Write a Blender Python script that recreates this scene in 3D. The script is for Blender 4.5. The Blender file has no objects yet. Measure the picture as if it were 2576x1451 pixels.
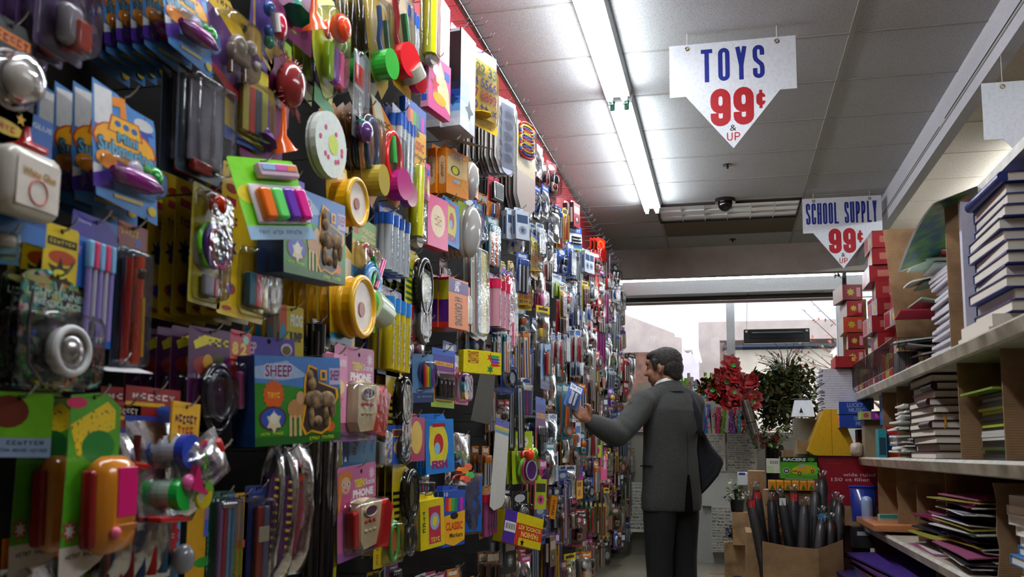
import bpy, bmesh, math, random
from mathutils import Vector, Matrix, noise
PI = math.pi
SC = bpy.context.scene
COL = SC.collection
random.seed(7)
# ---------------------------------------------------------------- camera
cam_d = bpy.data.cameras.new('camera'); cam = bpy.data.objects.new('camera', cam_d); COL.objects.link(cam)
cam_d.sensor_fit = 'HORIZONTAL'; cam_d.sensor_width = 36.0
cam_d.lens = 2300.0 / 2576.0 * 36.0
cam_d.shift_y = (858.0 - 725.5) / 2576.0
cam_d.clip_start = 0.02; cam_d.clip_end = 200
cam.matrix_world = Matrix.Translation((0, 0, 1.06)) @ Matrix.Rotation(0.230856, 4, 'Z') @ Matrix.Rotation(PI/2 + 0.119905, 4, 'X') @ Matrix.Rotation(0.009, 4, 'Z')
SC.camera = cam
cam_d.dof.use_dof = True; cam_d.dof.focus_distance = 5.2; cam_d.dof.aperture_fstop = 5.6
# ---------------------------------------------------------------- exposure, world
SC.view_settings.view_transform = 'Standard'; SC.view_settings.look = 'None'
SC.view_settings.gamma = 1.0; SC.view_settings.use_curve_mapping = False
SC.view_settings.exposure = 1.0
W = bpy.data.worlds.new('sky'); SC.world = W; W.use_nodes = True
bg = W.node_tree.nodes['Background']; bg.inputs[0].default_value = (0.93, 0.95, 1.0, 1); bg.inputs[1].default_value = 1.7
SC.cycles.max_bounces = 7; SC.cycles.diffuse_bounces = 4; SC.cycles.glossy_bounces = 3
SC.cycles.transparent_max_bounces = 20; SC.cycles.transmission_bounces = 4
SC.cycles.sample_clamp_indirect = 4.0; SC.cycles.caustics_reflective = False; SC.cycles.caustics_refractive = False
SC.cycles.use_denoising = True
TUBE = 26.0      # fluorescent tube emission
# ---------------------------------------------------------------- materials
def lin(h):
    r = []
    for i in (0, 2, 4):
        c = int(h[i:i+2], 16) / 255.0
        r.append(c/12.92 if c <= 0.04045 else ((c+0.055)/1.055)**2.4)
    return (r[0], r[1], r[2], 1)
MATS = {}
def nm(name):
    m = bpy.data.materials.new(name); m.use_nodes = True
    return m, m.node_tree.nodes, m.node_tree.links, m.node_tree.nodes['Principled BSDF']
def M(h, k='p'):
    """colour material: p print, k plastic, w matte paper, m metal, f fabric"""
    key = h + k
    if key in MATS: return MATS[key]
    if h in SPECIAL: m = SPECIAL[h]()
    else:
        m, n, l, b = nm('col_' + key)
        b.inputs['Base Color'].default_value = lin(h)
        ro, sp, me = {'p': (.33, .5, 0), 'k': (.16, .6, 0), 'w': (.8, .2, 0), 'm': (.22, .5, 1), 'f': (.95, .1, 0)}[k]
        b.inputs['Roughness'].default_value = ro; b.inputs['Metallic'].default_value = me
        b.inputs['Specular IOR Level'].default_value = sp
        if k in 'pw':   # faint print unevenness
            t = n.new('ShaderNodeTexNoise'); t.inputs['Scale'].default_value = 60; t.inputs['Detail'].default_value = 3
            tc = n.new('ShaderNodeTexCoord'); l.new(tc.outputs['Object'], t.inputs['Vector'])
            mx = n.new('ShaderNodeMix'); mx.data_type = 'RGBA'; mx.blend_type = 'MULTIPLY'
            c = lin(h); mx.inputs[6].default_value = c; mx.inputs[7].default_value = (.8, .8, .8, 1)
            mr = n.new('ShaderNodeMapRange'); mr.inputs[1].default_value = .45; mr.inputs[2].default_value = .7
            mr.inputs[3].default_value = 0; mr.inputs[4].default_value = .5
            l.new(t.outputs[0], mr.inputs[0]); l.new(mr.outputs[0], mx.inputs[0]); l.new(mx.outputs[2], b.inputs['Base Color'])
    MATS[key] = m
    return m
def film(name, tint, rough, fac0, fac1):
    m = bpy.data.materials.new(name); m.use_nodes = True; n = m.node_tree.nodes; l = m.node_tree.links; n.clear()
    o = n.new('ShaderNodeOutputMaterial'); mx = n.new('ShaderNodeMixShader'); tr = n.new('ShaderNodeBsdfTransparent'); gl = n.new('ShaderNodeBsdfGlossy')
    fr = n.new('ShaderNodeFresnel'); fr.inputs[0].default_value = 1.5
    mr = n.new('ShaderNodeMapRange'); mr.inputs[1].default_value = 0.02; mr.inputs[2].default_value = .8; mr.inputs[3].default_value = fac0; mr.inputs[4].default_value = fac1
    tr.inputs[0].default_value = tint; gl.inputs['Roughness'].default_value = rough
    nt = n.new('ShaderNodeTexNoise'); nt.inputs['Scale'].default_value = 45; bp = n.new('ShaderNodeBump'); bp.inputs['Strength'].default_value = .35; bp.inputs['Distance'].default_value = .004
    tc = n.new('ShaderNodeTexCoord'); l.new(tc.outputs['Object'], nt.inputs['Vector']); l.new(nt.outputs[0], bp.inputs['Height']); l.new(bp.outputs[0], gl.inputs['Normal'])
    l.new(fr.outputs[0], mr.inputs[0]); l.new(mr.outputs[0], mx.inputs[0]); l.new(tr.outputs[0], mx.inputs[1]); l.new(gl.outputs[0], mx.inputs[2]); l.new(mx.outputs[0], o.inputs[0])
    return m
def m_emit(name, col, s):
    m, n, l, b = nm(name); b.inputs['Base Color'].default_value = (.9, .9, .9, 1)
    b.inputs['Emission Color'].default_value = col; b.inputs['Emission Strength'].default_value = s
    return m
def m_foil():
    m, n, l, b = nm('holographic_foil'); b.inputs['Metallic'].default_value = 1; b.inputs['Roughness'].default_value = .22
    v = n.new('ShaderNodeTexVoronoi'); v.inputs['Scale'].default_value = 110; tc = n.new('ShaderNodeTexCoord'); l.new(tc.outputs['Object'], v.inputs['Vector'])
    r = n.new('ShaderNodeValToRGB'); e = r.color_ramp.elements; e[0].position = 0; e[0].color = (.04, .04, .05, 1); e[1].position = 1; e[1].color = (.55, .2, .7, 1)
    for p, c in ((.35, (.1, .1, .12, 1)), (.5, (.1, .5, .4, 1)), (.62, (.5, .5, .1, 1)), (.75, (.7, .7, .7, 1)), (.87, (.7, .3, .1, 1))):
        x = e.new(p); x.color = c
    l.new(v.outputs['Color'], r.inputs[0]); l.new(r.outputs[0], b.inputs['Base Color'])
    return m
def m_card():
    m, n, l, b = nm('corrugated_cardboard'); b.inputs['Roughness'].default_value = .85
    t = n.new('ShaderNodeTexNoise'); t.inputs['Scale'].default_value = 9; t.inputs['Detail'].default_value = 6
    wv = n.new('ShaderNodeTexWave'); wv.inputs['Scale'].default_value = 45; wv.inputs['Distortion'].default_value = .4; wv.bands_direction = 'Z'
    tc = n.new('ShaderNodeTexCoord'); l.new(tc.outputs['Object'], t.inputs['Vector']); l.new(tc.outputs['Object'], wv.inputs['Vector'])
    r = n.new('ShaderNodeValToRGB'); r.color_ramp.elements[0].color = lin('6f5236'); r.color_ramp.elements[1].color = lin('9c7a54')
    r.color_ramp.elements[0].position = .3; r.color_ramp.elements[1].position = .7
    bp = n.new('ShaderNodeBump'); bp.inputs['Strength'].default_value = .15; bp.inputs['Distance'].default_value = .002
    l.new(t.outputs[0], r.inputs[0]); l.new(r.outputs[0], b.inputs['Base Color']); l.new(wv.outputs[0], bp.inputs['Height']); l.new(bp.outputs[0], b.inputs['Normal'])
    return m
def m_noise(name, c1, c2, scale, rough, bump=0, lo=.35, hi=.65, dist=.002, metal=0):
    m, n, l, b = nm(name); b.inputs['Roughness'].default_value = rough; b.inputs['Metallic'].default_value = metal
    t = n.new('ShaderNodeTexNoise'); t.inputs['Scale'].default_value = scale; t.inputs['Detail'].default_value = 5
    tc = n.new('ShaderNodeTexCoord'); l.new(tc.outputs['Object'], t.inputs['Vector'])
    r = n.new('ShaderNodeValToRGB'); r.color_ramp.elements[0].color = lin(c1); r.color_ramp.elements[1].color = lin(c2)
    r.color_ramp.elements[0].position = lo; r.color_ramp.elements[1].position = hi
    l.new(t.outputs[0], r.inputs[0]); l.new(r.outputs[0], b.inputs['Base Color'])
    if bump:
        bp = n.new('ShaderNodeBump'); bp.inputs['Strength'].default_value = bump; bp.inputs['Distance'].default_value = dist
        l.new(t.outputs[0], bp.inputs['Height']); l.new(bp.outputs[0], b.inputs['Normal'])
    return m
def m_pages(c1='c9c1b2', c2='e9e3d6'):
    m, n, l, b = nm('page_edges'); b.inputs['Roughness'].default_value = .8
    wv = n.new('ShaderNodeTexWave'); wv.bands_direction = 'Z'; wv.inputs['Scale'].default_value = 260; wv.inputs['Distortion'].default_value = 2
    tc = n.new('ShaderNodeTexCoord'); l.new(tc.outputs['Object'], wv.inputs['Vector'])
    r = n.new('ShaderNodeValToRGB'); r.color_ramp.elements[0].color = lin(c1); r.color_ramp.elements[1].color = lin(c2)
    l.new(wv.outputs[0], r.inputs[0]); l.new(r.outputs[0], b.inputs['Base Color'])
    return m
SPECIAL = {
    'CLEAR': lambda: film('clear_plastic', (.97, .97, .97, 1), .1, .05, .75),
    'BAG': lambda: film('clear_bag_film', (.93, .94, .95, 1), .16, .08, .8),
    'CLOUDY': lambda: film('cloudy_plastic', (.8, .8, .8, 1), .25, .12, .8),
    'FOIL': m_foil, 'CARDB': m_card, 'PAGES': m_pages,
    'TWEED': lambda: m_noise('grey_tweed', '232423', '4c4b48', 420, .95, .3),
    'DENIM': lambda: m_noise('dark_denim', '0b0e14', '191d26', 300, .9, .2),
    'TROUSER': lambda: m_noise('black_wool', '101012', '1b1b1e', 200, .92, .15),
    'SKIN': lambda: m_noise('skin', '8a5a41', 'a8745a', 14, .5, .1),
    'HAIR': lambda: m_noise('hair', '0d0a08', '3a322a', 60, .8, .5, .35, .8),
    'LEAF': lambda: m_noise('leaf_green', '1c2c12', '4c5c2a', 12, .5),
    'DRYLEAF': lambda: m_noise('dry_leaf', '3c3a20', '7a6a40', 14, .6),
    'POIN': lambda: m_noise('red_petal', '5c0508', '9c1014', 20, .5),
    'TWIG': lambda: m_noise('twig', '2e2114', '55402a', 30, .8),
    'CRINKLE': lambda: m_noise('silver_foil', 'b8b8b8', 'e8e8e8', 18, .15, .4, metal=1),
    'PLUSH': lambda: m_noise('plush_fur', '4a3826', '9a7a58', 60, .9, .4),
    'MAPP': lambda: m_noise('map_print', '0c3c6a', '5a9a28', 16, .3),
    'LEOP': lambda: m_noise('spotted_print', '201a08', 'e5c21a', 130, .35, 0, .36, .42),
}
# ---------------------------------------------------------------- mesh builder
_TX = {}
def glyphs(s, bold=0.0):
    """triangulated flat text, normalised to its own box 0..1"""
    k = (s, bold)
    if k in _TX: return _TX[k]
    c = bpy.data.curves.new('t', 'FONT'); c.body = s; c.size = 1; c.resolution_u = 2; c.offset = bold; c.align_x = 'CENTER'
    o = bpy.data.objects.new('t', c)
    me = o.to_mesh()
    vs = [(v.co.x, v.co.y) for v in me.vertices]; fs = [tuple(p.vertices) for p in me.polygons]
    o.to_mesh_clear(); bpy.data.objects.remove(o); bpy.data.curves.remove(c)
    if vs:
        x0 = min(v[0] for v in vs); x1 = max(v[0] for v in vs); y0 = min(v[1] for v in vs); y1 = max(v[1] for v in vs)
        vs = [((x-x0)/max(x1-x0, 1e-6), (y-y0)/max(y1-y0, 1e-6)) for x, y in vs]
    _TX[k] = (vs, fs)
    return _TX[k]
def rr(x0, y0, x1, y1, r, n=4):
    r = min(r, abs(x1-x0)/2.01, abs(y1-y0)/2.01); p = []
    for cx, cy, a in ((x1-r, y1-r, 0), (x0+r, y1-r, 90), (x0+r, y0+r, 180), (x1-r, y0+r, 270)):
        for i in range(n+1):
            t = math.radians(a + 90*i/n); p.append((cx + r*math.cos(t), cy + r*math.sin(t)))
    return p
def ell(x, y, rx, ry, n=20): return [(x + rx*math.cos(2*PI*i/n), y + ry*math.sin(2*PI*i/n)) for i in range(n)]
def star(x, y, r, n=5, k=.45): return [(x + (r if i % 2 == 0 else r*k)*math.sin(PI*i/n), y + (r if i % 2 == 0 else r*k)*math.cos(PI*i/n)) for i in range(2*n)]
class MB:
    """one mesh. coordinates (u right, v up, w towards the viewer) are stored as x=w, y=u, z=v"""
    def __init__(s): s.v = []; s.f = []; s.m = []; s.mats = []; s.sm = []
    def mi(s, mat):
        if isinstance(mat, str):
            mat = M(mat) if mat in SPECIAL else M(mat[:-1], mat[-1])
        if mat not in s.mats: s.mats.append(mat)
        return s.mats.index(mat)
    def add(s, vs, fs, mat, smooth=False):
        b = len(s.v); i = s.mi(mat)
        s.v += [(w, u, v) for u, v, w in vs]
        for f in fs: s.f.append([b+k for k in f]); s.m.append(i); s.sm.append(smooth)
    def raw(s, vs, fs, mat, smooth=False):
        b = len(s.v); i = s.mi(mat); s.v += [tuple(v) for v in vs]
        for f in fs: s.f.append([b+k for k in f]); s.m.append(i); s.sm.append(smooth)
    def poly(s, pts, w, mat): s.add([(x, y, w) for x, y in pts], [list(range(len(pts)))], mat)
    def prism(s, pts, w0, w1, mat, side=None):
        a = sum(pts[i][0]*pts[(i+1) % len(pts)][1] - pts[(i+1) % len(pts)][0]*pts[i][1] for i in range(len(pts)))
        if a < 0: pts = pts[::-1]
        n = len(pts)
        s.add([(x, y, w1) for x, y in pts], [list(range(n))], mat)
        s.add([(x, y, w0) for x, y in pts] + [(x, y, w1) for x, y in pts], [[i, (i+1) % n, n+(i+1) % n, n+i] for i in range(n)], side or mat)
        s.add([(x, y, w0) for x, y in pts], [list(range(n))[::-1]], side or mat)
    def box(s, u0, u1, v0, v1, w0, w1, mat, bev=0.0):
        if bev <= 0:
            s.prism([(u0, v0), (u1, v0), (u1, v1), (u0, v1)], w0, w1, mat); return
        b = min(bev, abs(u1-u0)/2.2, abs(v1-v0)/2.2, abs(w1-w0)/2.2)
        def ring(d, w): return [(x, y, w) for x, y in rr(u0+d, v0+d, u1-d, v1-d, b, 2)]
        s.loft([ring(b, w0), ring(b*.3, w0+b*.3), ring(0, w0+b), ring(0, w1-b), ring(b*.3, w1-b*.3), ring(b, w1)], mat, True)
    def loft(s, rings, mat, smooth=True, caps=True, closed=True):
        n = len(rings[0]); vs = [p for r in rings for p in r]; fs = []
        for k in range(len(rings)-1):
            for i in range(n if closed else n-1):
                j = (i+1) % n; fs.append([k*n+i, k*n+j, (k+1)*n+j, (k+1)*n+i])
        s.add(vs, fs, mat, smooth)
        if caps:
            s.add(rings[0], [list(range(n))[::-1]], mat); s.add(rings[-1], [list(range(n))], mat)
    def tube(s, path, r, mat, n=8, caps=True):
        P = [Vector(p) for p in path]; rad = r if isinstance(r, (list, tuple)) else [r]*len(P); rings = []
        t0 = (P[1]-P[0]).normalized(); up = Vector((0, 0, 1)) if abs(t0.z) < .9 else Vector((1, 0, 0)); a = t0.cross(up).normalized()
        for i, p in enumerate(P):
            t = ((P[min(i+1, len(P)-1)] - P[max(i-1, 0)])).normalized(); a = (a - t*a.dot(t)).normalized(); b = t.cross(a)
            rings.append([tuple(p + (a*math.cos(2*PI*k/n) + b*math.sin(2*PI*k/n))*rad[i]) for k in range(n)])
        s.loft(rings, mat, True, caps)
    def disc(s, u, v, r, w0, w1, mat, n=20, ry=None, face=None):
        s.prism(ell(u, v, r, ry or r, n), w0, w1, face or mat, mat)
    def sph(s, u, v, w, ru, rv, rw, mat, n=12, m=8):
        rings = []
        for i in range(m+1):
            t = PI*(i/m*.98+.01); rings.append([(u + ru*math.sin(t)*math.cos(2*PI*k/n), v + rv*math.cos(t), w - rw*math.sin(t)*math.sin(2*PI*k/n)) for k in range(n)])
        s.loft(rings, mat, True)
    def torus(s, u, v, w, R, r, mat, n=24, m=8, ry=1.0, depth=1.0):
        vs = []; fs = []
        for i in range(n):
            a = 2*PI*i/n
            for k in range(m):
                b = 2*PI*k/m; vs.append((u + (R + r*math.cos(b))*math.cos(a), v + (R*ry + r*math.cos(b))*math.sin(a), w + r*depth*math.sin(b)))
        for i in range(n):
            for k in range(m): fs.append([i*m+k, i*m+(k+1) % m, ((i+1) % n)*m+(k+1) % m, ((i+1) % n)*m+k][::-1])
        s.add(vs, fs, mat, True)
    def text(s, txt, u0, v0, u1, v1, w, mat, bold=.02, rot=0):
        vs, fs = glyphs(txt, bold)
        if rot == 90: q = [(u0 + (u1-u0)*(1-y), v0 + (v1-v0)*x, w) for x, y in vs]
        elif rot == 270: q = [(u0 + (u1-u0)*y, v0 + (v1-v0)*(1-x), w) for x, y in vs]
        elif rot == 180: q = [(u0 + (u1-u0)*(1-x), v0 + (v1-v0)*(1-y), w) for x, y in vs]
        else: q = [(u0 + (u1-u0)*x, v0 + (v1-v0)*y, w) for x, y in vs]
        s.add(q, fs, mat)
    def sheet(s, fn, nu, nv, mat, smooth=True):
        vs = [fn(i/nu, j/nv) for j in range(nv+1) for i in range(nu+1)]
        s.add(vs, [[j*(nu+1)+i, j*(nu+1)+i+1, (j+1)*(nu+1)+i+1, (j+1)*(nu+1)+i] for j in range(nv) for i in range(nu)], mat, smooth)
    def mesh(s, name):
        me = bpy.data.meshes.new(name); me.from_pydata(s.v, [], s.f)
        for m in s.mats: me.materials.append(m)
        me.polygons.foreach_set('material_index', s.m); me.polygons.foreach_set('use_smooth', s.sm); me.update()
        return me
    def obj(s, name, parent=None, loc=None, **tags):
        o = bpy.data.objects.new(name, s.mesh(name)); COL.objects.link(o); o.parent = parent
        if loc: o.location = loc
        for k, v in tags.items(): o[k] = v
        return o
def merge(mbs):
    r = MB()
    for m in mbs:
        b = len(r.v); r.v += m.v
        for f, i, sm in zip(m.f, m.m, m.sm): r.f.append([b+k for k in f]); r.m.append(r.mi(m.mats[i])); r.sm.append(sm)
    return r
def empty(name, loc, rz=0, **tags):
    o = bpy.data.objects.new(name, None); COL.objects.link(o); o.location = loc; o.rotation_euler = (0, 0, rz); o.empty_display_size = .05
    for k, v in tags.items(): o[k] = v
    return o
def wbox(x0, x1, y0, y1, z0, z1, mat, bev=0.0, mb=None):
    """box given in world axes"""
    b = mb or MB(); b.box(y0, y1, z0, z1, x0, x1, mat, bev); return b
def struct(name, mb): return mb.obj(name, kind='structure')
FACE_CAM = -PI/2   # rotation that turns a (u,v,w) object to face the camera end of the aisle
FACE_LEFT = PI     # faces -X: things on the right-hand shelves
# ---------------------------------------------------------------- room shell
CH = 3.17
def m_ceiling():
    m, n, l, b = nm('ceiling_tile'); b.inputs['Roughness'].default_value = .95; b.inputs['Specular IOR Level'].default_value = .1
    tc = n.new('ShaderNodeTexCoord')
    mp = n.new('ShaderNodeMapping'); mp.inputs['Scale'].default_value = (150, 260, 1); mp.inputs['Rotation'].default_value = (0, 0, .4)
    l.new(tc.outputs['Object'], mp.inputs['Vector'])
    v = n.new('ShaderNodeTexNoise'); v.inputs['Scale'].default_value = 1.0; v.inputs['Detail'].default_value = 1; l.new(mp.outputs[0], v.inputs['Vector'])
    r = n.new('ShaderNodeValToRGB'); r.color_ramp.elements[0].position = .61; r.color_ramp.elements[0].color = (1, 1, 1, 1)
    r.color_ramp.elements[1].position = .635; r.color_ramp.elements[1].color = (.5, .49, .48, 1)
    n2 = n.new('ShaderNodeTexNoise'); n2.inputs['Scale'].default_value = 1.3; l.new(tc.outputs['Object'], n2.inputs['Vector'])
    r2 = n.new('ShaderNodeValToRGB'); r2.color_ramp.elements[0].color = lin('b2b4b5'); r2.color_ramp.elements[1].color = lin('c0c2c3')
    mx = n.new('ShaderNodeMix'); mx.data_type = 'RGBA'; mx.blend_type = 'MULTIPLY'; mx.inputs[0].default_value = 1
    l.new(v.outputs[0], r.inputs[0]); l.new(n2.outputs[0], r2.inputs[0]); l.new(r2.outputs[0], mx.inputs[6]); l.new(r.outputs[0], mx.inputs[7])
    l.new(mx.outputs[2], b.inputs['Base Color'])
    return m
def m_floor():
    m, n, l, b = nm('vinyl_tile'); b.inputs['Roughness'].default_value = .3
    tc = n.new('ShaderNodeTexCoord'); br = n.new('ShaderNodeTexBrick'); br.offset = 0; br.inputs['Scale'].default_value = 1
    br.inputs['Brick Width'].default_value = .305; br.inputs['Row Height'].default_value = .305; br.inputs['Mortar Size'].default_value = .0015
    br.inputs['Color1'].default_value = lin('a49c86'); br.inputs['Color2'].default_value = lin('b3ab95'); br.inputs['Mortar'].default_value = lin('6f6858')
    n2 = n.new('ShaderNodeTexNoise'); n2.inputs['Scale'].default_value = 25; n2.inputs['Detail'].default_value = 8
    mx = n.new('ShaderNodeMix'); mx.data_type = 'RGBA'; mx.blend_type = 'MULTIPLY'; mx.inputs[0].default_value = .5
    l.new(tc.outputs['Object'], br.inputs['Vector']); l.new(tc.outputs['Object'], n2.inputs['Vector'])
    l.new(br.outputs[0], mx.inputs[6]); l.new(n2.outputs[0], mx.inputs[7]); l.new(mx.outputs[2], b.inputs['Base Color'])
    return m
CEIL = m_ceiling(); GRID = M('a19d98', 'w'); WHITE = M('c9ccd2', 'w')
struct('floor', wbox(-1.3, 7, -3, 11, -.1, 0, m_floor()))
struct('ceiling', wbox(-1.3, 1.3, -3, 9.44, CH, CH+.1, CEIL))
struct('ceiling_side', wbox(1.345, 7, -3, 9.44, CH-.09, CH+.1, m_noise('warm_tile', 'b5a692', 'c8bba8', 90, .95)))
g = MB()
for x in (-.55, .65): g.box(-3, 9.43, CH-.004, CH+.002, x-.012, x+.012, GRID)
for i in range(20):
    y = 8.9 - .605*i
    if y > -3: g.box(y-.009, y+.009, CH-.003, CH+.002, -1.2, 1.28, GRID)
for i in range(20):
    y = 8.9 - .605*i
    if y > -3: g.box(y-.006, y+.006, CH-.0925, CH-.088, 1.36, 6.9, M('b3a893', 'w'))
struct('trim_1', g)
# red pegboard wall
pb = M('9a1c26', 'p')
struct('wall_left', wbox(-1.32, -1.2, -3, 9.9, 2.7, CH, pb))
struct('wall_left_lower', wbox(-1.32, -1.2, -3, 9.9, 0, 2.7, M('1a1412', 'w')))  # lower pegboard: deep shade between the goods painted in as near-black
g = MB(); g.tube([(-3, CH-.012, -1.19), (9.9, CH-.012, -1.19)], .012, M('8d8a86', 'm'), 6)
g.box(-3, 9.9, CH-.03, CH-.02, -1.2, -1.192, '8d8a86m')
struct('trim_2', g)
ph = MB()
for j in range(4):
    for i in range(240):
        y = 2.5 + i*.03
        if y < 9.6: ph.poly([(a, b) for a, b in ell(y, CH-.06-.05*j, .0035, .0035, 6)], -1.1995, '2a0508w')
struct('trim_3', ph)
# beam on the right between the two ceilings
g = MB(); g.prism([(0, 0), (.19, 0), (.19, .2), (0, .2)], 0, 1, WHITE)
bm_ = MB()
bm_.box(-3, 9.44, 2.925, CH, 1.28, 1.345, WHITE)
bm_.box(-3, 9.44, 2.998, 3.012, 1.274, 1.281, 'a9aaa6w')
bm_.box(-3, 9.44, CH-.1, CH-.085, 1.345, 1.36, '8a8070w')
struct('trim_4', bm_)
g = MB(); g.box(-3, 5.6, 3.012, 3.024, 1.276, 1.2805, '080808w'); g.box(5.75, 9.3, 3.012, 3.022, 1.276, 1.2805, '080808w'); struct('trim_5', g)
# soffit in front of the window bay
SOF = m_noise('soffit_board', 'b3aaa4', 'c0b8b2', 6, .9)
struct('wall_soffit', wbox(-1.3, 7, 9.44, 9.56, 2.868, CH+.1, SOF))
# window wall
WW = M('f0f3f6', 'w')
YW = 10.55
struct('trim_6', wbox(-1.3, 7, 10.1, 10.3, 2.80, 2.948, M('eceef0', 'w')))          # white header box
struct('trim_7', wbox(-1.3, 7, 9.56, 10.3, 3.06, 3.12, M('f0f2f4', 'w')))  # bay ceiling
struct('trim_8', wbox(-1.3, 1.2, 10.3, 10.34, 2.755, 2.80, M('4a4440', 'w')))
struct('trim_9', wbox(-1.3, 1.2, 10.36, 10.4, 2.73, 2.756, M('8b6f64', 'w')))
struct('wall_back', wbox(-1.3, 7, YW-.05, YW+.05, 0, 1.05, M('b9b6ae', 'w')))
struct('wall_header', wbox(-1.3, 7, YW-.04, YW+.05, 2.78, 3.2, WW))
struct('trim_10', wbox(.015, .105, YW-.07, YW+.05, 1.05, 2.8, WW))
struct('trim_11', wbox(1.2, 1.46, YW-.1, YW+.05, 1.05, 2.8, WW))
struct('trim_12', wbox(-1.55, -1.3, 9.9, YW+.05, 0, 3.2, WW))
struct('trim_13', wbox(3.4, 3.6, YW-.1, YW+.05, 1.05, 2.8, WW))
def m_glass():
    m = bpy.data.materials.new('window_glass'); m.use_nodes = True; n = m.node_tree.nodes; l = m.node_tree.links; n.clear()
    o = n.new('ShaderNodeOutputMaterial'); mx = n.new('ShaderNodeMixShader'); tr = n.new('ShaderNodeBsdfTransparent'); gl = n.new('ShaderNodeBsdfGlossy')
    fr = n.new('ShaderNodeFresnel'); fr.inputs[0].default_value = 1.6; gl.inputs['Roughness'].default_value = 0.01
    l.new(fr.outputs[0], mx.inputs[0]); l.new(tr.outputs[0], mx.inputs[1]); l.new(gl.outputs[0], mx.inputs[2]); l.new(mx.outputs[0], o.inputs[0])
    return m
GL = m_glass()
struct('window_1', wbox(-1.3, .015, YW-.003, YW+.003, 1.05, 2.8, GL))
struct('window_2', wbox(.105, 1.2, YW-.003, YW+.003, 1.05, 2.8, GL))
struct('window_3', wbox(1.46, 3.4, YW-.003, YW+.003, 1.05, 2.8, GL))
struct('window_4', wbox(3.6, 7, YW-.003, YW+.003, 1.05, 2.8, GL))
struct('wall_right', wbox(7, 7.1, -3, 11, 0, 3.3, M('b4a894', 'w')))
struct('wall_front', wbox(-1.3, 7, -3.1, -3, 0, 3.3, M('8d8880', 'w')))
struct('wall_left_far', wbox(-1.4, -1.3, 9.9, 10.6, 2.8, 3.2, WW))
# ---------------------------------------------------------------- fluorescent strips
def strip(x, y0, label, z=CH):
    t = empty('fluorescent_light', (x, y0, z), label=label, category='light', group='fluorescent strip lights')
    h = MB(); L = 2.44
    h.prism([(-.08, 0), (.08, 0), (.07, -.05), (-.07, -.05)], 0, 1, 'c8ccd0w')
    hb = MB(); hb.v = [(yy, xx*L, zz) for xx, yy, zz in h.v]; hb.f = [f[::-1] for f in h.f]; hb.m = h.m; hb.mats = h.mats; hb.sm = h.sm
    hb.obj('housing', t)
    for s in (-1, 1):
        b = MB(); b.tube([(.05, -.075, s*.042), (L-.05, -.075, s*.042)], .019, TUBEM, 14); b.obj('tube', t)
        for yy in (.0, L):
            c = MB(); e = .05 if yy == 0 else -.05
            c.tube([(yy+e*.1, -.075, s*.042), (yy+e, -.075, s*.042)], .0125, 'd8dadbm', 10); c.box(min(yy, yy+e*.25), max(yy, yy+e*.25), -.095, -.04, s*.042-.014, s*.042+.014, '2f5a45k')
            c.obj('tube_holder', t)
    return t
TUBEM = m_emit('tube_glow', (.88, .95, 1.0, 1), TUBE)
strip(-.585, 5.22, 'white twin-tube fluorescent strip further down the aisle, ending before the lens panel')
strip(-.585, 2.7, 'white twin-tube fluorescent strip nearest the camera, running out of the top of the picture')
for k in range(1): strip(-.585, .18-2.52*k, 'white twin-tube fluorescent strip behind the camera')
for k in range(2):
    strip(2.05, 6.2-5.0*k, 'fluorescent strip over the next aisle beyond the beam', CH-.09)

t = empty('showcase_light', (0, 10.2, 2.95), label='bright bare tube light lying along the top of the white window header', category='light')
for x0 in (-1.2, 1.28):
    b = MB(); b.tube([(0, .022, x0), (0, .022, x0+2.42)], .019, TUBEM, 10); b.obj('tube', t)
# ---------------------------------------------------------------- hanging signs
BLU = '1c2a86'; RED = 'a51a22'
def ribbon(mb, pts, t, w, mat, closed=False):
    n = len(pts); L = []; R = []
    for i in range(n):
        p = Vector(pts[i]); a = Vector(pts[i-1]) if (i or closed) else None; c = Vector(pts[(i+1) % n]) if (i < n-1 or closed) else None
        d1 = (p-a).normalized() if a is not None else (c-p).normalized(); d2 = (c-p).normalized() if c is not None else d1
        m = d1+d2; m = m.normalized() if m.length > 1e-4 else d1; nr = Vector((-m.y, m.x)); k = t/2/max(.55, abs(nr.dot(Vector((-d1.y, d1.x)))))
        L.append(p+nr*k); R.append(p-nr*k)
    mb.add([(q.x, q.y, w) for q in L+R], [[n+i, n+(i+1) % n, (i+1) % n, i] for i in range(n if closed else n-1)], mat)
def arc_(cx, cy, rx, ry, a0, a1, n=8): return [(cx+rx*math.cos(math.radians(a0+(a1-a0)*i/n)), cy+ry*math.sin(math.radians(a0+(a1-a0)*i/n))) for i in range(n+1)]
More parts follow.
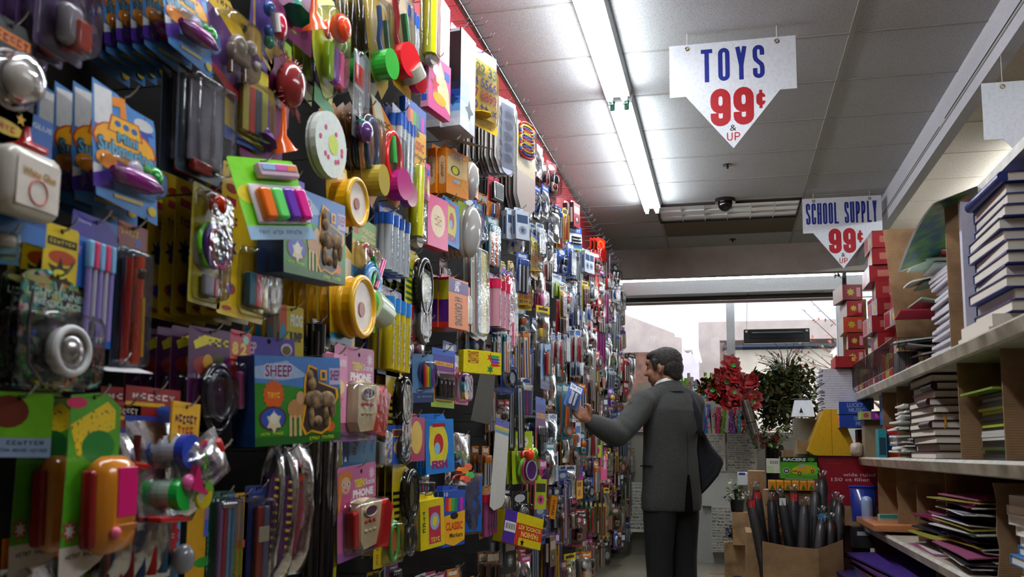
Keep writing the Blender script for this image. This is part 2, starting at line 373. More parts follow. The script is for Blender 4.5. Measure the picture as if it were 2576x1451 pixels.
def letter(mb, ch, x, y, wd, ht, t, w, mat):
    W = wd-t; H = ht-t; r = W/2; ry = min(r*1.1, H*.3); x += t/2; y += t/2; o = lambda pts: [(x+a, y+b) for a, b in pts]
    Z = {'O': [(o(arc_(r, H-ry, r, ry, 0, 180) + arc_(r, ry, r, ry, 180, 360)), 1)], 'T': [(o([(-t/2, H), (W+t/2, H)]), 0), (o([(r, H), (r, -t/2)]), 0)],
         'Y': [(o([(0, H+t/2), (r, H*.42)]), 0), (o([(W, H+t/2), (r, H*.42)]), 0), (o([(r, H*.46), (r, -t/2)]), 0)],
         'S': [(o([(W, H*.72)] + arc_(r, H-ry, r, ry, 0, 180) + [(0, H*.68), (W*.12, H*.58), (W*.88, H*.40), (W, H*.3)] + arc_(r, ry, r, ry, 0, -180) + [(0, H*.28)]), 0)],
         'C': [(o([(W, H*.68)] + arc_(r, H-ry, r, ry, 0, 180) + arc_(r, ry, r, ry, 180, 360) + [(W, H*.32)]), 0)],
         'H': [(o([(0, -t/2), (0, H+t/2)]), 0), (o([(W, -t/2), (W, H+t/2)]), 0), (o([(0, H/2), (W, H/2)]), 0)], 'L': [(o([(0, H+t/2), (0, 0), (W+t/2, 0)]), 0)],
         'U': [(o([(0, H+t/2)] + arc_(r, ry, r, ry, 180, 360) + [(W, H+t/2)]), 0)], 'P': [(o([(0, -t/2), (0, H), (r, H)] + arc_(r, H*.72, r, H*.28, 90, -90)[1:] + [(0, H*.44)]), 0)],
         '9': [(o(arc_(r, H-ry, r, ry, 0, 180) + arc_(r, H*.42+ry, r, ry, 180, 360)), 1), (o([(W, H-ry)] + arc_(r, ry*.8, r, ry*.8, 0, -180) + [(0, H*.31)]), 0)],
         'c': [(o([(W, H*.62)] + arc_(r, H*.78-ry*.6, r, ry*.8, 0, 180) + arc_(r, H*.22+ry*.6, r, ry*.8, 180, 360) + [(W, H*.38)]), 0), (o([(r, H+t/2), (r, -t/2)]), 0)],
         'G': [(o([(W, H*.68)] + arc_(r, H-ry, r, ry, 0, 180) + arc_(r, ry, r, ry, 180, 360) + [(W, H*.45), (r, H*.45)]), 0)]}
    for i, (p, c) in enumerate(Z[ch]): ribbon(mb, p, t, w+.00006*i, mat, bool(c))
def word_(mb, s, x0, y0, x1, y1, t, w, mat, gap=.35):
    n = len(s); a = (x1-x0)/(n+gap*(n-1))
    for i, ch in enumerate(s): letter(mb, ch, x0+i*a*(1+gap), y0, a, y1-y0, t*(y1-y0), w, mat)
def sign(x0, x1, zt, y, top, lines, label, hk=1):
    W2 = (x1-x0)/2; t = empty('hanging_sign', ((x0+x1)/2, y, zt), FACE_CAM, label=label, category='sign', group='99 cent price signs')
    h1 = .27*hk*W2/.305; H = .55*hk*W2/.305; e = W2*.74
    b = MB(); b.prism([(-W2, 0), (W2, 0), (W2, -h1), (e, -h1), (0, -H), (-e, -h1), (-W2, -h1)], -.002, .002, 'dde0e6w'); b.obj('board', t)
    for txt, x0_, y0_, x1_, y1_, c, bo in lines:
        g = MB()
        if txt == '&': g.text(txt, x0_*W2, y0_*H, x1_*W2, y1_*H, .0026, c + 'p', bo)
        else: word_(g, txt, x0_*W2, y0_*H, x1_*W2, y1_*H, bo, .0026, c + 'p', .5 if txt == 'TOYS' else .3 if len(txt) > 3 else .14 if txt == '99' else .3)
        g.obj('lettering', t)
    for s in (-1, 1):
        g = MB(); g.torus(s*W2*.71, -.022, .003, .009, .003, 'a08a5am', 16, 6); g.obj('grommet', t)
        g = MB(); g.tube([(s*W2*.71, -.02, .004), (s*W2*.71, .01, .0), (s*W2*.71, top, 0)], .0018, 'd8d8d8k', 6); g.obj('hook', t)
    return t
L99 = [('99', -.35, -.79, .33, -.44, RED, .2), ('c', .37, -.65, .51, -.48, RED, .16), ('&', -.05, -.84, .05, -.785, '111111', 0), ('UP', -.10, -.93, .11, -.855, 'b5301f', .14)]
sign(-.25, .365, 3.11, 4.5, .06, [('TOYS', -.49, -.37, .51, -.06, BLU, .125)] + L99, 'white hanging sign reading TOYS 99 cents and up')
sign(.63, 1.235, 3.12, 7.6, .045, [('SCHOOL', -.91, -.37, -.08, -.07, BLU, .085), ('SUPPLY', .07, -.37, .88, -.07, BLU, .085)] + L99, 'white hanging sign reading SCHOOL SUPPLY 99 cents and up', 1.07)
sign(1.19, 1.81, 2.79, 4.5, .15, [('GTOYS'[:1], -.375, -.42, -.12, -.1, BLU, .13)] + L99, 'partly cropped white sign hanging at the right picture edge')
# ---------------------------------------------------------------- ceiling fittings
t = empty('ceiling_light', (.04, 8.02, CH), label='unlit recessed ceiling light with a gridded white lens', category='light')
b = MB(); b.box(-.6, .6, 0, .004, -.29, .29, 'b9bec0w'); b2 = MB(); b2.raw([(x, y, -.004) for x, y in ((-.59, -.28), (.59, -.28), (.59, .28), (-.59, .28))], [[3, 2, 1, 0]], 'e8eceek')
lens = b2.obj('lens', t)
f = MB(); f.raw([], [], '1f1f1fw')
def wb(mb, x0, x1, y0, y1, z0, z1, mat): mb.box(y0, y1, z0, z1, x0, x1, mat)
for x0, x1, y0, y1 in ((-.6, .6, -.29, -.28), (-.6, .6, .28, .29), (-.6, -.59, -.29, .29), (.59, .6, -.29, .29)): wb(f, x0, x1, y0, y1, -.02, 0, '2b2725w')
f.obj('frame', t)
l2 = MB()
for i in range(1, 6): wb(l2, -.59+i*1.18/6-.003, -.59+i*1.18/6+.003, -.28, .28, -.016, -.004, 'd4d8d8k')
for i in range(1, 3): wb(l2, -.59, .59, -.28+i*.56/3-.003, -.28+i*.56/3+.003, -.016, -.004, 'd4d8d8k')
l2.obj('louver', t)
MB.box  # keep
g = wbox(-.54, .64, 8.33, 8.9, CH-.008, CH-.001, '6b5f4cw'); o = g.obj('ceiling_vent', label='flat brown ceiling panel behind the unlit gridded light', category='panel')
t = empty('dome_camera', (0.02, 7.66, CH), label='black security dome camera on the ceiling by the gridded light', category='camera')
b = MB(); b.raw([(.085*math.cos(a*PI/12), .085*math.sin(a*PI/12), z) for z in (0, -.03) for a in range(24)], [[a, 24+a, 24+(a+1) % 24, (a+1) % 24] for a in range(24)] + [list(range(24, 48))[::-1]], '16130fk'); b.obj('base', t)
b = MB(); b.sph(0, -.04, 0, .06, .065, .06, '070707k', 20, 12); b.obj('dome', t)
for x, y, lab in ((.04, 6.72, 'dark round ceiling sprinkler below the tip of the toys sign'), (.09, 9.15, 'dark round ceiling sprinkler between gridded light and window')):
    b = MB(); b.v = []; r = .035
    b.raw([(r*math.cos(a*PI/8), r*math.sin(a*PI/8), z) for z in (0, -.006) for a in range(16)], [[a, 16+a, 16+(a+1) % 16, (a+1) % 16] for a in range(16)] + [list(range(16, 32))[::-1]], '4a4038m')
    b.tube([(0, -.006, 0), (0, -.03, 0)], .008, '5a4a3am', 8)
    b.obj('sprinkler', None, (x, y, CH), label=lab, category='sprinkler', group='ceiling sprinklers')
# ---------------------------------------------------------------- packaged goods
SCRIB = set('BUBBLE|FUN|WARNING|small parts inside|WATER GAME|SUPER|MONSTER|SPIDER|SPONGE|TAPE|NEW|Pencils|KIDS|BRUSH|DOGGY|CLAY|SUMO|CARD GAME|Memory|FLASH|CARDS|123|ABC|PEN SET|SHEEP FIGURE|soft touch|Colours|12 pencils|BASIC|Magnetic|DRAW|PACK|four neon colors|White Glue|WAR|TOY|SCHOOL|Magic'.split('|'))
class Pk:
    """draws on a w x h card; x runs 0..1 to the right, y 0..1 downwards"""
    def __init__(s, w, h, top=.012): s.w = w; s.h = h; s.top = top; s.parts = []; s.by = {}
    def U(s, x): return (x-.5)*s.w
    def V(s, y): return s.top - y*s.h
    def part(s, name):
        if name not in s.by: s.by[name] = MB(); s.parts.append((name, s.by[name]))
        return s.by[name]
    def art(s, mb, items, w0):
        U, V = s.U, s.V
        for k, a in enumerate(items):
            w = w0 + .0003 + .00008*k; t = a[0]
            if t == 'r': mb.poly([(U(a[1]), V(a[4])), (U(a[3]), V(a[4])), (U(a[3]), V(a[2])), (U(a[1]), V(a[2]))], w, a[5])
            elif t == 'e': mb.poly(ell(U(a[1]), V(a[2]), a[3]*s.w, a[4]*s.h, 16), w, a[5])
            elif t == 's': mb.poly(star(U(a[1]), V(a[2]), a[3]*s.w, a[5] if len(a) > 5 else 5, a[6] if len(a) > 6 else .45)[::-1], w, a[4])
            elif t == 'p':
                q = [(U(x), V(y)) for x, y in a[1]]
                if sum(q[i][0]*q[(i+1) % len(q)][1]-q[(i+1) % len(q)][0]*q[i][1] for i in range(len(q))) < 0: q = q[::-1]
                mb.poly(q, w, a[2])
            elif t == 't' and a[1] in SCRIB: s.scrib(mb, a, w)
            elif t == 't': mb.text(a[1], U(a[2]), V(a[5]), U(a[4]), V(a[3]), w, a[6], a[8] if len(a) > 8 else .02, a[7] if len(a) > 7 else 0)
            elif t == 'g':   # colour bands
                n = len(a[5]); hz = len(a) > 6
                for i, c in enumerate(a[5]):
                    x0, x1, y0, y1 = (a[1], a[3], a[2]+(a[4]-a[2])*i/n, a[2]+(a[4]-a[2])*(i+1)/n) if not hz else (a[1]+(a[3]-a[1])*i/n, a[1]+(a[3]-a[1])*(i+1)/n, a[2], a[4])
                    mb.poly([(U(x0), V(y1)), (U(x1), V(y1)), (U(x1), V(y0)), (U(x0), V(y0))], w, c)
            elif t == 'bar':
                x0, y0, x1, y1 = a[1:5]; mb.poly([(U(x0), V(y1)), (U(x1), V(y1)), (U(x1), V(y0)), (U(x0), V(y0))], w, 'e8e8e4p')
                rnd = random.Random(3)
                x = x0+.03*(x1-x0)
                while x < x1-.06*(x1-x0):
                    d = (x1-x0)*rnd.choice((.02, .04, .06)); mb.poly([(U(x), V(y1-.15*(y1-y0))), (U(x+d), V(y1-.15*(y1-y0))), (U(x+d), V(y0+.1*(y1-y0))), (U(x), V(y0+.1*(y1-y0)))], w+.0001, '151515p'); x += d*2
    def scrib(s, mb, a, w):   # lettering too blurred to read: a row of uneven strokes
        x0, y0, x1, y1, c = a[2:7]; r = random.Random(len(a[1])*7); n = max(4, len(a[1])); vert = len(a) > 7 and a[7] in (90, 270)
        for i in range(n):
            if a[1][i % len(a[1])] == ' ': continue
            f0, f1 = (i+.12)/n, (i+.85)/n; g0, g1 = r.uniform(0, .25), r.uniform(.75, 1)
            q = (x0+(x1-x0)*f0, y0+(y1-y0)*g0, x0+(x1-x0)*f1, y0+(y1-y0)*g1) if not vert else (x0+(x1-x0)*g0, y0+(y1-y0)*f0, x0+(x1-x0)*g1, y0+(y1-y0)*f1)
            k = r.choice((0, 1, 2)); X0, Y0, X1, Y1 = q; dx = (X1-X0)*.35; dy = (Y1-Y0)*.3
            for bx in ([(X0, Y0, X0+dx, Y1), (X0, Y0, X1, Y0+dy), (X0, Y1-dy, X1, Y1)], [(X0, Y0, X0+dx, Y1), (X1-dx, Y0, X1, Y1), (X0, (Y0+Y1)/2-dy/2, X1, (Y0+Y1)/2+dy/2)], [(X0, Y0, X1, Y0+dy), ((X0+X1)/2-dx/2, Y0, (X0+X1)/2+dx/2, Y1)])[k]:
                mb.poly([(s.U(bx[0]), s.V(bx[3])), (s.U(bx[2]), s.V(bx[3])), (s.U(bx[2]), s.V(bx[1])), (s.U(bx[0]), s.V(bx[1]))], w + .00002*i, c)
    def toys(s, items):
        U, V, W_ = s.U, s.V, s.w
        for a in items:
            mb = s.part(a[1]); t = a[0]
            if t == 'b': mb.box(U(a[2]), U(a[4]), V(a[5]), V(a[3]), a[6], a[7], a[8], a[9] if len(a) > 9 else .003)
            elif t == 'c': mb.disc(U(a[2]), V(a[3]), a[4]*W_, a[5], a[6], a[7], 24)
            elif t == 'o': mb.sph(U(a[2]), V(a[3]), a[5], a[4]*W_, (a[7] if len(a) > 7 else a[4])*W_, a[4]*W_*.7, a[6])
            elif t == 'R': mb.torus(U(a[2]), V(a[3]), a[6], a[4]*W_, a[5]*W_, a[7], 28, 8, a[8] if len(a) > 8 else 1.0, a[9] if len(a) > 9 else 1.0)
            elif t == 'v': mb.tube([(U(a[2]), V(a[3]), a[6]), (U(a[2]), V(a[4]), a[6])], a[5]*W_, a[7], 8)
            elif t == 'k': mb.tube([(U(x), V(y), a[4]) for x, y in a[2]], a[3]*W_ if not isinstance(a[3], (list, tuple)) else [q*W_ for q in a[3]], a[5], 8)
            elif t == 'P': mb.prism([(U(x), V(y)) for x, y in a[2]], a[3], a[4], a[5])
            elif t == 'tx': mb.text(a[2], U(a[3]), V(a[6]), U(a[5]), V(a[4]), a[7], a[8], .03, a[9] if len(a) > 9 else 0)
def blister(mb, u0, u1, v0, v1, d, mat='CLEAR'):
    r = min(u1-u0, v1-v0)*.18; L = []
    for ins, w in ((-.004, .0012), (0, .0015), (.001, d*.55), (.003, d*.9), (.008, d)):
        L.append([(x, y, w) for x, y in rr(u0+ins, v0+ins, u1-ins, v1-ins, r, 3)])
    mb.loft(L, mat, True, False); mb.add(L[-1], [list(range(len(L[-1])))], mat, True)
def mk_card(w, h, c='f0d000', art=(), toys=(), bl=(), shape=None, th=.0008, back='8b8882w', **k):
    p = Pk(w, h); cd = p.part('card')
    pts = [(p.U(x), p.V(y)) for x, y in shape] if shape else rr(p.U(0), p.V(1), p.U(1), p.V(0), .006, 2)
    cd.prism(pts, -th, 0, c + 'p', back)
    cd.disc(0, .004, .004, -.0011, .0006, '15130fw', 8)
    p.art(cd, art, 0); p.toys(toys)
    for b in bl: blister(p.part('blister'), p.U(b[0]), p.U(b[2]), p.V(b[3]), p.V(b[1]), b[4], b[5] if len(b) > 5 else 'CLEAR')
    return p.parts
def mk_box(w, h, d=.02, c='e03070', side=None, art=(), sideart=(), tab=.1, toptab=None, win=None, bottom=None, top=None, farart=(), **k):
    p = Pk(w, h); b = p.part('carton'); V0 = p.V(tab)
    b.box(p.U(0), p.U(1), p.V(1), V0, -d*.5, d*.5, c + 'p', 0)
    if side:
        e = .0004
        b.add([(p.U(0)-e, p.V(1), -d*.5), (p.U(0)-e, p.V(1), d*.5), (p.U(0)-e, V0, d*.5), (p.U(0)-e, V0, -d*.5)], [[0, 1, 2, 3]], side + 'p')
        b.add([(p.U(1)+e, p.V(1), d*.5), (p.U(1)+e, p.V(1), -d*.5), (p.U(1)+e, V0, -d*.5), (p.U(1)+e, V0, d*.5)], [[0, 1, 2, 3]], side + 'p')
    if bottom: b.add([(p.U(0), p.V(1)-.0004, -d*.5), (p.U(1), p.V(1)-.0004, -d*.5), (p.U(1), p.V(1)-.0004, d*.5), (p.U(0), p.V(1)-.0004, d*.5)], [[0, 1, 2, 3]], bottom + 'p')
    if tab > .02:
        t = p.part('hang_tab'); t.prism([(p.U(.12), V0), (p.U(.88), V0), (p.U(.8), p.V(0)), (p.U(.2), p.V(0))], -.0008-d*.4, -d*.4, (toptab or c) + 'p'); t.disc(0, .004, .004, -d*.4-.001, -d*.4+.0006, '15130fw', 8)
    p.art(b, art, d*.5)
    for a in sideart:   # on the near side: x across depth (0 wall .. 1 front), y down
        S = MB(); q = Pk(d, h); q.art(S, [a], 0)
        b.add([(p.U(0)-.0006-v[0]*.3, v[2], v[1]) for v in S.v], S.f, S.mats[0])
        for i in range(len(S.f)): b.m[-1-i] = b.mi(S.mats[S.m[len(S.f)-1-i]])
    return p.parts
def mk_bag(w, h, hdr=None, art=(), toys=(), d=.02, hh=.18, seed=1, film='BAG', twist=0, **k):
    p = Pk(w, h); r = random.Random(seed)
    if hdr:
        c = p.part('header_card'); c.prism([(p.U(0), p.V(hh)), (p.U(1), p.V(hh)), (p.U(1), p.V(0)), (p.U(0), p.V(0))], -.002, .002, hdr + 'p'); c.disc(0, .004, .004, -.0025, .0025, '15130fw', 8); p.art(c, art, .002)
    p.toys(toys); bg_ = p.part('clear_bag'); y0 = hh*.8 if hdr else 0; sd = seed*7.3
    for s in (1, -1):
        def fn(a, b):
            bul = math.sin(PI*min(1, max(0, b)))**.5*math.sin(PI*a)**.6
            n = noise.noise(Vector((a*4+sd, b*6, s*3.1)))*.007*min(1, bul*2)
            return (p.U(a)+noise.noise(Vector((b*5, a, sd)))*.004, p.V(y0+(1-y0)*b), s*(d*bul+.0005)+n)
        bg_.sheet(fn, 7, 10, film)
    return p.parts
def mk_box_d(**k): return mk_box(**k)
Q = lambda *a: a
RB = ['c8202ap', 'e07818p', 'e8d020p', '2c9a3cp', '2050b0p', '8a2c9ap']
SP = {}
def spec(key, name, cat, fn, **k): SP[key] = (name, cat, fn, k)
# left end ------------------------------------------------------------------
spec('dome', 'toy_pack', 'toy', mk_card, c='1c1a1c', shape=[(.1, 0), (.75, 0), (1, .3), (1, .75), (.8, 1), (0, 1), (0, .1)],
     art=[Q('r', .1, .1, .85, .2, 'd9781ap'), Q('t', 'BUBBLE', .12, .11, .83, .19, '8c1710p'), Q('e', .5, .86, .35, .06, 'e0c030p'), Q('t', 'FUN', .3, .83, .7, .89, 'd05010p'), Q('s', .8, .4, .1, '3070c0p'), Q('s', .78, .75, .09, 'e0b020p')],
     toys=[Q('o', 'ball', .45, .5, .36, .03, 'CLEAR'), Q('o', 'toy', .45, .52, .31, .025, 'd8ccc4k'), Q('R', 'rim', .45, .5, .38, .03, .01, 'b8b0b0k')])
spec('glue', 'glue_bottle_pack', 'glue', mk_card, c='27569c', art=[Q('r', .75, .22, .95, .26, 'c83830p'), Q('r', 0, .86, 1, 1, '2f6cb0p'), Q('t', 'GLUE', .7, .06, .98, .1, 'b9c8e0p')],
     toys=[Q('k', 'cap', [(.4, .2), (.4, .3), (.4, .36)], [.03, .06, .14], .03, 'b01c22k'), Q('b', 'cap', .24, .34, .56, .39, .012, .05, 'b01c22k', .006),
           Q('b', 'bottle', .06, .38, .78, .88, .004, .055, 'd8cdc0k', .016), Q('b', 'label', .14, .46, .7, .82, .054, .0555, 'e0d4c8p', .0003), Q('tx', 'label', 'White Glue', .2, .54, .64, .6, .0562, 'b08030p'), Q('R', 'label', .42, .7, .12, .01, .0556, 'c04a3ap')])
spec('bubblecard', 'bubble_pack', 'toy', mk_card, c='8fb8c8', art=[Q('r', 0, .7, 1, 1, '5b8fae' + 'p'), Q('r', .5, .75, .9, .82, '9aa03cp')], toys=[Q('b', 'toy', .15, .1, .8, .55, .004, .03, 'c8c0b0k', .01)], bl=[Q(.08, .05, .9, .62, .04)])
spec('holo', 'necklace_pack', 'necklace', mk_card, c='FOIL', shape=[(.1, .04), (.35, 0), (.6, .05), (.95, .1), (1, .98), (0, .98), (.02, .1)],
     art=[Q('t', 'LIGHT TUNNEL', .1, .17, .92, .23, 'a8c8b8p'), Q('t', 'NECKLACE', .2, .25, .88, .3, 'b8d0c8p'), Q('e', .5, .5, .32, .1, '0c0c0ep'), Q('e', .25, .1, .18, .03, '908c4ap')] + [Q('s', .5+.42*math.cos(i), .72+.24*math.sin(i), .05, RB[i % 6]) for i in range(16)],
     toys=[Q('c', 'pendant', .6, .66, .26, .006, .02, 'e8e4e0k'), Q('R', 'pendant', .6, .66, .24, .045, .022, 'f4f0f0k'), Q('o', 'pendant', .6, .66, .2, .014, 'c8c0c0m'), Q('k', 'cord', [(.1, .2), (.06, .5), (.1, .8), (.3, .95), (.7, .97)], .015, .012, '6a6468k')], bl=[Q(.03, .34, .97, .98, .045)])
spec('greencard', 'green_card_pack', 'toy', mk_card, c='6cae1c', art=[Q('r', 0, .7, 1, 1, '8a9cb8p'), Q('e', .35, .3, .3, .25, '6a2a1cp'), Q('t', 'WARNING', .35, .74, .9, .82, '3a4a66p'), Q('t', 'small parts inside', .2, .86, .95, .92, '4a5a76p')])
spec('watergame', 'water_game_pack', 'toy', mk_card, c='4f9a1c', shape=[(.1, .02), (.7, 0), (1, .08), (1, .3), (.9, .86), (.3, 1), (0, 1)],
     art=[Q('p', [(.1, .18), (.75, .05), (.9, .1), (.9, .2), (.5, .26), (.25, .36)], 'LEOP'), Q('e', .6, .3, .3, .09, '1d7a2cp'), Q('e', .2, .06, .18, .03, 'c8205ap'), Q('p', [(0, .82), (1, .82), (.7, .93), (.3, 1), (0, 1)], 'c8bcb0p'), Q('s', .16, .74, .16, 'b81c3cp', 7), Q('s', .16, .74, .1, 'e0d8d0p', 7), Q('t', 'WATER GAME', .1, .86, .6, .89, '5a5048p')],
     toys=[Q('b', 'game_body', .26, .35, .95, .88, .002, .05, 'c87a1ek', .022), Q('b', 'screen', .48, .41, .84, .68, .049, .052, 'd01c6ak', .006), Q('b', 'side_grip', .19, .42, .29, .84, .01, .035, '8c1c1ck', .008), Q('o', 'button', .45, .76, .08, .052, 'd85a70k'), Q('b', 'panel', .5, .72, .85, .75, .05, .052, 'a86018k', .002)])
spec('purpleclear', 'toy_figure_pack', 'toy', mk_card, c='4a2a5c', art=[Q('r', 0, 0, 1, .2, '5a2a6ep'), Q('e', .5, .1, .3, .08, 'c8a030p')], toys=[Q('b', 'toy', .3, .45, .7, .9, .004, .03, '8a8088k', .01), Q('b', 'trim', .5, .6, .8, .92, .01, .036, 'b83820k', .004)], bl=[Q(.1, .25, .95, .97, .045)])
spec('sub', 'submarine_pack', 'toy', mk_card, c='4a86c8', shape=[(.02, 0), (.38, .04), (.6, .1), (.97, .12), (1, .2), (1, 1), (.05, .9), (0, .5)],
     art=[Q('r', .04, .04, .3, .34, 'e8e4e4p'), Q('s', .82, .24, .16, '2a4aa8p', 7), Q('e', .8, .2, .16, .05, 'd8d4d4p'), Q('e', .5, .43, .5, .16, 'b8301ap'), Q('e', .5, .43, .47, .15, 'f0a81cp'), Q('p', [(.28, .22), (.72, .22), (.78, .36), (.22, .36)], 'b8401ap'), Q('p', [(.3, .23), (.7, .23), (.75, .35), (.25, .35)], 'f4b41cp'),
          Q('p', [(.3, .08), (.5, .05), (.52, .22), (.42, .22), (.42, .14), (.3, .15)], 'e88a1cp'), Q('e', .38, .28, .05, .025, '2a60b0p'), Q('e', .51, .285, .05, .025, '2a60b0p'), Q('e', .64, .29, .05, .025, '2a60b0p'),
          Q('t', 'Mini', .36, .34, .7, .43, '173a50p', 0, .07), Q('t', 'Submarine', .06, .42, .97, .55, '173a50p', 0, .07), Q('t', 'Mini', .37, .345, .69, .425, '5fa0c0p', 0, .03), Q('t', 'Submarine', .08, .43, .95, .54, '5fa0c0p', 0, .03),
          Q('e', .2, .6, .16, .07, 'e88c1cp'), Q('r', .0, .66, .12, .78, 'd8d8e0p'), Q('p', [(0, .74), (.3, .66), (.3, .82), (0, .84)], '4a2c90p'), Q('r', .3, .85, .75, .88, 'c8b060p'), Q('e', .9, .9, .07, .04, 'd8b81cp')],
     toys=[Q('k', 'toy_submarine', [(.15, .69), (.3, .71), (.7, .72), (.95, .73)], [.04, .1, .11, .03], .018, '8c1a80k'), Q('o', 'toy_submarine', .5, .64, .1, .018, 'd8c8e0k'), Q('o', 'propeller', .8, .64, .11, .02, '18a030k'), Q('o', 'propeller', .68, .61, .06, .02, '2cb040k')], bl=[Q(.1, .57, .98, .8, .03)])
spec('pencilcard', 'pencil_pack', 'pencils', mk_card, c='2f66b8', art=[Q('p', [(0, 0), (.7, 0), (1, .1), (1, .18), (0, .18)], '3a2f8cp'), Q('t', 'Disney', .12, .05, .4, .08, 'a8a8d8p'), Q('s', .15, .28, .1, '9a80c8p'), Q('bar', .75, .72, .93, .86)],
     toys=[Q('b', 'eraser_tops', .25+.12*i, .2, .36+.12*i, .42, .003, .014, ['7ab0d8k', 'd04068k'][i % 2], .003) for i in range(5)] + [Q('v', 'pencil', .305+.12*i, .42, .95, .045, .008, ['8a7ab8k', 'a8a0b0k'][i % 2]) for i in range(5)])
spec('darkpens', 'pen_pack', 'pens', mk_card, c='26344c', art=[Q('r', 0, 0, 1, .16, '7a1c14p'), Q('t', 'SUPER', .1, .03, .7, .09, 'd8a018p'), Q('s', .7, .12, .15, '2a50a8p')],
     toys=[Q('v', 'pen', .25, .25, .95, .1, .01, 'a02018k'), Q('v', 'pen', .6, .22, .95, .12, .01, 'c03a18k'), Q('b', 'pen_clip', .5, .3, .75, .38, .004, .02, '14100ek'), Q('k', 'pen', [(.62, .5), (.66, .9)], .05, .02, 'e0a018k')], bl=[Q(.05, .18, .95, .98, .025)])
spec('yellowcard', 'yellow_card', 'toy', mk_card, c='d8b818', art=[Q('r', .1, .22, .95, .36, '1a1610p'), Q('t', 'MONSTER', .15, .25, .9, .33, 'c8b020p'), Q('e', .55, .55, .4, .12, 'b04010p'), Q('s', .5, .85, .4, '2a2410p', 6), Q('e', .5, .84, .2, .08, 'd8c820p')])
spec('paper', 'paper_sheet', 'paper', mk_card, c='e8e6e8', th=.0004)
spec('penbag', 'pen_bag', 'pens', mk_bag, hdr='8c1a20', art=[Q('t', 'SPIDER', .1, .03, .9, .07, 'd8c8c0p'), Q('r', 0, .08, .7, .1, 'd8a818p'), Q('e', .7, .12, .15, .03, '2a50a8p'), Q('r', 0, .15, 1, .18, '2a3c8cp')], hh=.2,
     toys=[Q('v', 'pen', .2+.2*i, .25+.03*(i % 2), .97, .08, 0, ['5c1418k', '1c2c50k', '8a1a18k', '2a4a5ck'][i]) for i in range(4)] + [Q('k', 'red_strap', [(.1, .4), (.5, .42), (.9, .38)], .05, .01, 'b01c14k')], d=.02)
spec('tapebag', 'tape_roll_bag', 'tape', mk_bag, hdr='e0a81c', art=[Q('t', 'SPONGE', .1, .1, .9, .19, '5a1c50p'), Q('t', 'TAPE', .2, .2, .8, .28, 'c83010p')], hh=.34, w2=1,
     toys=[Q('c', 'tape_roll', .3, .42, .33, -.02, .012, 'b8bcc8k'), Q('c', 'tape_roll', .3, .42, .35, .012, .03, '2440b0k'), Q('c', 'tape_roll', .75, .43, .3, .03, .042, 'b01c28k'), Q('c', 'tape_roll', .2, .77, .31, -.02, .012, 'a8c0b0k'), Q('c', 'tape_roll', .2, .77, .33, .012, .03, '18b040k'), Q('c', 'tape_roll', .65, .77, .3, .03, .042, 'd0b81ck'), Q('b', 'card_strip', -.4, .95, .6, 1.0, -.01, .02, 'b81818k')], d=.05, seed=4)
spec('partybag', 'party_favor_bag', 'toy', mk_bag, hdr=None, toys=[Q('b', 'wrapper', .1, .1, .9, .4, -.008, .01, 'b8a8b0k', .006), Q('P', 'wrapper', [(.1, .35), (.9, .3), (.8, .75), (.2, .6)], -.012, .012, '6a3a8ck'), Q('P', 'wrapper', [(.2, .45), (.95, .6), (.7, .8)], .004, .02, '68a838k'), Q('P', 'wrapper', [(.3, .7), (.9, .75), (.6, .95)], .006, .022, 'c82060k'), Q('o', 'candy', .5, .9, .15, .01, 'e060a0k'), Q('b', 'wrapper', .2, .05, .5, .2, 0, .015, 'c02828k', .004)], d=.024, seed=9)
spec('bluecard', 'light_blue_card', 'toy', mk_card, c='4a8ab8', art=[Q('e', .55, .42, .38, .1, 'a01818p'), Q('s', .55, .42, .45, 'a01818p', 14, .8), Q('t', 'NEW', .3, .38, .8, .45, 'd8b0a8p')], toys=[Q('o', 'toy', .8, .7, .3, .02, '8a8890k')])
spec('yellowtall', 'yellow_tall_card', 'ruler', mk_card, c='c8921c', art=[Q('e', .8, .75, .4, .05, '2c8a2cp'), Q('g', .8, 0, 1, .5, ['5a70b8p', '8a7098p', '4a5ab0p'])])
spec('greenpencils', 'glitter_pencil_pack', 'pencils', mk_card, c='14503c', toys=[Q('v', 'pencil', .28+.15*i, .12, .95, .06, .012, ['8a6a9ak', 'a83040k', '7a98b0k', '5a88a8k'][i]) for i in range(4)] + [Q('o', 'charm', .3+.1*i, .14, .07, .02, 'd8d0d0m') for i in range(5)], art=[Q('t', 'Pencils', .04, .4, .12, .8, '6aa890p', 90)], bl=[Q(.15, .06, .95, .97, .03)])
spec('bluepencils', 'printed_pencil_pack', 'pencils', mk_card, c='1c2c6c', toys=[Q('b', 'pencil', .35, .2, .6, .97, .004, .016, '8a3028k'), Q('b', 'pencil', .62, .2, .88, .97, .004, .016, '5a5a78k'), Q('b', 'label', .38, .4, .84, .55, .015, .018, 'b8a890k')], art=[Q('e', .5, .05, .3, .03, '384a9cp'), Q('r', .1, .12, .9, .16, '3a3058p')], bl=[Q(.2, .12, .95, .98, .03)])
spec('yellowjelly', 'toothbrush_pack', 'toothbrush', mk_card, c='c8981c', art=[Q('g', 0, 0, .25, 1, ['1c50a0p', '2a68b8p', '2a9a38p', '48b020p']), Q('t', 'KIDS', .3, .05, .95, .12, '3a3c30p'), Q('r', .25, .5, .9, .58, 'c85838p'), Q('t', 'BRUSH', .05, .78, .35, .97, '10201cp', 90)])
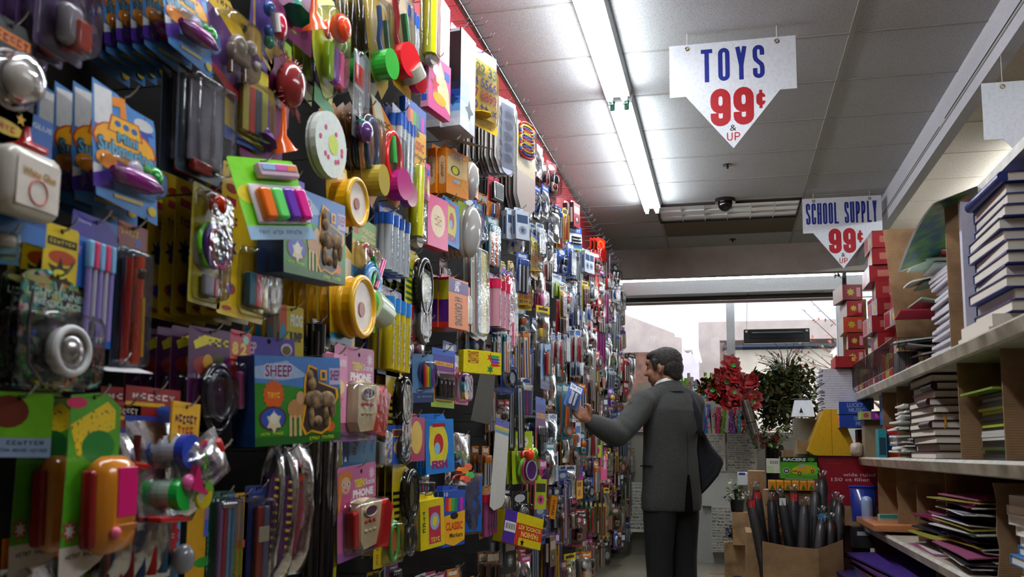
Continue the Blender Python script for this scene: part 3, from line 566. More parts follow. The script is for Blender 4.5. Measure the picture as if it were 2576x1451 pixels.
spec('slipper', 'padded_insole_bag', 'insole', mk_bag, hdr=None, toys=[Q('P', 'insole', [(.5+.46*math.sin(a*PI/12)*(1 if math.cos(a*PI/12) < .3 else .8), .6-.37*math.cos(a*PI/12)) for a in range(24)], -.012, .004, 'd8401ck', ), Q('P', 'insole_cover', [(.5+.36*math.sin(a*PI/12)*(1 if math.cos(a*PI/12) < .3 else .8), .61-.33*math.cos(a*PI/12)) for a in range(24)], .004, .007, '8a2c38w'), Q('b', 'label', .1, .04, .9, .12, -.002, .002, 'e8e8ecp', .001), Q('b', 'label', .2, .12, .5, .19, 0, .003, 'b82840p', .001), Q('b', 'label', .5, .12, .75, .19, 0, .003, 'c8b020p', .001)], d=.03, seed=5)
spec('slipperp', 'dotted_insole_bag', 'insole', mk_bag, hdr=None, toys=[Q('P', 'insole', [(.5+.46*math.sin(a*PI/12), .6-.38*math.cos(a*PI/12)) for a in range(24)], -.012, .004, '4a1c58k')] + [Q('b', 'dots', .5, .26+.062*i, .85, .285+.062*i, .003, .008, 'e0a81ck', .002) for i in range(12)], d=.03, seed=6)
spec('rodbag', 'black_wrapped_rod', 'rod', mk_bag, hdr=None, toys=[Q('v', 'rod', .5, .02, .99, .38, 0, '141114k'), Q('v', 'stripe', .2, .05, .99, .1, .01, '2c241ck')], d=.022, seed=8)
spec('yellowrod', 'yellow_wrapped_rod', 'rod', mk_bag, hdr=None, toys=[Q('v', 'rod', .5, .02, .99, .36, 0, 'a89c1ck')], d=.018, seed=3)
spec('animal', 'dog_figure_pack', 'toy', mk_card, c='5a2c70', shape=[(.05, 0), (.5, .03), (.95, .3), (1, .5), (.9, .85), (.75, 1), (.1, .78), (0, .7)],
     art=[Q('p', [(.05, 0), (.5, .03), (.95, .3), (1, .5), (.3, .25), (.05, .2)], 'e0b41cp'), Q('t', 'DOGGY', .2, .08, .7, .16, '2a1c10p'), Q('p', [(.02, .72), (.9, .9), (.78, 1), (.1, .8)], 'c8202cp')],
     toys=[Q('o', 'toy_dog', .55, .5, .16, .02, 'a8988ak'), Q('o', 'toy_dog', .75, .46, .1, .03, 'c0b0a8k'), Q('b', 'toy_dog', .35, .5, .8, .66, .008, .03, '9a8878k', .006), Q('v', 'toy_dog', .42, .6, .78, .04, .015, '8a6a50k'), Q('v', 'toy_dog', .75, .6, .8, .04, .015, '8a6a50k'), Q('o', 'toy_dog', .9, .6, .07, .03, 'd8c8b8k')], bl=[Q(.12, .22, .92, .82, .045)])
spec('figure', 'toy_figure_card', 'toy', mk_card, c='4a2c88', shape=[(.1, 0), (.9, 0), (1, .2), (1, .8), (.75, 1), (.1, .8), (0, .6)], art=[Q('p', [(.45, 0), (.9, 0), (1, .25), (.6, .1)], 'c83a88p'), Q('p', [(.12, .1), (.2, .1), (.25, .7), (.85, .85), (.85, .9), (.15, .72)], 'e0b030p'), Q('p', [(.7, .6), (.95, .5), (.9, .8), (.6, .7)], 'd8b41cp')],
     toys=[Q('o', 'toy_figure', .45, .25, .16, .02, '2a60b0k'), Q('o', 'toy_figure', .7, .4, .2, .03, 'd02040k', .28), Q('o', 'toy_figure', .45, .52, .13, .02, '2a58a8k'), Q('o', 'toy_figure', .5, .63, .14, .018, '2a8a68k'), Q('k', 'toy_figure', [(.5, .3), (.6, .5)], .1, .03, 'e8dcd8k')], bl=[Q(.18, .1, .92, .75, .035)])
spec('clay', 'clay_pack', 'clay', mk_card, c='c8a81c', art=[Q('p', [(0, .84), (.9, .98), (1, .8), (1, 1), (0, 1)], '2a4a9cp'), Q('p', [(.6, 0), (1, .05), (1, .2), (.55, .12)], 'd8c828p')], toys=[Q('b', 'clay_block', .25+.15*i, .3, .4+.15*i, .85, .004, .018, ['c8b84cp', 'c83828p', '3a4a58p', 'a8a030p'][i], .002) for i in range(4)], bl=[Q(.15, .22, .98, .92, .028)])
spec('claylong', 'long_clay_pack', 'clay', mk_card, c='e0b80c', art=[Q('e', .2, .16, .12, .03, 'a03020p'), Q('r', .1, .22, .3, .27, 'a8203cp'), Q('t', 'CLAY', .1, .34, .35, .41, '8c1c50p'), Q('s', .22, .56, .15, '20306cp', 7), Q('r', .18, .56, .26, .64, '20306cp'), Q('e', .23, .82, .13, .04, 'b83828p'), Q('s', .23, .82, .1, '2a3c9cp', 6), Q('e', .2, .95, .1, .015, 'a84020p')],
     toys=[Q('b', 'clay_block', .5, .68, .65, .9, .004, .02, '3a7088p', .002), Q('b', 'clay_block', .65, .68, .8, .9, .004, .02, 'd02c30p', .002), Q('b', 'clay_block', .8, .68, .92, .9, .004, .02, 'c0b030p', .002)], bl=[Q(.42, .5, 1.1, .95, .04)])
spec('rings', 'whistle_ring_pack', 'toy', mk_card, c='a89818', toys=[Q('o', 'knob', .5, .15, .2, .02, 'e03c18k'), Q('R', 'ring', .4, .5, .3, .05, .012, '60b020k', 1.2), Q('R', 'ring', .5, .5, .3, .05, .018, '5a2c90k', 1.2), Q('R', 'ring', .6, .5, .3, .05, .024, 'b81c5ck', 1.2), Q('b', 'eraser', .3, .75, .6, .92, .004, .015, '8a8898p'), Q('b', 'eraser', .6, .75, .75, .92, .004, .015, 'b82c38p')], bl=[Q(.1, .05, .95, .95, .03)])
spec('case', 'clear_plastic_case', 'case', mk_card, c='3a4456', art=[Q('r', 0, 0, 1, .1, '28303cp')], toys=[Q('b', 'clear_case', .05, .06, .95, .92, .004, .04, 'CLEAR', .008), Q('b', 'clear_case', .35, .1, .4, .9, .01, .044, 'CLEAR', .002), Q('b', 'foam_insert', .15, .1, .85, .88, .004, .012, '7a7480k', .004), Q('b', 'red_tab', .2, .86, .6, .97, .004, .02, '9a2824k', .004)])
spec('spiky', 'spiky_ball_pack', 'ball', mk_card, c='6a1048', art=[Q('t', 'OUTTIME', .1, .04, .9, .15, 'e8e4e8p'), Q('p', [(.5, 0), (1, 0), (1, .2)], '98c81cp'), Q('r', 0, .16, 1, .18, 'd8a018p')],
     toys=[Q('o', 'spiky_ball', .5, .58, .42, .03, '8c2a2ak', .5)] + [Q('k', 'spiky_ball', [(.5+.3*math.cos(i*2.4), .58+.28*math.sin(i*1.7)), (.5+.52*math.cos(i*2.4), .58+.36*math.sin(i*1.7))], [.012, .006], .03, 'b05850k') for i in range(64)] + [Q('c', 'label', .52, .55, .2, .05, .058, '3a3840p')])
spec('horns', 'party_horn_pack', 'toy', mk_card, c='7a1c5c', art=[Q('p', [(0, 0), (.3, 0), (.5, .3), (0, .2)], 'a0b030p'), Q('e', .3, .85, .08, .02, '70b020p'), Q('e', .6, .7, .06, .02, '70b020p')],
     toys=[Q('k', 'party_horn', [(.4, .1), (.4, .5), (.36, .68), (.34, .72)], [.03, .05, .16, .2], .02, '6a3c90k'), Q('k', 'party_horn', [(.72, .1), (.72, .5), (.76, .68), (.78, .72)], [.03, .05, .16, .2], .03, 'e05c18k')])
spec('hornst', 'party_horn_pack', 'toy', mk_card, c='7a1c5c', toys=[Q('k', 'party_horn', [(.4, .1), (.4, .5), (.36, .68), (.34, .72)], [.03, .05, .16, .2], .02, '107860k'), Q('k', 'party_horn', [(.72, .1), (.72, .5), (.76, .68), (.78, .72)], [.03, .05, .16, .2], .03, 'e85c18k')], art=[Q('p', [(0, 0), (.3, 0), (.5, .3), (0, .2)], 'a0b030p'), Q('e', .5, .85, .08, .02, '70b020p')])
spec('neon', 'highlighter_pack', 'pens', mk_card, c='7ad018', art=[Q('r', 0, .84, 1, 1, '90b8d8p'), Q('t', 'four neon colors', .15, .88, .8, .94, '3a5a7ap'), Q('e', .2, .45, .2, .12, 'e8d020p')],
     toys=[Q('b', 'eraser_box', .32, .1, .92, .27, .004, .022, 'c8a8b8p', .003), Q('b', 'eraser_box', .36, .12, .56, .2, .02, .0235, '90b0d8p', .001), Q('b', 'eraser_box', .56, .12, .74, .2, .02, .0235, 'd058a8p', .001), Q('b', 'eraser_box', .74, .12, .9, .2, .02, .0235, 'e08050p', .001), Q('b', 'tray', .15, .34, .95, .82, .002, .01, 'e8e4e8k', .003)] + [Q('b', 'marker', .2+.18*i, .42, .36+.18*i, .8, .008, .03, ['f0701ck', '68d868k', '6a30a8k', 'e0208ck'][i], .005) for i in range(4)])
def mk_sheep(w, h, **k):
    p = Pk(w, h); d = .065; b = p.part('carton'); V0 = p.V(.2)
    b.box(p.U(0), p.U(1), p.V(1), V0, 0, d, '2c5c9cp')
    b.add([(p.U(0), V0+.0003, 0), (p.U(0), V0+.0003, d), (p.U(1), V0+.0003, d), (p.U(1), V0+.0003, 0)], [[0, 1, 2, 3]], '6a9c2cp')
    b.add([(p.U(0)-.0003, p.V(1), 0), (p.U(0)-.0003, p.V(1), d), (p.U(0)-.0003, V0, d), (p.U(0)-.0003, V0, 0)], [[0, 1, 2, 3]], '1c3c70p')
    out = [(.55, .4), (.6, .27), (.7, .3), (.72, .43), (.86, .47), (.96, .5), (.97, .58), (.88, .7), (.85, .88), (.75, .93), (.62, .9), (.55, .93), (.5, .85), (.55, .65), (.54, .5)]
    p.art(b, [Q('p', [(0, .2), (1, .2), (1, .52), (.5, .5), (0, .45)], '4a78b8p'), Q('p', [(0, .3), (.35, .24), (.6, .38), (.3, .42), (0, .4)], '9ab0d0p'), Q('p', [(0, .44), (.3, .46), (.6, .5), (1, .5), (1, 1), (0, 1)], '2c7a1cp'), Q('r', 0, .92, 1, 1, '1c5c14p'),
              Q('t', 'SHEEP', .1, .27, .42, .4, 'd8d0e0p', 0, .08), Q('t', 'SHEEP', .11, .28, .41, .39, '6a1c60p', 0, .02), Q('r', .86, .3, 1, .46, 'b8b0d0p'), Q('t', 'SHEEP', .87, .32, .99, .42, '7a1c60p', 0, .03), Q('s', .2, .55, .12, 'd05818p', 16, .85), Q('t', 'TOY', .13, .52, .27, .58, 'f0c030p'), Q('e', .19, .76, .15, .11, '5a2410p'), Q('e', .19, .76, .13, .095, '2a4ca8p'), Q('s', .2, .79, .09, 'd8c8a0p', 6, .6), Q('e', .2, .76, .045, .05, 'e8dcc8p'), Q('e', .86, .86, .06, .05, 'd86020p'),
              Q('e', .45, .68, .1, .09, 'b07c48p'), Q('r', .37, .74, .4, .93, 'c8a878p'), Q('r', .42, .74, .45, .93, 'c8a878p'), Q('r', .48, .74, .51, .93, 'c8a878p'), Q('e', .5, .58, .05, .06, 'c09468p'), Q('p', out, 'e8a018p'), Q('r', .74, .32, .82, .42, 'e8a018p'), Q('r', .76, .34, .8, .4, '304050p'), Q('t', 'SHEEP FIGURE', .6, .94, .9, .98, 'c8d030p'), Q('t', 'soft touch', .05, .88, .3, .91, 'b8c830p')], d)
    cx = sum(q[0] for q in out)/len(out); cy = sum(q[1] for q in out)/len(out)
    p.art(b, [Q('p', [(cx+(x-cx)*.88, cy+(y-cy)*.93) for x, y in out], '3a2c24p')], d+.002)
    t = p.part('sheep_toy'); z = d+.003
    def e(x, y, rx, ry, c): t.sph(p.U(x), p.V(y), z, rx*w, ry*h, .006, 'PLUSH', 12, 8)
    e(.66, .6, .12, .09, 'a8835ek'); e(.63, .45, .05, .07, 'b8946ek'); e(.82, .6, .1, .08, '9a7454k'); e(.61, .37, .035, .05, 'c0a07ak'); e(.62, .76, .03, .1, 'a88a68k'); e(.8, .76, .03, .1, 'b09070k'); e(.88, .68, .04, .1, '8a6a4ck'); e(.7, .8, .05, .05, '4a4038k')
    g = p.part('hang_tab'); g.prism([(p.U(.02), V0), (p.U(.7), V0), (p.U(.7), p.V(.02)), (p.U(.02), p.V(0))], 0, .0015, '5a4aa8p'); g.disc(p.U(.4), p.V(.05), .006, .001, .002, '15130fw', 8)
    p.art(g, [Q('t', 'SHEEP', .04, .06, .26, .17, 'd8a8c8p', 0, .03), Q('e', .6, .12, .07, .06, 'c8b8d8p'), Q('e', .6, .13, .05, .045, '7a5838p')], .0018)
    return p.parts
spec('sheep', 'sheep_figure_box', 'toy', mk_sheep)
spec('slime', 'purple_card_pack', 'toy', mk_card, c='4a0c48', art=[Q('p', [(.1, .16), (.35, .08), (.8, .1), (.5, .16), (.15, .24)], 'd8c81cp'), Q('t', 'SUMO', .2, .1, .98, .2, 'd0c01cp', 0, .04), Q('e', .4, .4, .3, .1, '8a2414p'), Q('k' if 0 else 'e', .45, .36, .12, .08, 'c08a18p'), Q('e', .7, .32, .15, .05, '4a4818p')], toys=[Q('R', 'cable', .6, .75, .35, .06, .01, '14121ck', 1.3), Q('R', 'cable', .55, .72, .25, .05, .02, '2c2a3ak', 1.3)], bl=[Q(.1, .5, .98, .97, .03)])
spec('redcard', 'red_card_pack', 'toy', mk_card, c='b00c38', art=[Q('e', .75, .1, .14, .05, '90c8b8p'), Q('t', '8', .1, .14, .4, .3, 'e0b81cp', 0, .06), Q('t', '2', .5, .14, .8, .3, 'e0b81cp', 0, .06), Q('r', 0, .33, 1, .35, 'd88018p')], toys=[Q('b', 'toy', .2, .5, .8, .95, .004, .02, 'c8508ak', .005)], bl=[Q(.1, .38, .95, .98, .03)])
spec('frog', 'frog_game_pack', 'toy', mk_card, c='b8a014', art=[Q('r', 0, 0, .3, 1, 'b04818p'), Q('e', .15, .55, .12, .2, '1c7aa0p'), Q('t', 'FROG', .45, .15, .95, .4, 'd8d4c8p', 0, .05), Q('t', 'JUMP', .4, .5, .95, .75, '30301cp', 0, .05)])
spec('rope', 'whistle_toy_pack', 'toy', mk_card, c='c0c818', shape=[(.25, 0), (.8, 0), (1, .25), (1, .35), (.9, .7), (.85, 1), (.5, .98), (.1, .7), (0, .5), (.1, .2)], toys=[Q('o', 'orange_knob', .6, .32, .24, .035, 'f0481ck'), Q('R', 'orange_knob', .6, .32, .12, .05, .05, 'f85c28k'), Q('o', 'flower', .85, .42, .14, .02, '90c020k'), Q('o', 'flower', .7, .45, .12, .02, 'a8d030k'), Q('b', 'bead_bar', .3, .5, .5, .85, .01, .03, '98c818k', .005), Q('b', 'bead_bar', .5, .5, .7, .85, .01, .03, '8a30a8k', .005), Q('b', 'bead_bar', .7, .5, .9, .85, .01, .03, 'f02080k', .005)], bl=[Q(.15, .18, .95, .9, .045)])
spec('cap', 'bubble_tube_pack', 'toy', mk_card, c='d0a018', shape=[(.25, 0), (.9, .2), (1, .6), (.95, .85), (.95, 1), (.5, .93), (.3, .8), (0, .1)], art=[Q('g', .1, .1, .9, .75, ['e8d0b0p', 'e0c078p', 'd8b838p']), Q('t', 'Magic', .3, .14, .7, .2, '3a2c10p')], toys=[Q('k', 'toy_straw', [(.45, .2), (.5, .35), (.45, .5), (.6, .68)], .05, .015, 'c8202ck'), Q('k', 'toy_straw', [(.65, .3), (.75, .6)], .06, .02, '1c7a3ck'), Q('c', 'cap', .6, .72, .27, .01, .05, 'e0242ck'), Q('k', 'tube', [(.72, .76), (.86, .84)], .2, .03, 'c8c8b8k'), Q('c', 'cap', .9, .86, .18, .02, .045, 'c8202ck')], bl=[Q(.1, .12, .92, .66, .03)])
spec('capgreen', 'bubble_tube_pack', 'toy', mk_card, c='b09018', shape=[(.25, 0), (.9, .2), (1, .6), (.95, .85), (.7, 1), (.3, .8), (0, .1)], toys=[Q('k', 'toy_straw', [(.45, .2), (.5, .35), (.45, .5), (.6, .68)], .05, .015, '205cb0k'), Q('k', 'toy_straw', [(.65, .3), (.75, .6)], .06, .02, '1c6a2ck'), Q('c', 'cap', .55, .72, .27, .01, .05, '3cb03ck')], bl=[Q(.1, .12, .92, .66, .03)])
spec('capyellow', 'bubble_tube_pack', 'toy', mk_card, c='d08018', shape=[(.25, 0), (.9, .2), (1, .6), (.95, .85), (.7, 1), (.3, .8), (0, .1)], toys=[Q('R', 'toy_straw', .5, .42, .22, .05, .015, '1c4a78k', 2), Q('c', 'cap', .55, .75, .25, .01, .05, 'b8a038k')], bl=[Q(.1, .12, .92, .66, .03)])
spec('capmag', 'bubble_tube_pack', 'toy', mk_card, c='e08818', shape=[(0, 0), (.3, .05), (.9, .3), (1, .6), (.95, .85), (.9, 1), (.4, .93), (.25, .7)], art=[Q('p', [(0, 0), (.3, .05), (.5, .3), (.2, .3)], 'e8e4c8p'), Q('t', 'MAGIC', .2, .2, .6, .26, '2a2410p')], toys=[Q('R', 'toy_straw', .5, .55, .22, .06, .02, 'e0241ck', 1.8), Q('k', 'toy_straw', [(.45, .35), (.5, .6)], .08, .02, '38a83ck'), Q('c', 'cap', .62, .8, .25, .01, .05, 'b81c78k'), Q('c', 'cap', .9, .86, .2, .02, .045, 'a84068k')], bl=[Q(.25, .3, .92, .72, .03)])
spec('oval', 'padded_eye_mask_pack', 'mask', mk_card, c='68a878', shape=[(.1, 0), (.7, .06), (.75, .2), (.15, .2)], toys=[Q('c', 'oval_mask', .5, .58, .46, .0, .028, 'e0e4dcp'), Q('R', 'oval_mask', .5, .58, .44, .03, .01, 'b0a8a0f', 1.0), Q('c', 'flower_print', .55, .56, .14, .028, .0288, 'c8d850p')] + [Q('c', 'flower_print', .5+.32*math.cos(i), .58+.16*math.sin(i), .035, .028, .029, 'c8306cp') for i in range(9)])
spec('slim', 'price_tagged_tube', 'toy', mk_card, c='a8a8b0', art=[Q('bar', .1, .4, .9, .75), Q('r', .1, .15, .9, .38, 'd0281cp')], toys=[Q('b', 'tube', .15, .8, .85, .88, .005, .03, '1c8a78k', .008), Q('o', 'tube', .5, .92, .4, .02, '5a3470k')], bl=[Q(.02, .02, .98, .99, .02)])
spec('ring', 'yellow_ring_toy_pack', 'toy', mk_card, c='d8b018', shape=[(0, 0), (.3, .02), (.85, .15), (1, .5), (1, 1), (.2, .95)], art=[Q('p', [(0, 0), (.3, .02), (.5, .35), (0, .45)], 'b8502cp'), Q('r', .5, .2, .8, .4, 'e0d8c8p'), Q('r', .2, .9, .9, .98, '2a90b0p'), Q('e', .2, .38, .12, .03, '2a80b0p')],
     toys=[Q('c', 'yellow_ring', .62, .65, .4, .002, .05, 'e0a014k'), Q('R', 'yellow_ring', .62, .65, .38, .05, .052, 'f0b41ck'), Q('c', 'dial', .62, .65, .33, .05, .052, 'e8d8c8p'), Q('c', 'dial', .58, .68, .1, .05, .055, '8a3018p')])
spec('magic', 'magic_straw_pack', 'toy', mk_card, c='78a838', art=[Q('r', .05, .08, .25, .22, 'b83828p'), Q('e', .14, .08, .08, .04, 'c8906cp'), Q('t', 'MAGIC', .4, .1, .95, .18, 'e8d890p', 0, .04), Q('t', 'STRAWS', .38, .2, .97, .28, 'e0d088p', 0, .04), Q('p', [(0, .3), (1, .3), (1, .6), (0, .6)], 'd8b048p'), Q('r', 0, .6, 1, .9, '4a8ab8p')],
     toys=[Q('k', 'toy_straw', [(.3, .35), (.4, .4), (.7, .45)], .05, .02, 'c8202ck'), Q('k', 'toy_straw', [(.45, .45), (.55, .6), (.4, .8)], .05, .03, '1c8a3ck'), Q('k', 'toy_straw', [(.95, .42), (.8, .6), (.6, .8)], .04, .03, 'e05890k'), Q('R', 'toy_straw', .5, .75, .3, .06, .025, '2878b8k', 1.0), Q('R', 'toy_straw', .5, .75, .22, .05, .03, '8ab8d8k', 1.0)], bl=[Q(.1, .3, .95, .95, .03)])
spec('greenball', 'green_whistle_pack', 'toy', mk_card, c='68a830', toys=[Q('k', 'whistle', [(.2, .35), (.9, .5)], [.35, .3], .03, 'c8d8b8k'), Q('o', 'whistle', .2, .35, .35, .03, '3cb02ck')])
def mk_pens(w, h, hdr='1c3c90', cols=('2a5cb8k',), body='b0b4b8k', n=4, txt='Glue Pen', tc='1c2c50p', **k):
    p = Pk(w, h); c = p.part('card'); c.prism(rr(p.U(0), p.V(1), p.U(1), p.V(0), .004, 2), -.0008, 0, hdr + 'p', '8b8882w'); c.disc(0, .004, .004, -.001, .0006, '15130fw', 8)
    p.art(c, [Q('t', txt, .15, .03, .85, .09, 'd8a040p')], 0)
    for i in range(n):
        x = (i+.5)/n; r = .46/n*w; q = p.part('pen')
        q.tube([(p.U(x), p.V(.14), r), (p.U(x), p.V(.3), r)], r*.98, cols[i % len(cols)], 8); q.tube([(p.U(x), p.V(.3), r), (p.U(x), p.V(.95), r)], r*.9, body, 8)
        q.text(txt, p.U(x)-r*.45, p.V(.9), p.U(x)+r*.45, p.V(.4), 2*r*.96, tc, .01, 270)
    return p.parts
spec('gluepen', 'glue_pen_pack', 'pens', mk_pens, n=4)
spec('gluestick', 'glue_stick_pack', 'glue', mk_pens, hdr='1c2c78', cols=('2a80c8k',), body='c8b018k', n=4, txt='GLUE STICK')
spec('magni', 'magnifier_pack', 'magnifier', mk_card, c='e0c414', shape=[(.0, .02), (.5, 0), (1, .12), (1, 1), (.3, .95), (.1, .85), (.1, .2)], art=[Q('g', .12, .22, .5, .82, ['186a28p', 'e0c414p']*9)],
     toys=[Q('R', 'lens_frame', .68, .38, .26, .06, .02, '1c1a18k', 1.5), Q('c', 'lens', .68, .38, .23, .016, .02, 'a89c30k', 20), Q('v', 'handle', .68, .56, .78, .06, .02, 'b8b8b8m'), Q('R', 'small_lens', .68, .84, .17, .05, .02, '6a6460k', 1.3), Q('c', 'small_lens', .68, .84, .15, .014, .018, 'c8c4b8k')], bl=[Q(.4, .16, .97, .97, .03)])
spec('magnib', 'dark_magnifier_pack', 'magnifier', mk_card, c='c8ac14', shape=[(.0, .02), (.5, 0), (1, .1), (1, .2), (.95, 1), (.1, 1), (.0, .3)], art=[Q('g', .05, .3, .4, .85, ['14140cp', 'a89c14p']*8), Q('r', .1, .88, .95, 1, 'd8bc14p')],
     toys=[Q('R', 'lens_frame', .66, .34, .25, .07, .02, '12100ek', 1.55), Q('c', 'lens', .66, .34, .22, .014, .018, '6a6420k'), Q('v', 'handle', .66, .52, .8, .06, .02, '3a3836m'), Q('R', 'small_lens', .66, .82, .2, .06, .02, '2a2826k', 1.2)], bl=[Q(.38, .14, .97, .97, .03)])
spec('markers', 'marker_box', 'markers', mk_box, c='1c4ca8', side='2a68c0', d=.02, tab=.08, art=[Q('p', [(0, .5), (1, .42), (1, .92), (.5, 1), (0, .92)], 'e8a818p'), Q('g', .1, .2, .9, .42, ['c8202cp', 'e88018p', '38a030p', '1c7a60p', '4a3ca0p', 'c020a0p'], 1), Q('e', .5, .5, .18, .06, '181410p'), Q('t', 'CLASSIC', .12, .6, .9, .74, 'c83820p', 0, .04), Q('t', 'Markers', .3, .78, .9, .86, '3a2c10p'), Q('t', '10', .02, .1, .2, .17, 'e8e8f0p')], sideart=[Q('t', 'Classic Markers', .3, .3, .7, .8, 'e8c030p', 270)])
spec('yellowtube', 'yellow_tube_pack', 'toy', mk_card, c='a89c5c', art=[Q('t', 'BUBBLE', .5, .5, .9, .9, '8a8030p', 270)], toys=[Q('v', 'yellow_tube', .4, .05, .9, .28, .02, 'd8d418k'), Q('c', 'clip', .5, .95, .25, .01, .03, 'b8b0a8k')], bl=[Q(.02, .02, .98, .98, .035)])
spec('flash', 'flash_card_box', 'cards', mk_box, c='d85090', side='d890a8', d=.03, tab=.06, art=[Q('p', [(.5, .1), (.9, .5), (1, .9), (.2, .6)], 'e8d8a0p'), Q('e', .5, .75, .3, .1, 'e8b018p'), Q('e', .35, .3, .2, .1, 'e8e0e8p'), Q('r', .7, .2, .95, .35, '2a58b0p'), Q('s', .3, .55, .2, 'c83038p')], sideart=[Q('t', 'FLASH', .1, .1, .9, .16, '6a1c60p'), Q('t', 'CARDS', .1, .18, .9, .23, '6a1c60p'), Q('e', .4, .45, .3, .1, 'e8c8b0p'), Q('e', .4, .38, .25, .06, '3a1c14p'), Q('r', .1, .62, .8, .9, '3058b8p'), Q('t', '123', .4, .7, .9, .8, 'f0f0f0p')])
spec('modelbox', 'black_blue_box', 'box', mk_box, c='c4c8cc', side='101216', d=.062, tab=.1, toptab='c8ccd0', bottom='a8aab0', art=[Q('g', 0, .4, .6, 1, ['b0b8c4p', '8098b8p', '98a8c0p', 'b8c8d8p', 'd8dce0p']), Q('r', .0, .1, 1, .13, 'a0a4a8p'), Q('s', .6, .8, .3, '2a3440p', 4)], sideart=[Q('g', 0, .6, 1, 1, ['16203cp', '1c3c8cp', '2c68c0p', '68a0d8p', 'b8c8d8p', 'd8dce0p']), Q('s', .5, .76, .45, '1a2030p', 4), Q('r', .1, .1, .9, .13, 'c0c4c8p')])
spec('numbers', 'magnetic_number_pack', 'toy', mk_card, c='e0b414', art=[Q('p', [(0, 0), (1, 0), (1, .14), (.5, .06), (0, .1)], '5448b0p'), Q('t', 'Educational', .1, .05, .94, .165, 'c8e060p', 0, .05), Q('t', 'BASIC', .02, .01, .3, .05, 'e8e8f8p'), Q('t', 'Magnetic', .2, .93, .8, .97, 'a88818p')],
     toys=[Q('tx', 'numbers', '1 22 33', .06, .19, .94, .32, .008, '145840p'), Q('tx', 'numbers', '44 5566', .04, .36, .94, .49, .008, '4a3088p'), Q('tx', 'numbers', '77 8899', .04, .52, .94, .65, .008, 'b02c28p'), Q('tx', 'numbers', '00 ++ -x', .04, .68, .94, .79, .008, '26307cp'), Q('v', 'stick', .3, .86, .87, .25, .01, 'e8b818k'), Q('b', 'stick', .1, .84, .85, .88, .004, .014, 'e8b818k')], bl=[Q(.02, .17, .98, .92, .018)])
def mk_tray(w, h, c='c8b898', rim='e0d8d0', film='CLEAR', back='6a4a30', taper=1, **k):
    p = Pk(w, h); b = p.part('tray')
    o = [(.1, 0), (.9, 0), (1, .15), (1, .82), (.75, 1), (.25, 1), (0, .82), (0, .15)] if taper else [(.15, 0), (.85, 0), (1, .12), (1, .85), (.8, 1), (.2, 1), (0, .85), (0, .12)]
    b.prism([(p.U(x), p.V(y)) for x, y in o], -.001, .001, c + 'p', back + 'p')
    b.torus(0, p.V(.5), .002, w*.48, .003, rim + 'k', 16, 6, h/w*.98)
    for i in range(6):
        b.disc(p.U(.5), p.V(.14+i*.145), w*.28, .001, .01, (k.get('pearl') or 'c8c8d0') + 'k', 12)
    blister(p.part('blister'), p.U(.06), p.U(.94), p.V(.93), p.V(.05), .014, film)
    return p.parts
spec('tray', 'clear_bead_tray', 'tray', mk_tray, c='d8d4d0', pearl='b8bcd0')
spec('fan', 'beige_fan_pack', 'fan', mk_card, c='a89878', shape=[(0, .08), (.3, 0), (1, .06), (1, .85), (.7, .97), (.3, 1), (0, .8)], art=[Q('p', [(0, .08), (.3, 0), (1, .06), (1, .16), (0, .2)], 'd8c84cp'), Q('p', [(0, .5), (1, .5), (1, .85), (.7, .97), (.3, 1), (0, .8)], '9a8880p')], back='6a4438p')
spec('bangles', 'bangle_pack', 'bangles', mk_card, c='d8c8d0', toys=[Q('R', 'bangle', .5, .12+.085*i, .4, .05, .012, RB[(i*2) % 6][:6]+'k', .35) for i in range(10)], bl=[Q(.02, .05, .98, .97, .03)])
spec('orangebox', 'orange_crayon_box', 'crayons', mk_box, c='e88c1c', side='d87818', d=.035, tab=.14, art=[Q('p', [(.05, .3), (.25, .26), (.5, .3), (.95, .27), (.95, .62), (.5, .66), (.05, .62)], 'e8c888p'), Q('t', 'Memory', .2, .2, .85, .3, 'e8e8f0p'), Q('e', .4, .52, .2, .09, '202018p'), Q('e', .4, .52, .14, .075, 'e8e020p'), Q('s', .75, .75, .2, 'e8a020p'), Q('r', .3, .7, .6, .76, '90b8d8p')], sideart=[Q('p', [(.1, .32), (.5, .28), (.9, .32), (.9, .8), (.5, .84), (.1, .8)], 'd8b888p'), Q('t', 'Memory', .3, .4, .7, .7, '6a3818p', 270)])
spec('pinkbox', 'pink_card_box', 'box', mk_box, c='d8407c', side='c88aa8', d=.045, tab=.05, art=[Q('e', .5, .5, .35, .3, 'e8c8a0p'), Q('t', 'ABC', .3, .4, .7, .6, 'b08040p', 270)], sideart=[Q('r', .1, .5, .4, .62, 'e8d8e0p'), Q('r', .55, .5, .85, .62, 'e8d8e0p'), Q('r', .1, .7, .4, .82, 'e8d8e0p'), Q('bar', .2, .86, .7, .97)])
spec('fish', 'fish_card_box', 'cards', mk_box, c='2a78c0', side='1c68b0', d=.022, tab=.1, art=[Q('e', .45, .52, .34, .36, 'd8c838p'), Q('r', .15, .2, .3, .85, 'd8c838p'), Q('e', .45, .5, .17, .17, 'b82830p'), Q('e', .4, .58, .1, .1, '80b8d8p'), Q('r', .25, .16, .7, .22, 'a81c2cp'), Q('t', 'FISH', .2, .78, .75, .92, '8c1c70p', 0, .05)], sideart=[Q('t', 'FISH', .2, .15, .8, .38, '8c1c8cp', 270, .04), Q('t', 'CARD GAME', .3, .5, .7, .9, 'e0c848p', 270)])
spec('magbox', 'magenta_card_box', 'cards', mk_box, c='98184c', side='8c1848', d=.022, tab=.08, art=[Q('e', .5, .5, .35, .35, 'd0a83cp')], sideart=[Q('t', 'Memory', .2, .12, .8, .45, 'c8a838p', 270), Q('t', 'CARD GAME', .3, .52, .7, .92, '50b0a0p', 270)])
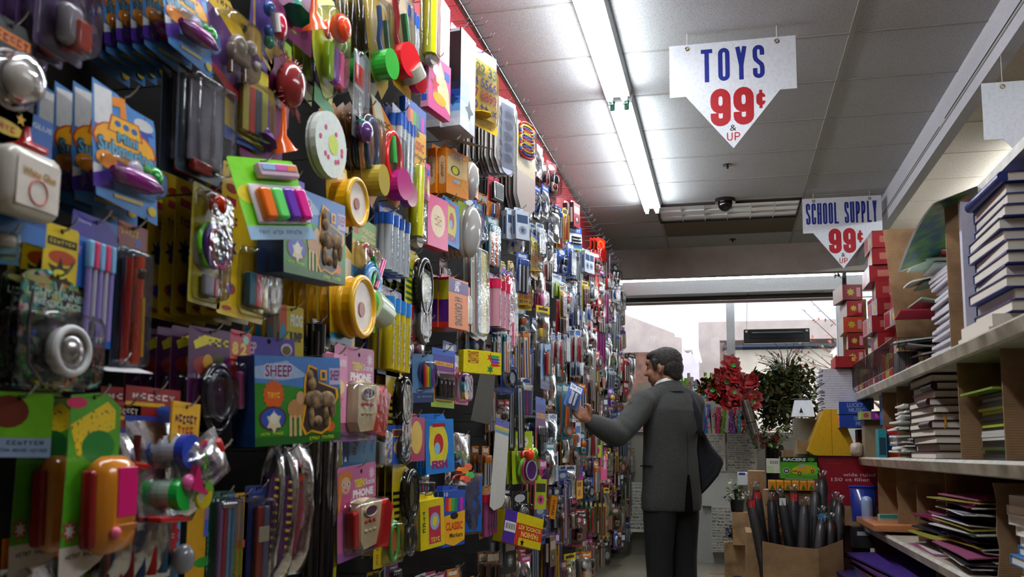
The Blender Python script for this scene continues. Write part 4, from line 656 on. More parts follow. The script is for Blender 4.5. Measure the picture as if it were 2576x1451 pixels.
spec('charbox', 'blue_card_box', 'cards', mk_box, c='2450a8', side='2a58b0', d=.02, tab=.2, art=[Q('r', .4, .28, .9, .44, 'd8b830p'), Q('r', .43, .3, .86, .42, '6a2030p'), Q('e', .65, .65, .2, .16, 'c8a060p'), Q('e', .65, .55, .1, .07, 'e0c8a0p'), Q('s', .12, .35, .06, 'd04080p'), Q('s', .2, .7, .06, 'c03880p')])
spec('watchp', 'yellow_black_pack', 'watch', mk_card, c='d0a81c', art=[Q('r', .0, .2, 1, .24, '4a3a14p'), Q('t', 'SCHOOL', .15, .1, .85, .16, '5a4410p')], toys=[Q('b', 'toy', .2, .3, .8, .5, .004, .03, '5a4c38k', .01), Q('b', 'toy', .2, .5, .7, .95, .004, .02, '7a7c80k', .004)], bl=[Q(.1, .26, .9, .97, .035)])
spec('ovalpack', 'silver_calculator_pack', 'calculator', mk_card, c='a0b838', toys=[Q('o', 'calculator', .55, .6, .4, .012, 'a8a4a0k', .75), Q('b', 'keypad', .4, .5, .7, .8, .022, .028, '4a4440k', .003), Q('b', 'screen', .4, .42, .7, .48, .022, .028, '8a9088k', .002)])
spec('oranges', 'orange_side_box', 'box', mk_box, c='d8702c', side='c86020', d=.02, tab=.05, art=[Q('r', .2, .1, .8, .9, 'e0b0a0p')])
spec('sharp', 'pencil_sharpener_pack', 'sharpener', mk_card, c='8a1c38', toys=[Q('b', 'sharpener', .1, .25, .95, .95, .004, .03, 'a8a8a4m', .005), Q('b', 'window', .2, .35, .85, .85, .03, .032, '6a6c6ck', .002)], art=[Q('r', 0, 0, 1, .15, 'b8203cp')])
spec('crayon64', 'crayon_box_64', 'crayons', mk_box, c='d87018', side='c8c030', d=.05, tab=.1, toptab='a82838', art=[Q('p', [(0, .1), (1, .14), (1, .36), (0, .36)], '4a1c6cp'), Q('t', 'Wowitz', .3, .13, .6, .33, 'e8e0e8p', 270), Q('t', '64 CRAYONS', .3, .42, .7, .94, '3a2010p', 270, .03)], sideart=[Q('r', 0, .1, 1, .15, 'a82030p'), Q('r', 0, .15, 1, .5, 'a8a01cp'), Q('r', 0, .5, 1, .9, '4a1c6cp'), Q('r', 0, .9, 1, 1, 'b8201cp')])
spec('crystal', 'crystal_craft_pack', 'craft', mk_card, c='c04018', art=[Q('g', 0, .8, 1, 1, ['e08018p', 'b83018p']), Q('p', [(0, .2), (1, .2), (1, .8), (0, .8)], 'e8d0b8p'), Q('p', [(.1, .4), (.5, .5), (.3, .9)], '2a7870p'), Q('p', [(.5, .3), (.9, .5), (.6, .8)], '78502cp')], bl=[Q(.05, .2, .95, .9, .02)])
spec('combtall', 'tall_pencil_set', 'pencils', mk_card, c='e0ddd0', shape=[(0, .0), (1, .08), (1, .97), (.8, 1), (0, .93)], art=[Q('r', .7, .08, 1, .95, 'd8c838p'), Q('r', .25, .05, .35, .93, 'a82838p'), Q('r', .38, .06, .5, .94, '2a8098p'), Q('r', .52, .07, .64, .95, '98a8b0p')], bl=[Q(.1, .05, .95, .95, .02)])
spec('redpens', 'pink_pen_pack', 'pens', mk_pens, hdr='2a3c90', cols=('d0204ck', 'b01c3ck'), body='c88a98k', n=3, txt='PEN SET')
spec('beadpens', 'bead_pen_pack', 'pens', mk_card, c='c8b8c0', toys=[Q('b', 'bead_pen', .3+.0, .08+.12*i, .7, .17+.12*i, .004, .02, ['d0203ck', 'e0406ck'][i % 2], .004) for i in range(5)] + [Q('v', 'bead_pen', .5, .66, .95, .1, .012, 'd86080k')], art=[Q('r', 0, 0, 1, .1, '5a3090p'), Q('r', .1, .1, .4, .2, 'd88818p')], bl=[Q(.1, .06, .95, .97, .03)])
spec('leads', 'pencil_lead_pack', 'pencils', mk_card, c='3c2878', art=[Q('g', 0, 0, 1, 1, ['2a58b0p', '2a3c90p', '4a2888p', '6a2070p', '98205cp', 'b82838p', 'd05820p', 'e08c1cp', 'e8b81cp', '98b82cp']), Q('r', .1, .22, .92, .29, 'e8b030p'), Q('t', '4 PENCIL LEADS', .14, .23, .88, .28, '8c1c18p', 0, .03), Q('r', .16, .42, .96, .86, '201c28p')], toys=[Q('b', 'lead_case', .26+.18*i, .5, .36+.18*i, .82, .002, .012, '16161ck', .003) for i in range(4)] + [Q('b', 'lead_case', .28+.18*i, .55, .34+.18*i, .6, .012, .013, 'a0a0a8k', .001) for i in range(4)], bl=[Q(.14, .4, .97, .88, .02)])
spec('colorp', 'colored_pencil_pack', 'pencils', mk_card, c='5888b8', art=[Q('e', .6, .4, .38, .25, '2a3878p'), Q('e', .35, .75, .2, .05, '1c2c5cp'), Q('r', 0, .8, 1, 1, '20386cp'), Q('t', 'Colours', .2, .73, .5, .77, 'b8c8e0p'), Q('t', '12 pencils', .2, .86, .9, .9, '8aa0c0p')], toys=[Q('v', 'pencil', .45+.08*i, .22+.02*i, .68, .035, .01, RB[i % 6][:6]+'k') for i in range(6)], bl=[Q(.3, .15, .95, .7, .025)])
spec('yellowcrayon', 'yellow_crayon_box', 'crayons', mk_box, c='e0cc14', side='d8c010', d=.03, tab=.06, bottom='d8c414', art=[Q('t', 'CRAYONS', .1, .1, .4, .6, 'a0401cp', 90, .03), Q('s', .7, .3, .1, 'b83818p', 6), Q('s', .7, .8, .1, '2c7a38p', 6)] + [Q('p', [(.72, .2+.12*i), (.9, .2+.12*i), (.97, .25+.12*i), (.9, .3+.12*i), (.72, .3+.12*i)], RB[(i+3) % 6]) for i in range(4)], sideart=[Q('s', .4, .3, .15, 'b83818p', 6), Q('s', .6, .6, .15, '2c7a38p', 6), Q('s', .4, .85, .15, 'b02838p', 6)])
spec('flower', 'flower_sharpener_pack', 'sharpener', mk_card, c='d03878', art=[Q('e', .5, .55, .35, .35, 'b8a8b0p')], toys=[Q('c', 'flower', .5, .5, .2, .006, .02, '48b0c8k'), Q('c', 'flower', .55, .75, .15, .006, .02, 'e0b018k'), Q('c', 'flower', .5, .3, .15, .006, .02, '7a40a0k')], bl=[Q(.12, .15, .9, .92, .03)])
def mk_phone(w, h, girl=0, **k):
    p = Pk(w, h); cd = p.part('card'); cd.prism(rr(p.U(0), p.V(1), p.U(1), p.V(0), .01, 3), -.001, 0, 'c86898p', '8b8882w'); cd.disc(p.U(.6), p.V(.08), .006, -.0012, .0006, '15130fw', 8)
    a = [Q('s', .88, .12, .09, 'e8c8d8p', 10, .5), Q('t', 'TEEN', .42, .16, .68, .25, 'e0d018p', 0, .06), Q('t', 'Scene', .7, .17, .96, .24, 'f0e8f0p'), Q('t', 'PHONE', .38, .27, .92, .36, 'f4f0f4p', 0, .06), Q('r', 0, .9, 1, 1, '9a5aa0p'), Q('bar', .6, .92, .85, .99)]
    if girl: a += [Q('e', .2, .12, .17, .07, 'd0781cp'), Q('e', .2, .2, .12, .09, 'e0b090p'), Q('e', .15, .19, .04, .02, 'f0f0f0p'), Q('e', .27, .19, .04, .02, 'f0f0f0p'), Q('e', .15, .19, .02, .015, '28508cp'), Q('e', .27, .19, .02, .015, '28508cp'), Q('e', .2, .25, .03, .01, 'b82038p'), Q('p', [(.02, .12), (.1, .1), (.1, .4), (0, .5)], 'd07c1cp'), Q('p', [(.1, .3), (.3, .3), (.36, .46), (.05, .46)], 'c83c78p')]
    p.art(cd, a, 0)
    b = p.part('toy_phone')
    b.prism([(p.U(x), p.V(y)) for x, y in ((.3, .4), (.5, .36), (.8, .4), (.92, .5), (.74, .88), (.35, .9), (.28, .8))], .003, .035, 'dcc8a0k')
    b.box(p.U(.16), p.U(.3), p.V(.88), p.V(.48), .003, .03, 'b8141ck', .006) if girl else None
    r = p.part('handset'); r.prism([(p.U(x), p.V(y)) for x, y in ((.84, .46), (.93, .42), (1.08, .5), (.92, .95), (.66, .92), (.78, .7))], .008, .045, 'c8141ck')
    s = p.part('screen'); s.disc(p.U(.52), p.V(.5), .16*w, .035, .038, '6a5a80p', 20, .055*h, '5a3a60p'); s.torus(p.U(.52), p.V(.5), .038, .16*w, .003, 'c8b48ck', 20, 6, .06*h/(.16*w))
    q = p.part('button')
    for i in range(3):
        for j in range(2): q.sph(p.U(.4+.11*i), p.V(.61+.1*j), .036, .035*w, .02*h, .006, 'c8141ck' if j == 0 else 'd8c498k', 8, 6)
    blister(p.part('blister'), p.U(.14), p.U(1.0), p.V(.93), p.V(.38), .05)
    return p.parts
spec('phone', 'toy_phone_pack', 'toy', mk_phone); spec('phonegirl', 'toy_phone_pack', 'toy', mk_phone, girl=1)
spec('addbox', 'addition_card_box', 'cards', mk_box, c='d878a0', side='e8a0c0', d=.03, tab=.04, art=[Q('r', .1, .1, .9, .2, 'd8b0c0p'), Q('e', .5, .5, .35, .1, 'e8c070p'), Q('s', .5, .7, .3, 'c04880p')], sideart=[Q('t', 'SUBTRACTION', .55, .3, .85, .72, 'a8306cp', 90), Q('t', 'ADDITION &', .2, .3, .48, .68, 'a8306cp', 90), Q('t', 'Disney', .3, .78, .7, .97, '8c2870p', 90)])
spec('bluepen', 'blue_pen_card', 'pens', mk_card, c='24406c', art=[Q('r', .2, 0, 1, .9, '5a7890p'), Q('t', 'blue Pen', .3, .08, .45, .75, '1c3450p', 270), Q('t', 'blue Pen', .6, .08, .72, .7, '3a5870p', 270), Q('t', 'blue Pen', .82, .05, .94, .68, '2a4868p', 270), Q('r', 0, .9, 1, 1, '2a6898p'), Q('s', .1, .85, .06, 'c8d0d8p', 3)])
spec('letters', 'foam_letter_bag', 'toy', mk_bag, toys=[Q('P', 'foam_shape', [(.5+.25*math.cos(a+i)+((i % 2)-.5)*.3, .4+.08*i+.07*math.sin(a+i)) for a in (0, 1, 2, 3.1, 4.2, 5.2)], -.01+.005*i, .006+.005*i, ['40c850k', '80c838k', '2a78b8k', 'e06030k', 'f07818k', '38b848k', 'e85840k'][i]) for i in range(7)], d=.02, seed=11)
spec('bluefolder', 'blue_plastic_folder', 'folder', mk_bag, toys=[Q('b', 'blue_sheet', .03, .05, .97, .96, -.003, .003, '1c60b0k', .001)], d=.006, seed=12)
spec('whitestrip', 'white_hanging_strip', 'label', mk_card, c='c8c4bc', art=[Q('r', 0, 0, 1, .08, '2a3c90p'), Q('g', 0, .08, 1, .16, ['d0a020p', '8aa040p', '3a78a8p'])], shape=[(.05, 0), (1, .02), (1, .88), (.8, .95), (.3, 1), (0, .96)])
spec('yoyo', 'light_up_yoyo_pack', 'toy', mk_card, c='b0c820', art=[Q('e', .5, .2, .3, .12, 'e8e8d0p'), Q('s', .5, .2, .2, '506820p', 8)], toys=[Q('o', 'orange_knob', .6, .45, .16, .03, 'f03c14k'), Q('o', 'flower', .9, .43, .14, .02, '88c020k'), Q('o', 'flower', .8, .5, .12, .02, '98d030k'), Q('R', 'ring', .5, .76, .26, .06, .012, '78b828k', 1.1), Q('R', 'ring', .58, .76, .26, .05, .02, 'c01c60k', 1.1), Q('c', 'disc', .66, .76, .26, .022, .03, '6a2890k'), Q('R', 'ring', .66, .76, .25, .02, .032, 'e0d8e8k')], bl=[Q(.2, .36, .98, .98, .04)])
spec('kit', 'school_kit_pack', 'stationery', mk_card, c='d83c1c', shape=[(0, .5), (.75, .32), (1, .9), (.28, 1.3)], art=[])
spec('yellowgame', 'yellow_card_game_box', 'cards', mk_box, c='d8c018', side='c0b020', d=.03, tab=.12, art=[Q('r', .35, .25, .85, .92, 'b83048p'), Q('e', .6, .52, .2, .16, '90a8d0p'), Q('e', .6, .52, .1, .1, 'e0c828p'), Q('t', 'WAR', .42, .8, .8, .9, 'e8d840p', 0, .03), Q('t', 'DRAW', .08, .3, .24, .7, '3a7a38p', 90)], sideart=[Q('e', .5, .25, .3, .06, 'c8b890p'), Q('t', 'CARD GAME', .3, .5, .7, .9, '98302cp', 270)])
spec('tapepack', 'striped_tape_pack', 'tape', mk_card, c='b8a018', art=[Q('r', 0, .0, .6, 1, 'c8ac14p'), Q('t', 'CARD GAME', .1, .5, .3, .95, '98401cp', 90)], toys=[Q('c', 'tape_roll', .7, .55, .24, -.01, .02, 'd06038k'), Q('R', 'tape_roll', .7, .55, .2, .06, .02, '60a848k', 2.2)], bl=[Q(.4, .2, 1, .95, .04)])
spec('clips', 'paper_clip_box', 'clips', mk_card, c='786070', toys=[Q('b', 'clear_box', .0, .1, 1, .98, .0, .03, 'CLEAR', .004)] + [Q('k', 'paper_clip', [(.1+.13*i, .3+.1*(i % 3)), (.2+.1*i, .8-.1*(i % 2))], .02, .012+.003*(i % 3), ['d03070k', '28a078k', 'c82848k', '8a6aa0k', 'd05080k', '38a0b0k'][i]) for i in range(6)])
spec('greypanel', 'grey_cardboard_panel', 'cardboard', mk_card, c='57544f', shape=[(.4, 0), (1, .03), (.85, 1), (0, .93)], th=.002)
spec('slate', 'toy_chalkboard', 'chalkboard', mk_card, c='d8c018', art=[Q('r', .0, .0, 1, .14, 'e0c81cp'), Q('r', .15, .25, .85, .92, '14120ep')], toys=[Q('b', 'frame', .02, .18, .16, .98, 0, .012, 'd0c020k'), Q('b', 'frame', .84, .18, .98, .98, 0, .012, 'd0c020k'), Q('b', 'frame', .02, .16, .98, .24, 0, .012, 'd0c020k'), Q('b', 'frame', .02, .92, .98, 1, 0, .012, 'd0c020k')])
spec('tenpack', 'balloon_pack', 'balloons', mk_card, c='c01890', art=[Q('g', 0, 0, 1, .4, ['3050b0p', '5a30a0p', 'a02090p']), Q('r', 0, .45, 1, 1, 'e8a818p'), Q('t', '10', .2, .5, .8, .64, '28180cp', 0, .05), Q('t', 'PACK', .2, .74, .8, .9, '1c2c70p', 270)])
spec('staples', 'staple_box', 'staples', mk_box, c='d88418', side='c87814', d=.02, tab=.02, art=[Q('t', 'STAPLES', .3, .2, .7, .85, '3a2008p', 270, .03)])
spec('purplecard', 'purple_glitter_card', 'card', mk_card, c='8a4aa8', art=[Q('s', .2+.3*(i % 3), .15+.2*(i//3), .05, 'c8a0d8p') for i in range(12)])
spec('pinktall', 'tall_pink_box', 'box', mk_box, c='d85888', side='c04878', d=.02, tab=.1, art=[Q('r', .5, .3, .9, .6, 'd8a8c0p'), Q('r', .2, .1, .8, .25, 'e8b0c8p')])
spec('redcap', 'red_cap_marker_pack', 'markers', mk_card, c='c01c14', art=[Q('e', .5, .25, .35, .15, 'd89018p'), Q('e', .5, .25, .28, .12, 'b8180cp')], toys=[Q('b', 'marker', .15, .5, .85, .95, .002, .02, 'c0180ck', .004)], bl=[Q(.1, .4, .9, .98, .03)])
spec('purplefan', 'purple_pencil_bundle', 'pencils', mk_card, c='5a1440', toys=[Q('v', 'pencil', .1+.16*i, .05, .97, .06, .01, ['7a1c58k', '4a1040k'][i % 2]) for i in range(6)])
spec('kitbox', 'fashion_school_kit', 'stationery', mk_box, c='c83c20', side='c0a818', d=.05, tab=.02, art=[Q('r', 0, 0, .3, 1, '4a2c90p'), Q('p', [(.3, .0), (1, .0), (1, .32), (.3, .32)], 'd8c018p'), Q('r', .4, .76, 1, 1, 'd8c018p'), Q('r', .02, .35, .3, .66, 'e8e0d8p'), Q('bar', .04, .38, .28, .62), Q('t', 'FASHION', .45, .54, .9, .72, 'e8d060p', 180, .03), Q('t', 'SCHOOL KIT', .36, .36, .95, .5, 'e8d060p', 180, .03), Q('s', .5, .9, .06, '181414p', 5)])
spec('shapes4', 'four_pencil_pack', 'pencils', mk_pens, hdr='d08c18', cols=('c82038k', '6a2890k', 'd8a028k', '2a60b0k'), body='8a4068k', n=4, txt='4')
spec('stapler', 'mini_stapler_pack', 'stapler', mk_card, c='e8e4e0', art=[Q('r', 0, 0, 1, .3, 'c0ccd8p'), Q('t', 'NAKAJO', .1, .05, .9, .2, '151515p', 0, .04)], toys=[Q('b', 'stapler', .15, .38, .5, .95, .004, .025, 'a8c81ck', .006), Q('b', 'stapler', .55, .38, .9, .95, .004, .025, '2a80c0k', .006)], bl=[Q(.1, .32, .95, .98, .03)])
spec('redpack', 'red_glossy_pack', 'pack', mk_bag, toys=[Q('b', 'red_card', .05, .03, .95, .97, -.006, .006, '9c1420k', .004)], d=.016, seed=21)
spec('greysheet', 'grey_card_sheet', 'card', mk_card, c='8c8882', th=.0008, art=[Q('r', .6, .2, .85, .4, 'b8402cp')])
spec('amber', 'yellow_ruler_pack', 'ruler', mk_card, c='c89a28', art=[Q('r', .3, .1, .7, .95, 'e0c060p')], bl=[Q(.05, .05, .95, .97, .012)])
spec('batt', 'battery_pack', 'batteries', mk_card, c='1c50a8', art=[Q('r', 0, .3, 1, .7, 'd8dce0p'), Q('t', 'SUPER', .1, .08, .9, .24, 'e8e8f0p', 0, .03), Q('r', 0, .92, 1, 1, '60a030p')], toys=[Q('b', 'battery', .15, .42+.13*i, .85, .5+.13*i, .003, .014, '181c24k', .004) for i in range(3)])
# key, distance along the wall, top height, width, height, front distance, count, step, turn, lean, label
ITEMS = [
 ('purpleclear', 1.158, 1.81, 0.107, 0.147, -1.0, 3, 0.03, 0, 0, -0.0, 'purple carded toy in clear plastic at the top left corner'),
 ('dome', 1.063, 1.674, 0.108, 0.184, -1.0, 2, 0.03, 0, 0, -0.0, 'clear domed toy pack with orange wording at the left picture edge'),
 ('glue', 1.087, 1.554, 0.146, 0.195, -1.0, 1, 0.03, 0, 0, -0.0, 'blue card holding a white glue bottle with red cap'),
 ('bubblecard', 1.078, 1.363, 0.044, 0.045, -1.0, 1, 0.03, 0, 0, -35.5, 'pale blue blister card just under the glue bottle'),
 ('holo', 1.191, 1.329, 0.144, 0.185, -1.0, 2, 0.03, 0, 0, -3.1, 'glittering holographic pendant necklace pack with round white pendant'),
 ('greencard', 1.131, 1.139, 0.092, 0.094, -1.0, 1, 0.03, 0, 0, -35.5, 'bright green card with pale blue bottom strip under the holographic necklace'),
 ('watergame', 1.254, 1.147, 0.131, 0.286, -0.97, 2, 0.085, 2, 0, -0.0, 'green card with orange handheld water game and spotted print'),
 ('sub', 1.465, 1.992, 0.155, 0.214, -1.0, 7, 0.028, 4, 6, -0.0, 'mini submarine toy card hanging at the top edge of the picture'),
 ('sub', 1.321, 1.667, 0.168, 0.216, -1.0, 4, 0.034, 3, 3, -1.0, 'mini submarine toy card nearest the camera on the lower hook'),
 ('pencilcard', 1.271, 1.434, 0.114, 0.211, -1.0, 1, 0.03, 0, 0, 0.0, 'blue card of pencils with pale blue and pink eraser tops'),
 ('darkpens', 1.365, 1.446, 0.082, 0.256, -1.0, 1, 0.03, 0, 0, -0.0, 'dark pack with red and yellow pens beside the blue pencil card'),
 ('yellowcard', 1.194, 1.401, 0.071, 0.09, -1.0, 3, 0.03, 0, 0, -3.4, 'yellow card with black band behind the blue pencil card'),
 ('penbag', 1.449, 1.167, 0.161, 0.339, -1.0, 2, 0.04, 0, 0, -0.0, 'clear bag of long dark pens with curled red and blue header'),
 ('penbag', 1.372, 1.138, 0.082, 0.306, -1.0, 1, 0.04, 0, 0, -0.0, 'narrow clear bag of dark pens beside the orange water game'),
 ('tapebag', 1.506, 1.144, 0.089, 0.215, -0.97, 1, 0.03, -2, 0, -0.0, 'clear bag of blue, red and green tape rolls with orange header'),
 ('bluecard', 1.509, 0.961, 0.091, 0.147, -1.0, 1, 0.03, 0, 0, -0.0, 'light blue card with red burst at the bottom left'),
 ('yellowtall', 1.613, 0.986, 0.072, 0.194, -1.0, 1, 0.03, 0, 0, -0.0, 'narrow yellow and blue card left of the green pencil pack'),
 ('greenpencils', 1.694, 0.975, 0.102, 0.194, -1.0, 1, 0.03, 0, 0, -0.0, 'green card with glittery pencils under a clear blister'),
 ('yellowjelly', 1.765, 0.968, 0.073, 0.197, -1.0, 1, 0.03, 0, 0, -0.0, 'yellow and green brush card between two pencil packs'),
 ('bluepencils', 1.836, 0.982, 0.097, 0.221, -1.0, 1, 0.03, 0, 0, -0.0, 'dark blue pack of printed pencils near the bottom edge'),
 ('slipperp', 1.91, 1.073, 0.06, 0.297, -1.0, 1, 0.03, -4, 0, -0.0, 'clear bag with teal edge and yellow dots, left of three'),
 ('slipperp', 1.978, 1.065, 0.075, 0.297, -1.0, 1, 0.03, -4, 0, -0.0, 'clear bag with purple insole and yellow dots, middle of three'),
 ('slipper', 2.057, 1.075, 0.117, 0.308, -1.0, 1, 0.03, -4, 0, -0.0, 'clear bag with orange and maroon padded insole'),
 ('rodbag', 2.107, 1.385, 0.063, 0.645, -1.0, 1, 0.03, 0, 0, -0.0, 'glossy plastic wrapped black rod nearest the sheep boxes'),
 ('rodbag', 2.172, 1.323, 0.061, 0.601, -1.0, 1, 0.03, 0, 0, -0.0, 'black plastic wrapped rod in the middle of the rod bundle'),
 ('rodbag', 2.223, 1.298, 0.057, 0.592, -1.0, 1, 0.03, -2, 0, -0.0, 'black plastic wrapped rod furthest from the camera'),
 ('yellowrod', 2.251, 1.196, 0.045, 0.494, -1.0, 1, 0.03, -2, 0, -0.0, 'yellow edge of a wrapped rod beside the pink phone packs'),
 ('animal', 1.631, 2.002, 0.165, 0.217, -1.0, 1, 0.03, 3, 0, -0.0, 'yellow and purple card with a silver dog toy in clear plastic'),
 ('figure', 1.772, 2.088, 0.115, 0.194, -1.0, 1, 0.03, 2, 0, -0.0, 'purple card with red and blue toy figure at the top'),
 ('clay', 1.721, 1.893, 0.145, 0.186, -1.0, 1, 0.03, 2, 0, -8.3, 'yellow card with white, red and dark clay sticks'),
 ('case', 1.551, 1.791, 0.16, 0.205, -1.0, 2, 0.03, 2, 0, -0.8, 'empty clear plastic case pack left of the clay sticks'),
 ('spiky', 1.861, 2.017, 0.109, 0.205, -1.0, 1, 0.03, 0, 0, -0.0, 'magenta card with a red spiky ball'),
 ('horns', 1.796, 1.847, 0.161, 0.161, -1.0, 1, 0.03, 0, 0, -5.4, 'purple card with purple and orange party horns'),
 ('hornst', 1.923, 2.218, 0.185, 0.185, -1.0, 1, 0.03, 0, 0, -2.0, 'purple card with teal and orange party horns at the top'),
 ('neon', 1.655, 1.653, 0.177, 0.177, -0.92, 1, 0.03, 12, 14, -22.9, 'bright green card of four neon markers tilted outward'),
 ('claylong', 1.736, 1.652, 0.189, 0.319, -1.0, 6, 0.034, 0, 0, -0.0, 'long yellow clay card with clear blister beside the neon markers'),
 ('rings', 1.596, 1.577, 0.115, 0.237, -1.0, 1, 0.02, 0, 0, -0.0, 'yellow blister with orange knob and stacked coloured rings'),
 ('sheep', 1.903, 1.694, 0.282, 0.245, -0.98, 1, 0.03, 4, 0, -4.2, 'upper sheep figure box with cut-out window'),
 ('sheep', 1.865, 1.311, 0.274, 0.238, -0.98, 1, 0.03, 4, 0, -15.7, 'lower sheep figure box with green and blue front'),
 ('slime', 1.625, 1.298, 0.144, 0.185, -1.0, 5, 0.034, 2, 0, -1.4, 'dark purple card with yellow lettering left of the lower sheep box'),
 ('redcard', 1.742, 1.308, 0.086, 0.174, -1.0, 1, 0.03, 0, 0, 0.0, 'red card with yellow digits tucked behind the lower sheep box'),
 ('frog', 1.968, 1.397, 0.095, 0.122, -1.0, 4, 0.03, 3, 0, -9.6, 'yellow jumping game card with orange edge above the lower sheep box'),
 ('rope', 2.097, 2.245, 0.159, 0.283, -1.0, 2, 0.05, 0, 0, -0.0, 'lime card with orange knob and green, purple, pink bars'),
 ('cap', 2.564, 2.537, 0.203, 0.369, -1.0, 1, 0.03, 4, 0, -15.0, 'bubble toy pack with bright red caps'),
 ('capgreen', 2.428, 2.44, 0.168, 0.336, -1.0, 4, 0.028, 4, 0, -6.7, 'bubble toy pack with green cap left of the red-capped one'),
 ('capmag', 2.544, 2.121, 0.191, 0.319, -1.0, 1, 0.03, 3, 0, -8.6, 'bubble toy pack with magenta cap on the second row'),
 ('capyellow', 2.389, 2.053, 0.181, 0.293, -1.0, 5, 0.026, 4, 0, -0.0, 'bubble toy pack with yellow cap left of the magenta one'),
 ('oval', 2.124, 1.977, 0.185, 0.247, -1.0, 1, 0.03, -10, 0, -3.1, 'white oval flower print mask with green header'),
 ('slim', 2.328, 2.185, 0.084, 0.254, -1.0, 1, 0.03, 0, 0, -0.0, 'slim clear tube with red label and barcode'),
 ('ring', 2.199, 1.846, 0.158, 0.202, -1.0, 1, 0.03, 0, 0, -2.1, 'yellow ring toy pack on the upper row beneath the oval mask'),
 ('ring', 2.249, 1.64, 0.201, 0.304, -1.0, 6, 0.032, 0, 0, -0.0, 'yellow ring toy pack on the lower row beside the upper sheep box'),
 ('magic', 2.399, 1.717, 0.177, 0.248, -1.0, 1, 0.03, 0, 0, -0.0, 'green and orange magic straws card'),
 ('greenball', 2.415, 1.501, 0.143, 0.102, -1.0, 1, 0.03, 0, 0, -4.0, 'green card with a green ended whistle under the magic straws'),
 ('gluepen', 2.713, 2.535, 0.113, 0.266, -1.0, 3, 0.015, 0, 0, 0.0, 'blue and silver glue pen pack near the top beside the red caps'),
 ('gluepen', 2.664, 2.142, 0.143, 0.244, -1.0, 3, 0.015, 0, 0, -0.0, 'blue and silver glue pen pack on the second row by the marker box'),
 ('gluepen', 2.604, 1.801, 0.168, 0.215, -1.0, 5, 0.016, 0, 0, -3.7, 'largest blue and silver glue pen pack on the third row'),
 ('gluestick', 2.619, 1.554, 0.189, 0.268, -1.0, 4, 0.016, 0, 0, -0.0, 'blue and yellow glue stick pack under the largest glue pens'),
 ('magni', 2.834, 1.716, 0.228, 0.294, -1.0, 5, 0.022, 0, 0, -0.0, 'yellow striped magnifier pack with pale green lens'),
 ('magnib', 2.681, 1.314, 0.174, 0.3, -1.0, 4, 0.022, 0, 0, -0.0, 'dark magnifier pack with black striped card on the middle row'),
 ('magnib', 2.761, 1.02, 0.182, 0.29, -1.0, 5, 0.024, 0, 0, -0.0, 'dark magnifier pack with yellow header on the bottom row'),
 ('markers', 2.782, 2.224, 0.18, 0.23, -1.0, 1, 0.03, 2, 0, -3.5, 'blue classic markers box high on the wall'),
 ('markers', 3.304, 0.931, 0.171, 0.219, -1.0, 2, 0.02, 0, 0, -11.4, 'blue classic markers box near the bottom with orange front'),
 ('yellowtube', 2.907, 2.692, 0.088, 0.292, -1.0, 1, 0.03, 0, 0, -15.8, 'yellow clear tube pack at the top near the red strip'),
 ('yellowtube', 2.802, 2.008, 0.084, 0.279, -1.0, 1, 0.03, 0, 0, -11.4, 'yellow highlighter tube pack left of the orange crayon boxes'),
 ('flash', 3.051, 2.722, 0.149, 0.261, -1.0, 1, 0.03, 0, 0, -0.0, 'pink and yellow flash card box at the very top'),
 ('flash', 3.02, 2.479, 0.171, 0.219, -1.0, 1, 0.03, 0, 0, -9.6, 'pink flash card box left of the black and blue boxes'),
 ('flash', 2.862, 2.043, 0.106, 0.136, -1.0, 1, 0.03, 0, 0, -6.1, 'small pink card box left of the orange boxes'),
 ('modelbox', 3.33, 2.742, 0.153, 0.438, -1.0, 3, 0.04, 0, 0, -6.2, 'tall black box fading to blue with silver base'),
 ('numbers', 3.643, 2.779, 0.238, 0.349, -1.0, 1, 0.03, 2, 0, -17.2, 'yellow educational magnetic numbers card'),
 ('tray', 4.092, 2.731, 0.184, 0.368, -1.0, 11, 0.022, 0, 0, -22.2, 'clear tray with pale bead rows at the top of the wall'),
 ('fan', 4.549, 2.724, 0.246, 0.446, -1.0, 9, 0.022, 0, 0, -10.5, 'beige fan shaped pack beneath the clear trays'),
 ('bangles', 4.511, 2.766, 0.149, 0.191, -1.0, 1, 0.02, 0, 0, -21.3, 'pink and orange bangle pack beside the clear trays'),
 ('orangebox', 3.243, 2.22, 0.156, 0.2, -1.0, 2, 0.04, 3, 0, -15.8, 'orange crayon box with cream middle'),
 ('pinkbox', 3.005, 1.958, 0.149, 0.191, -1.0, 1, 0.03, 2, 0, -10.8, 'pale pink card box under the orange crayon boxes'),
 ('fish', 3.21, 2.008, 0.147, 0.188, -1.0, 1, 0.03, 2, 0, -4.1, 'blue fish card game box on the upper row'),
 ('fish', 3.102, 1.19, 0.163, 0.209, -1.0, 2, 0.026, 4, 0, -20.2, 'blue fish card game box on the lower row with red fish'),
 ('magbox', 2.855, 1.18, 0.121, 0.155, -1.0, 3, 0.028, 2, 0, -7.4, 'magenta card game box beside the lower fish boxes'),
 ('charbox', 2.657, 1.166, 0.116, 0.149, -1.0, 1, 0.03, 2, 0, -14.2, 'blue card box with small window left of the magenta boxes'),
 ('watchp', 2.542, 1.161, 0.095, 0.151, -1.0, 1, 0.03, 0, 0, -0.0, 'yellow headed pack with grey toy left of the blue card box'),
 ('ovalpack', 3.461, 2.045, 0.145, 0.186, -1.0, 5, 0.02, -4, 0, -18.8, 'silver oval calculator pack on the row under the orange boxes'),
 ('ovalpack', 3.455, 2.225, 0.108, 0.138, -1.0, 2, 0.02, -4, 0, -15.2, 'silver oval pack right of the orange boxes'),
 ('oranges', 3.521, 2.238, 0.108, 0.141, -1.0, 1, 0.02, 0, 0, -0.0, 'thin orange box right of the silver oval packs'),
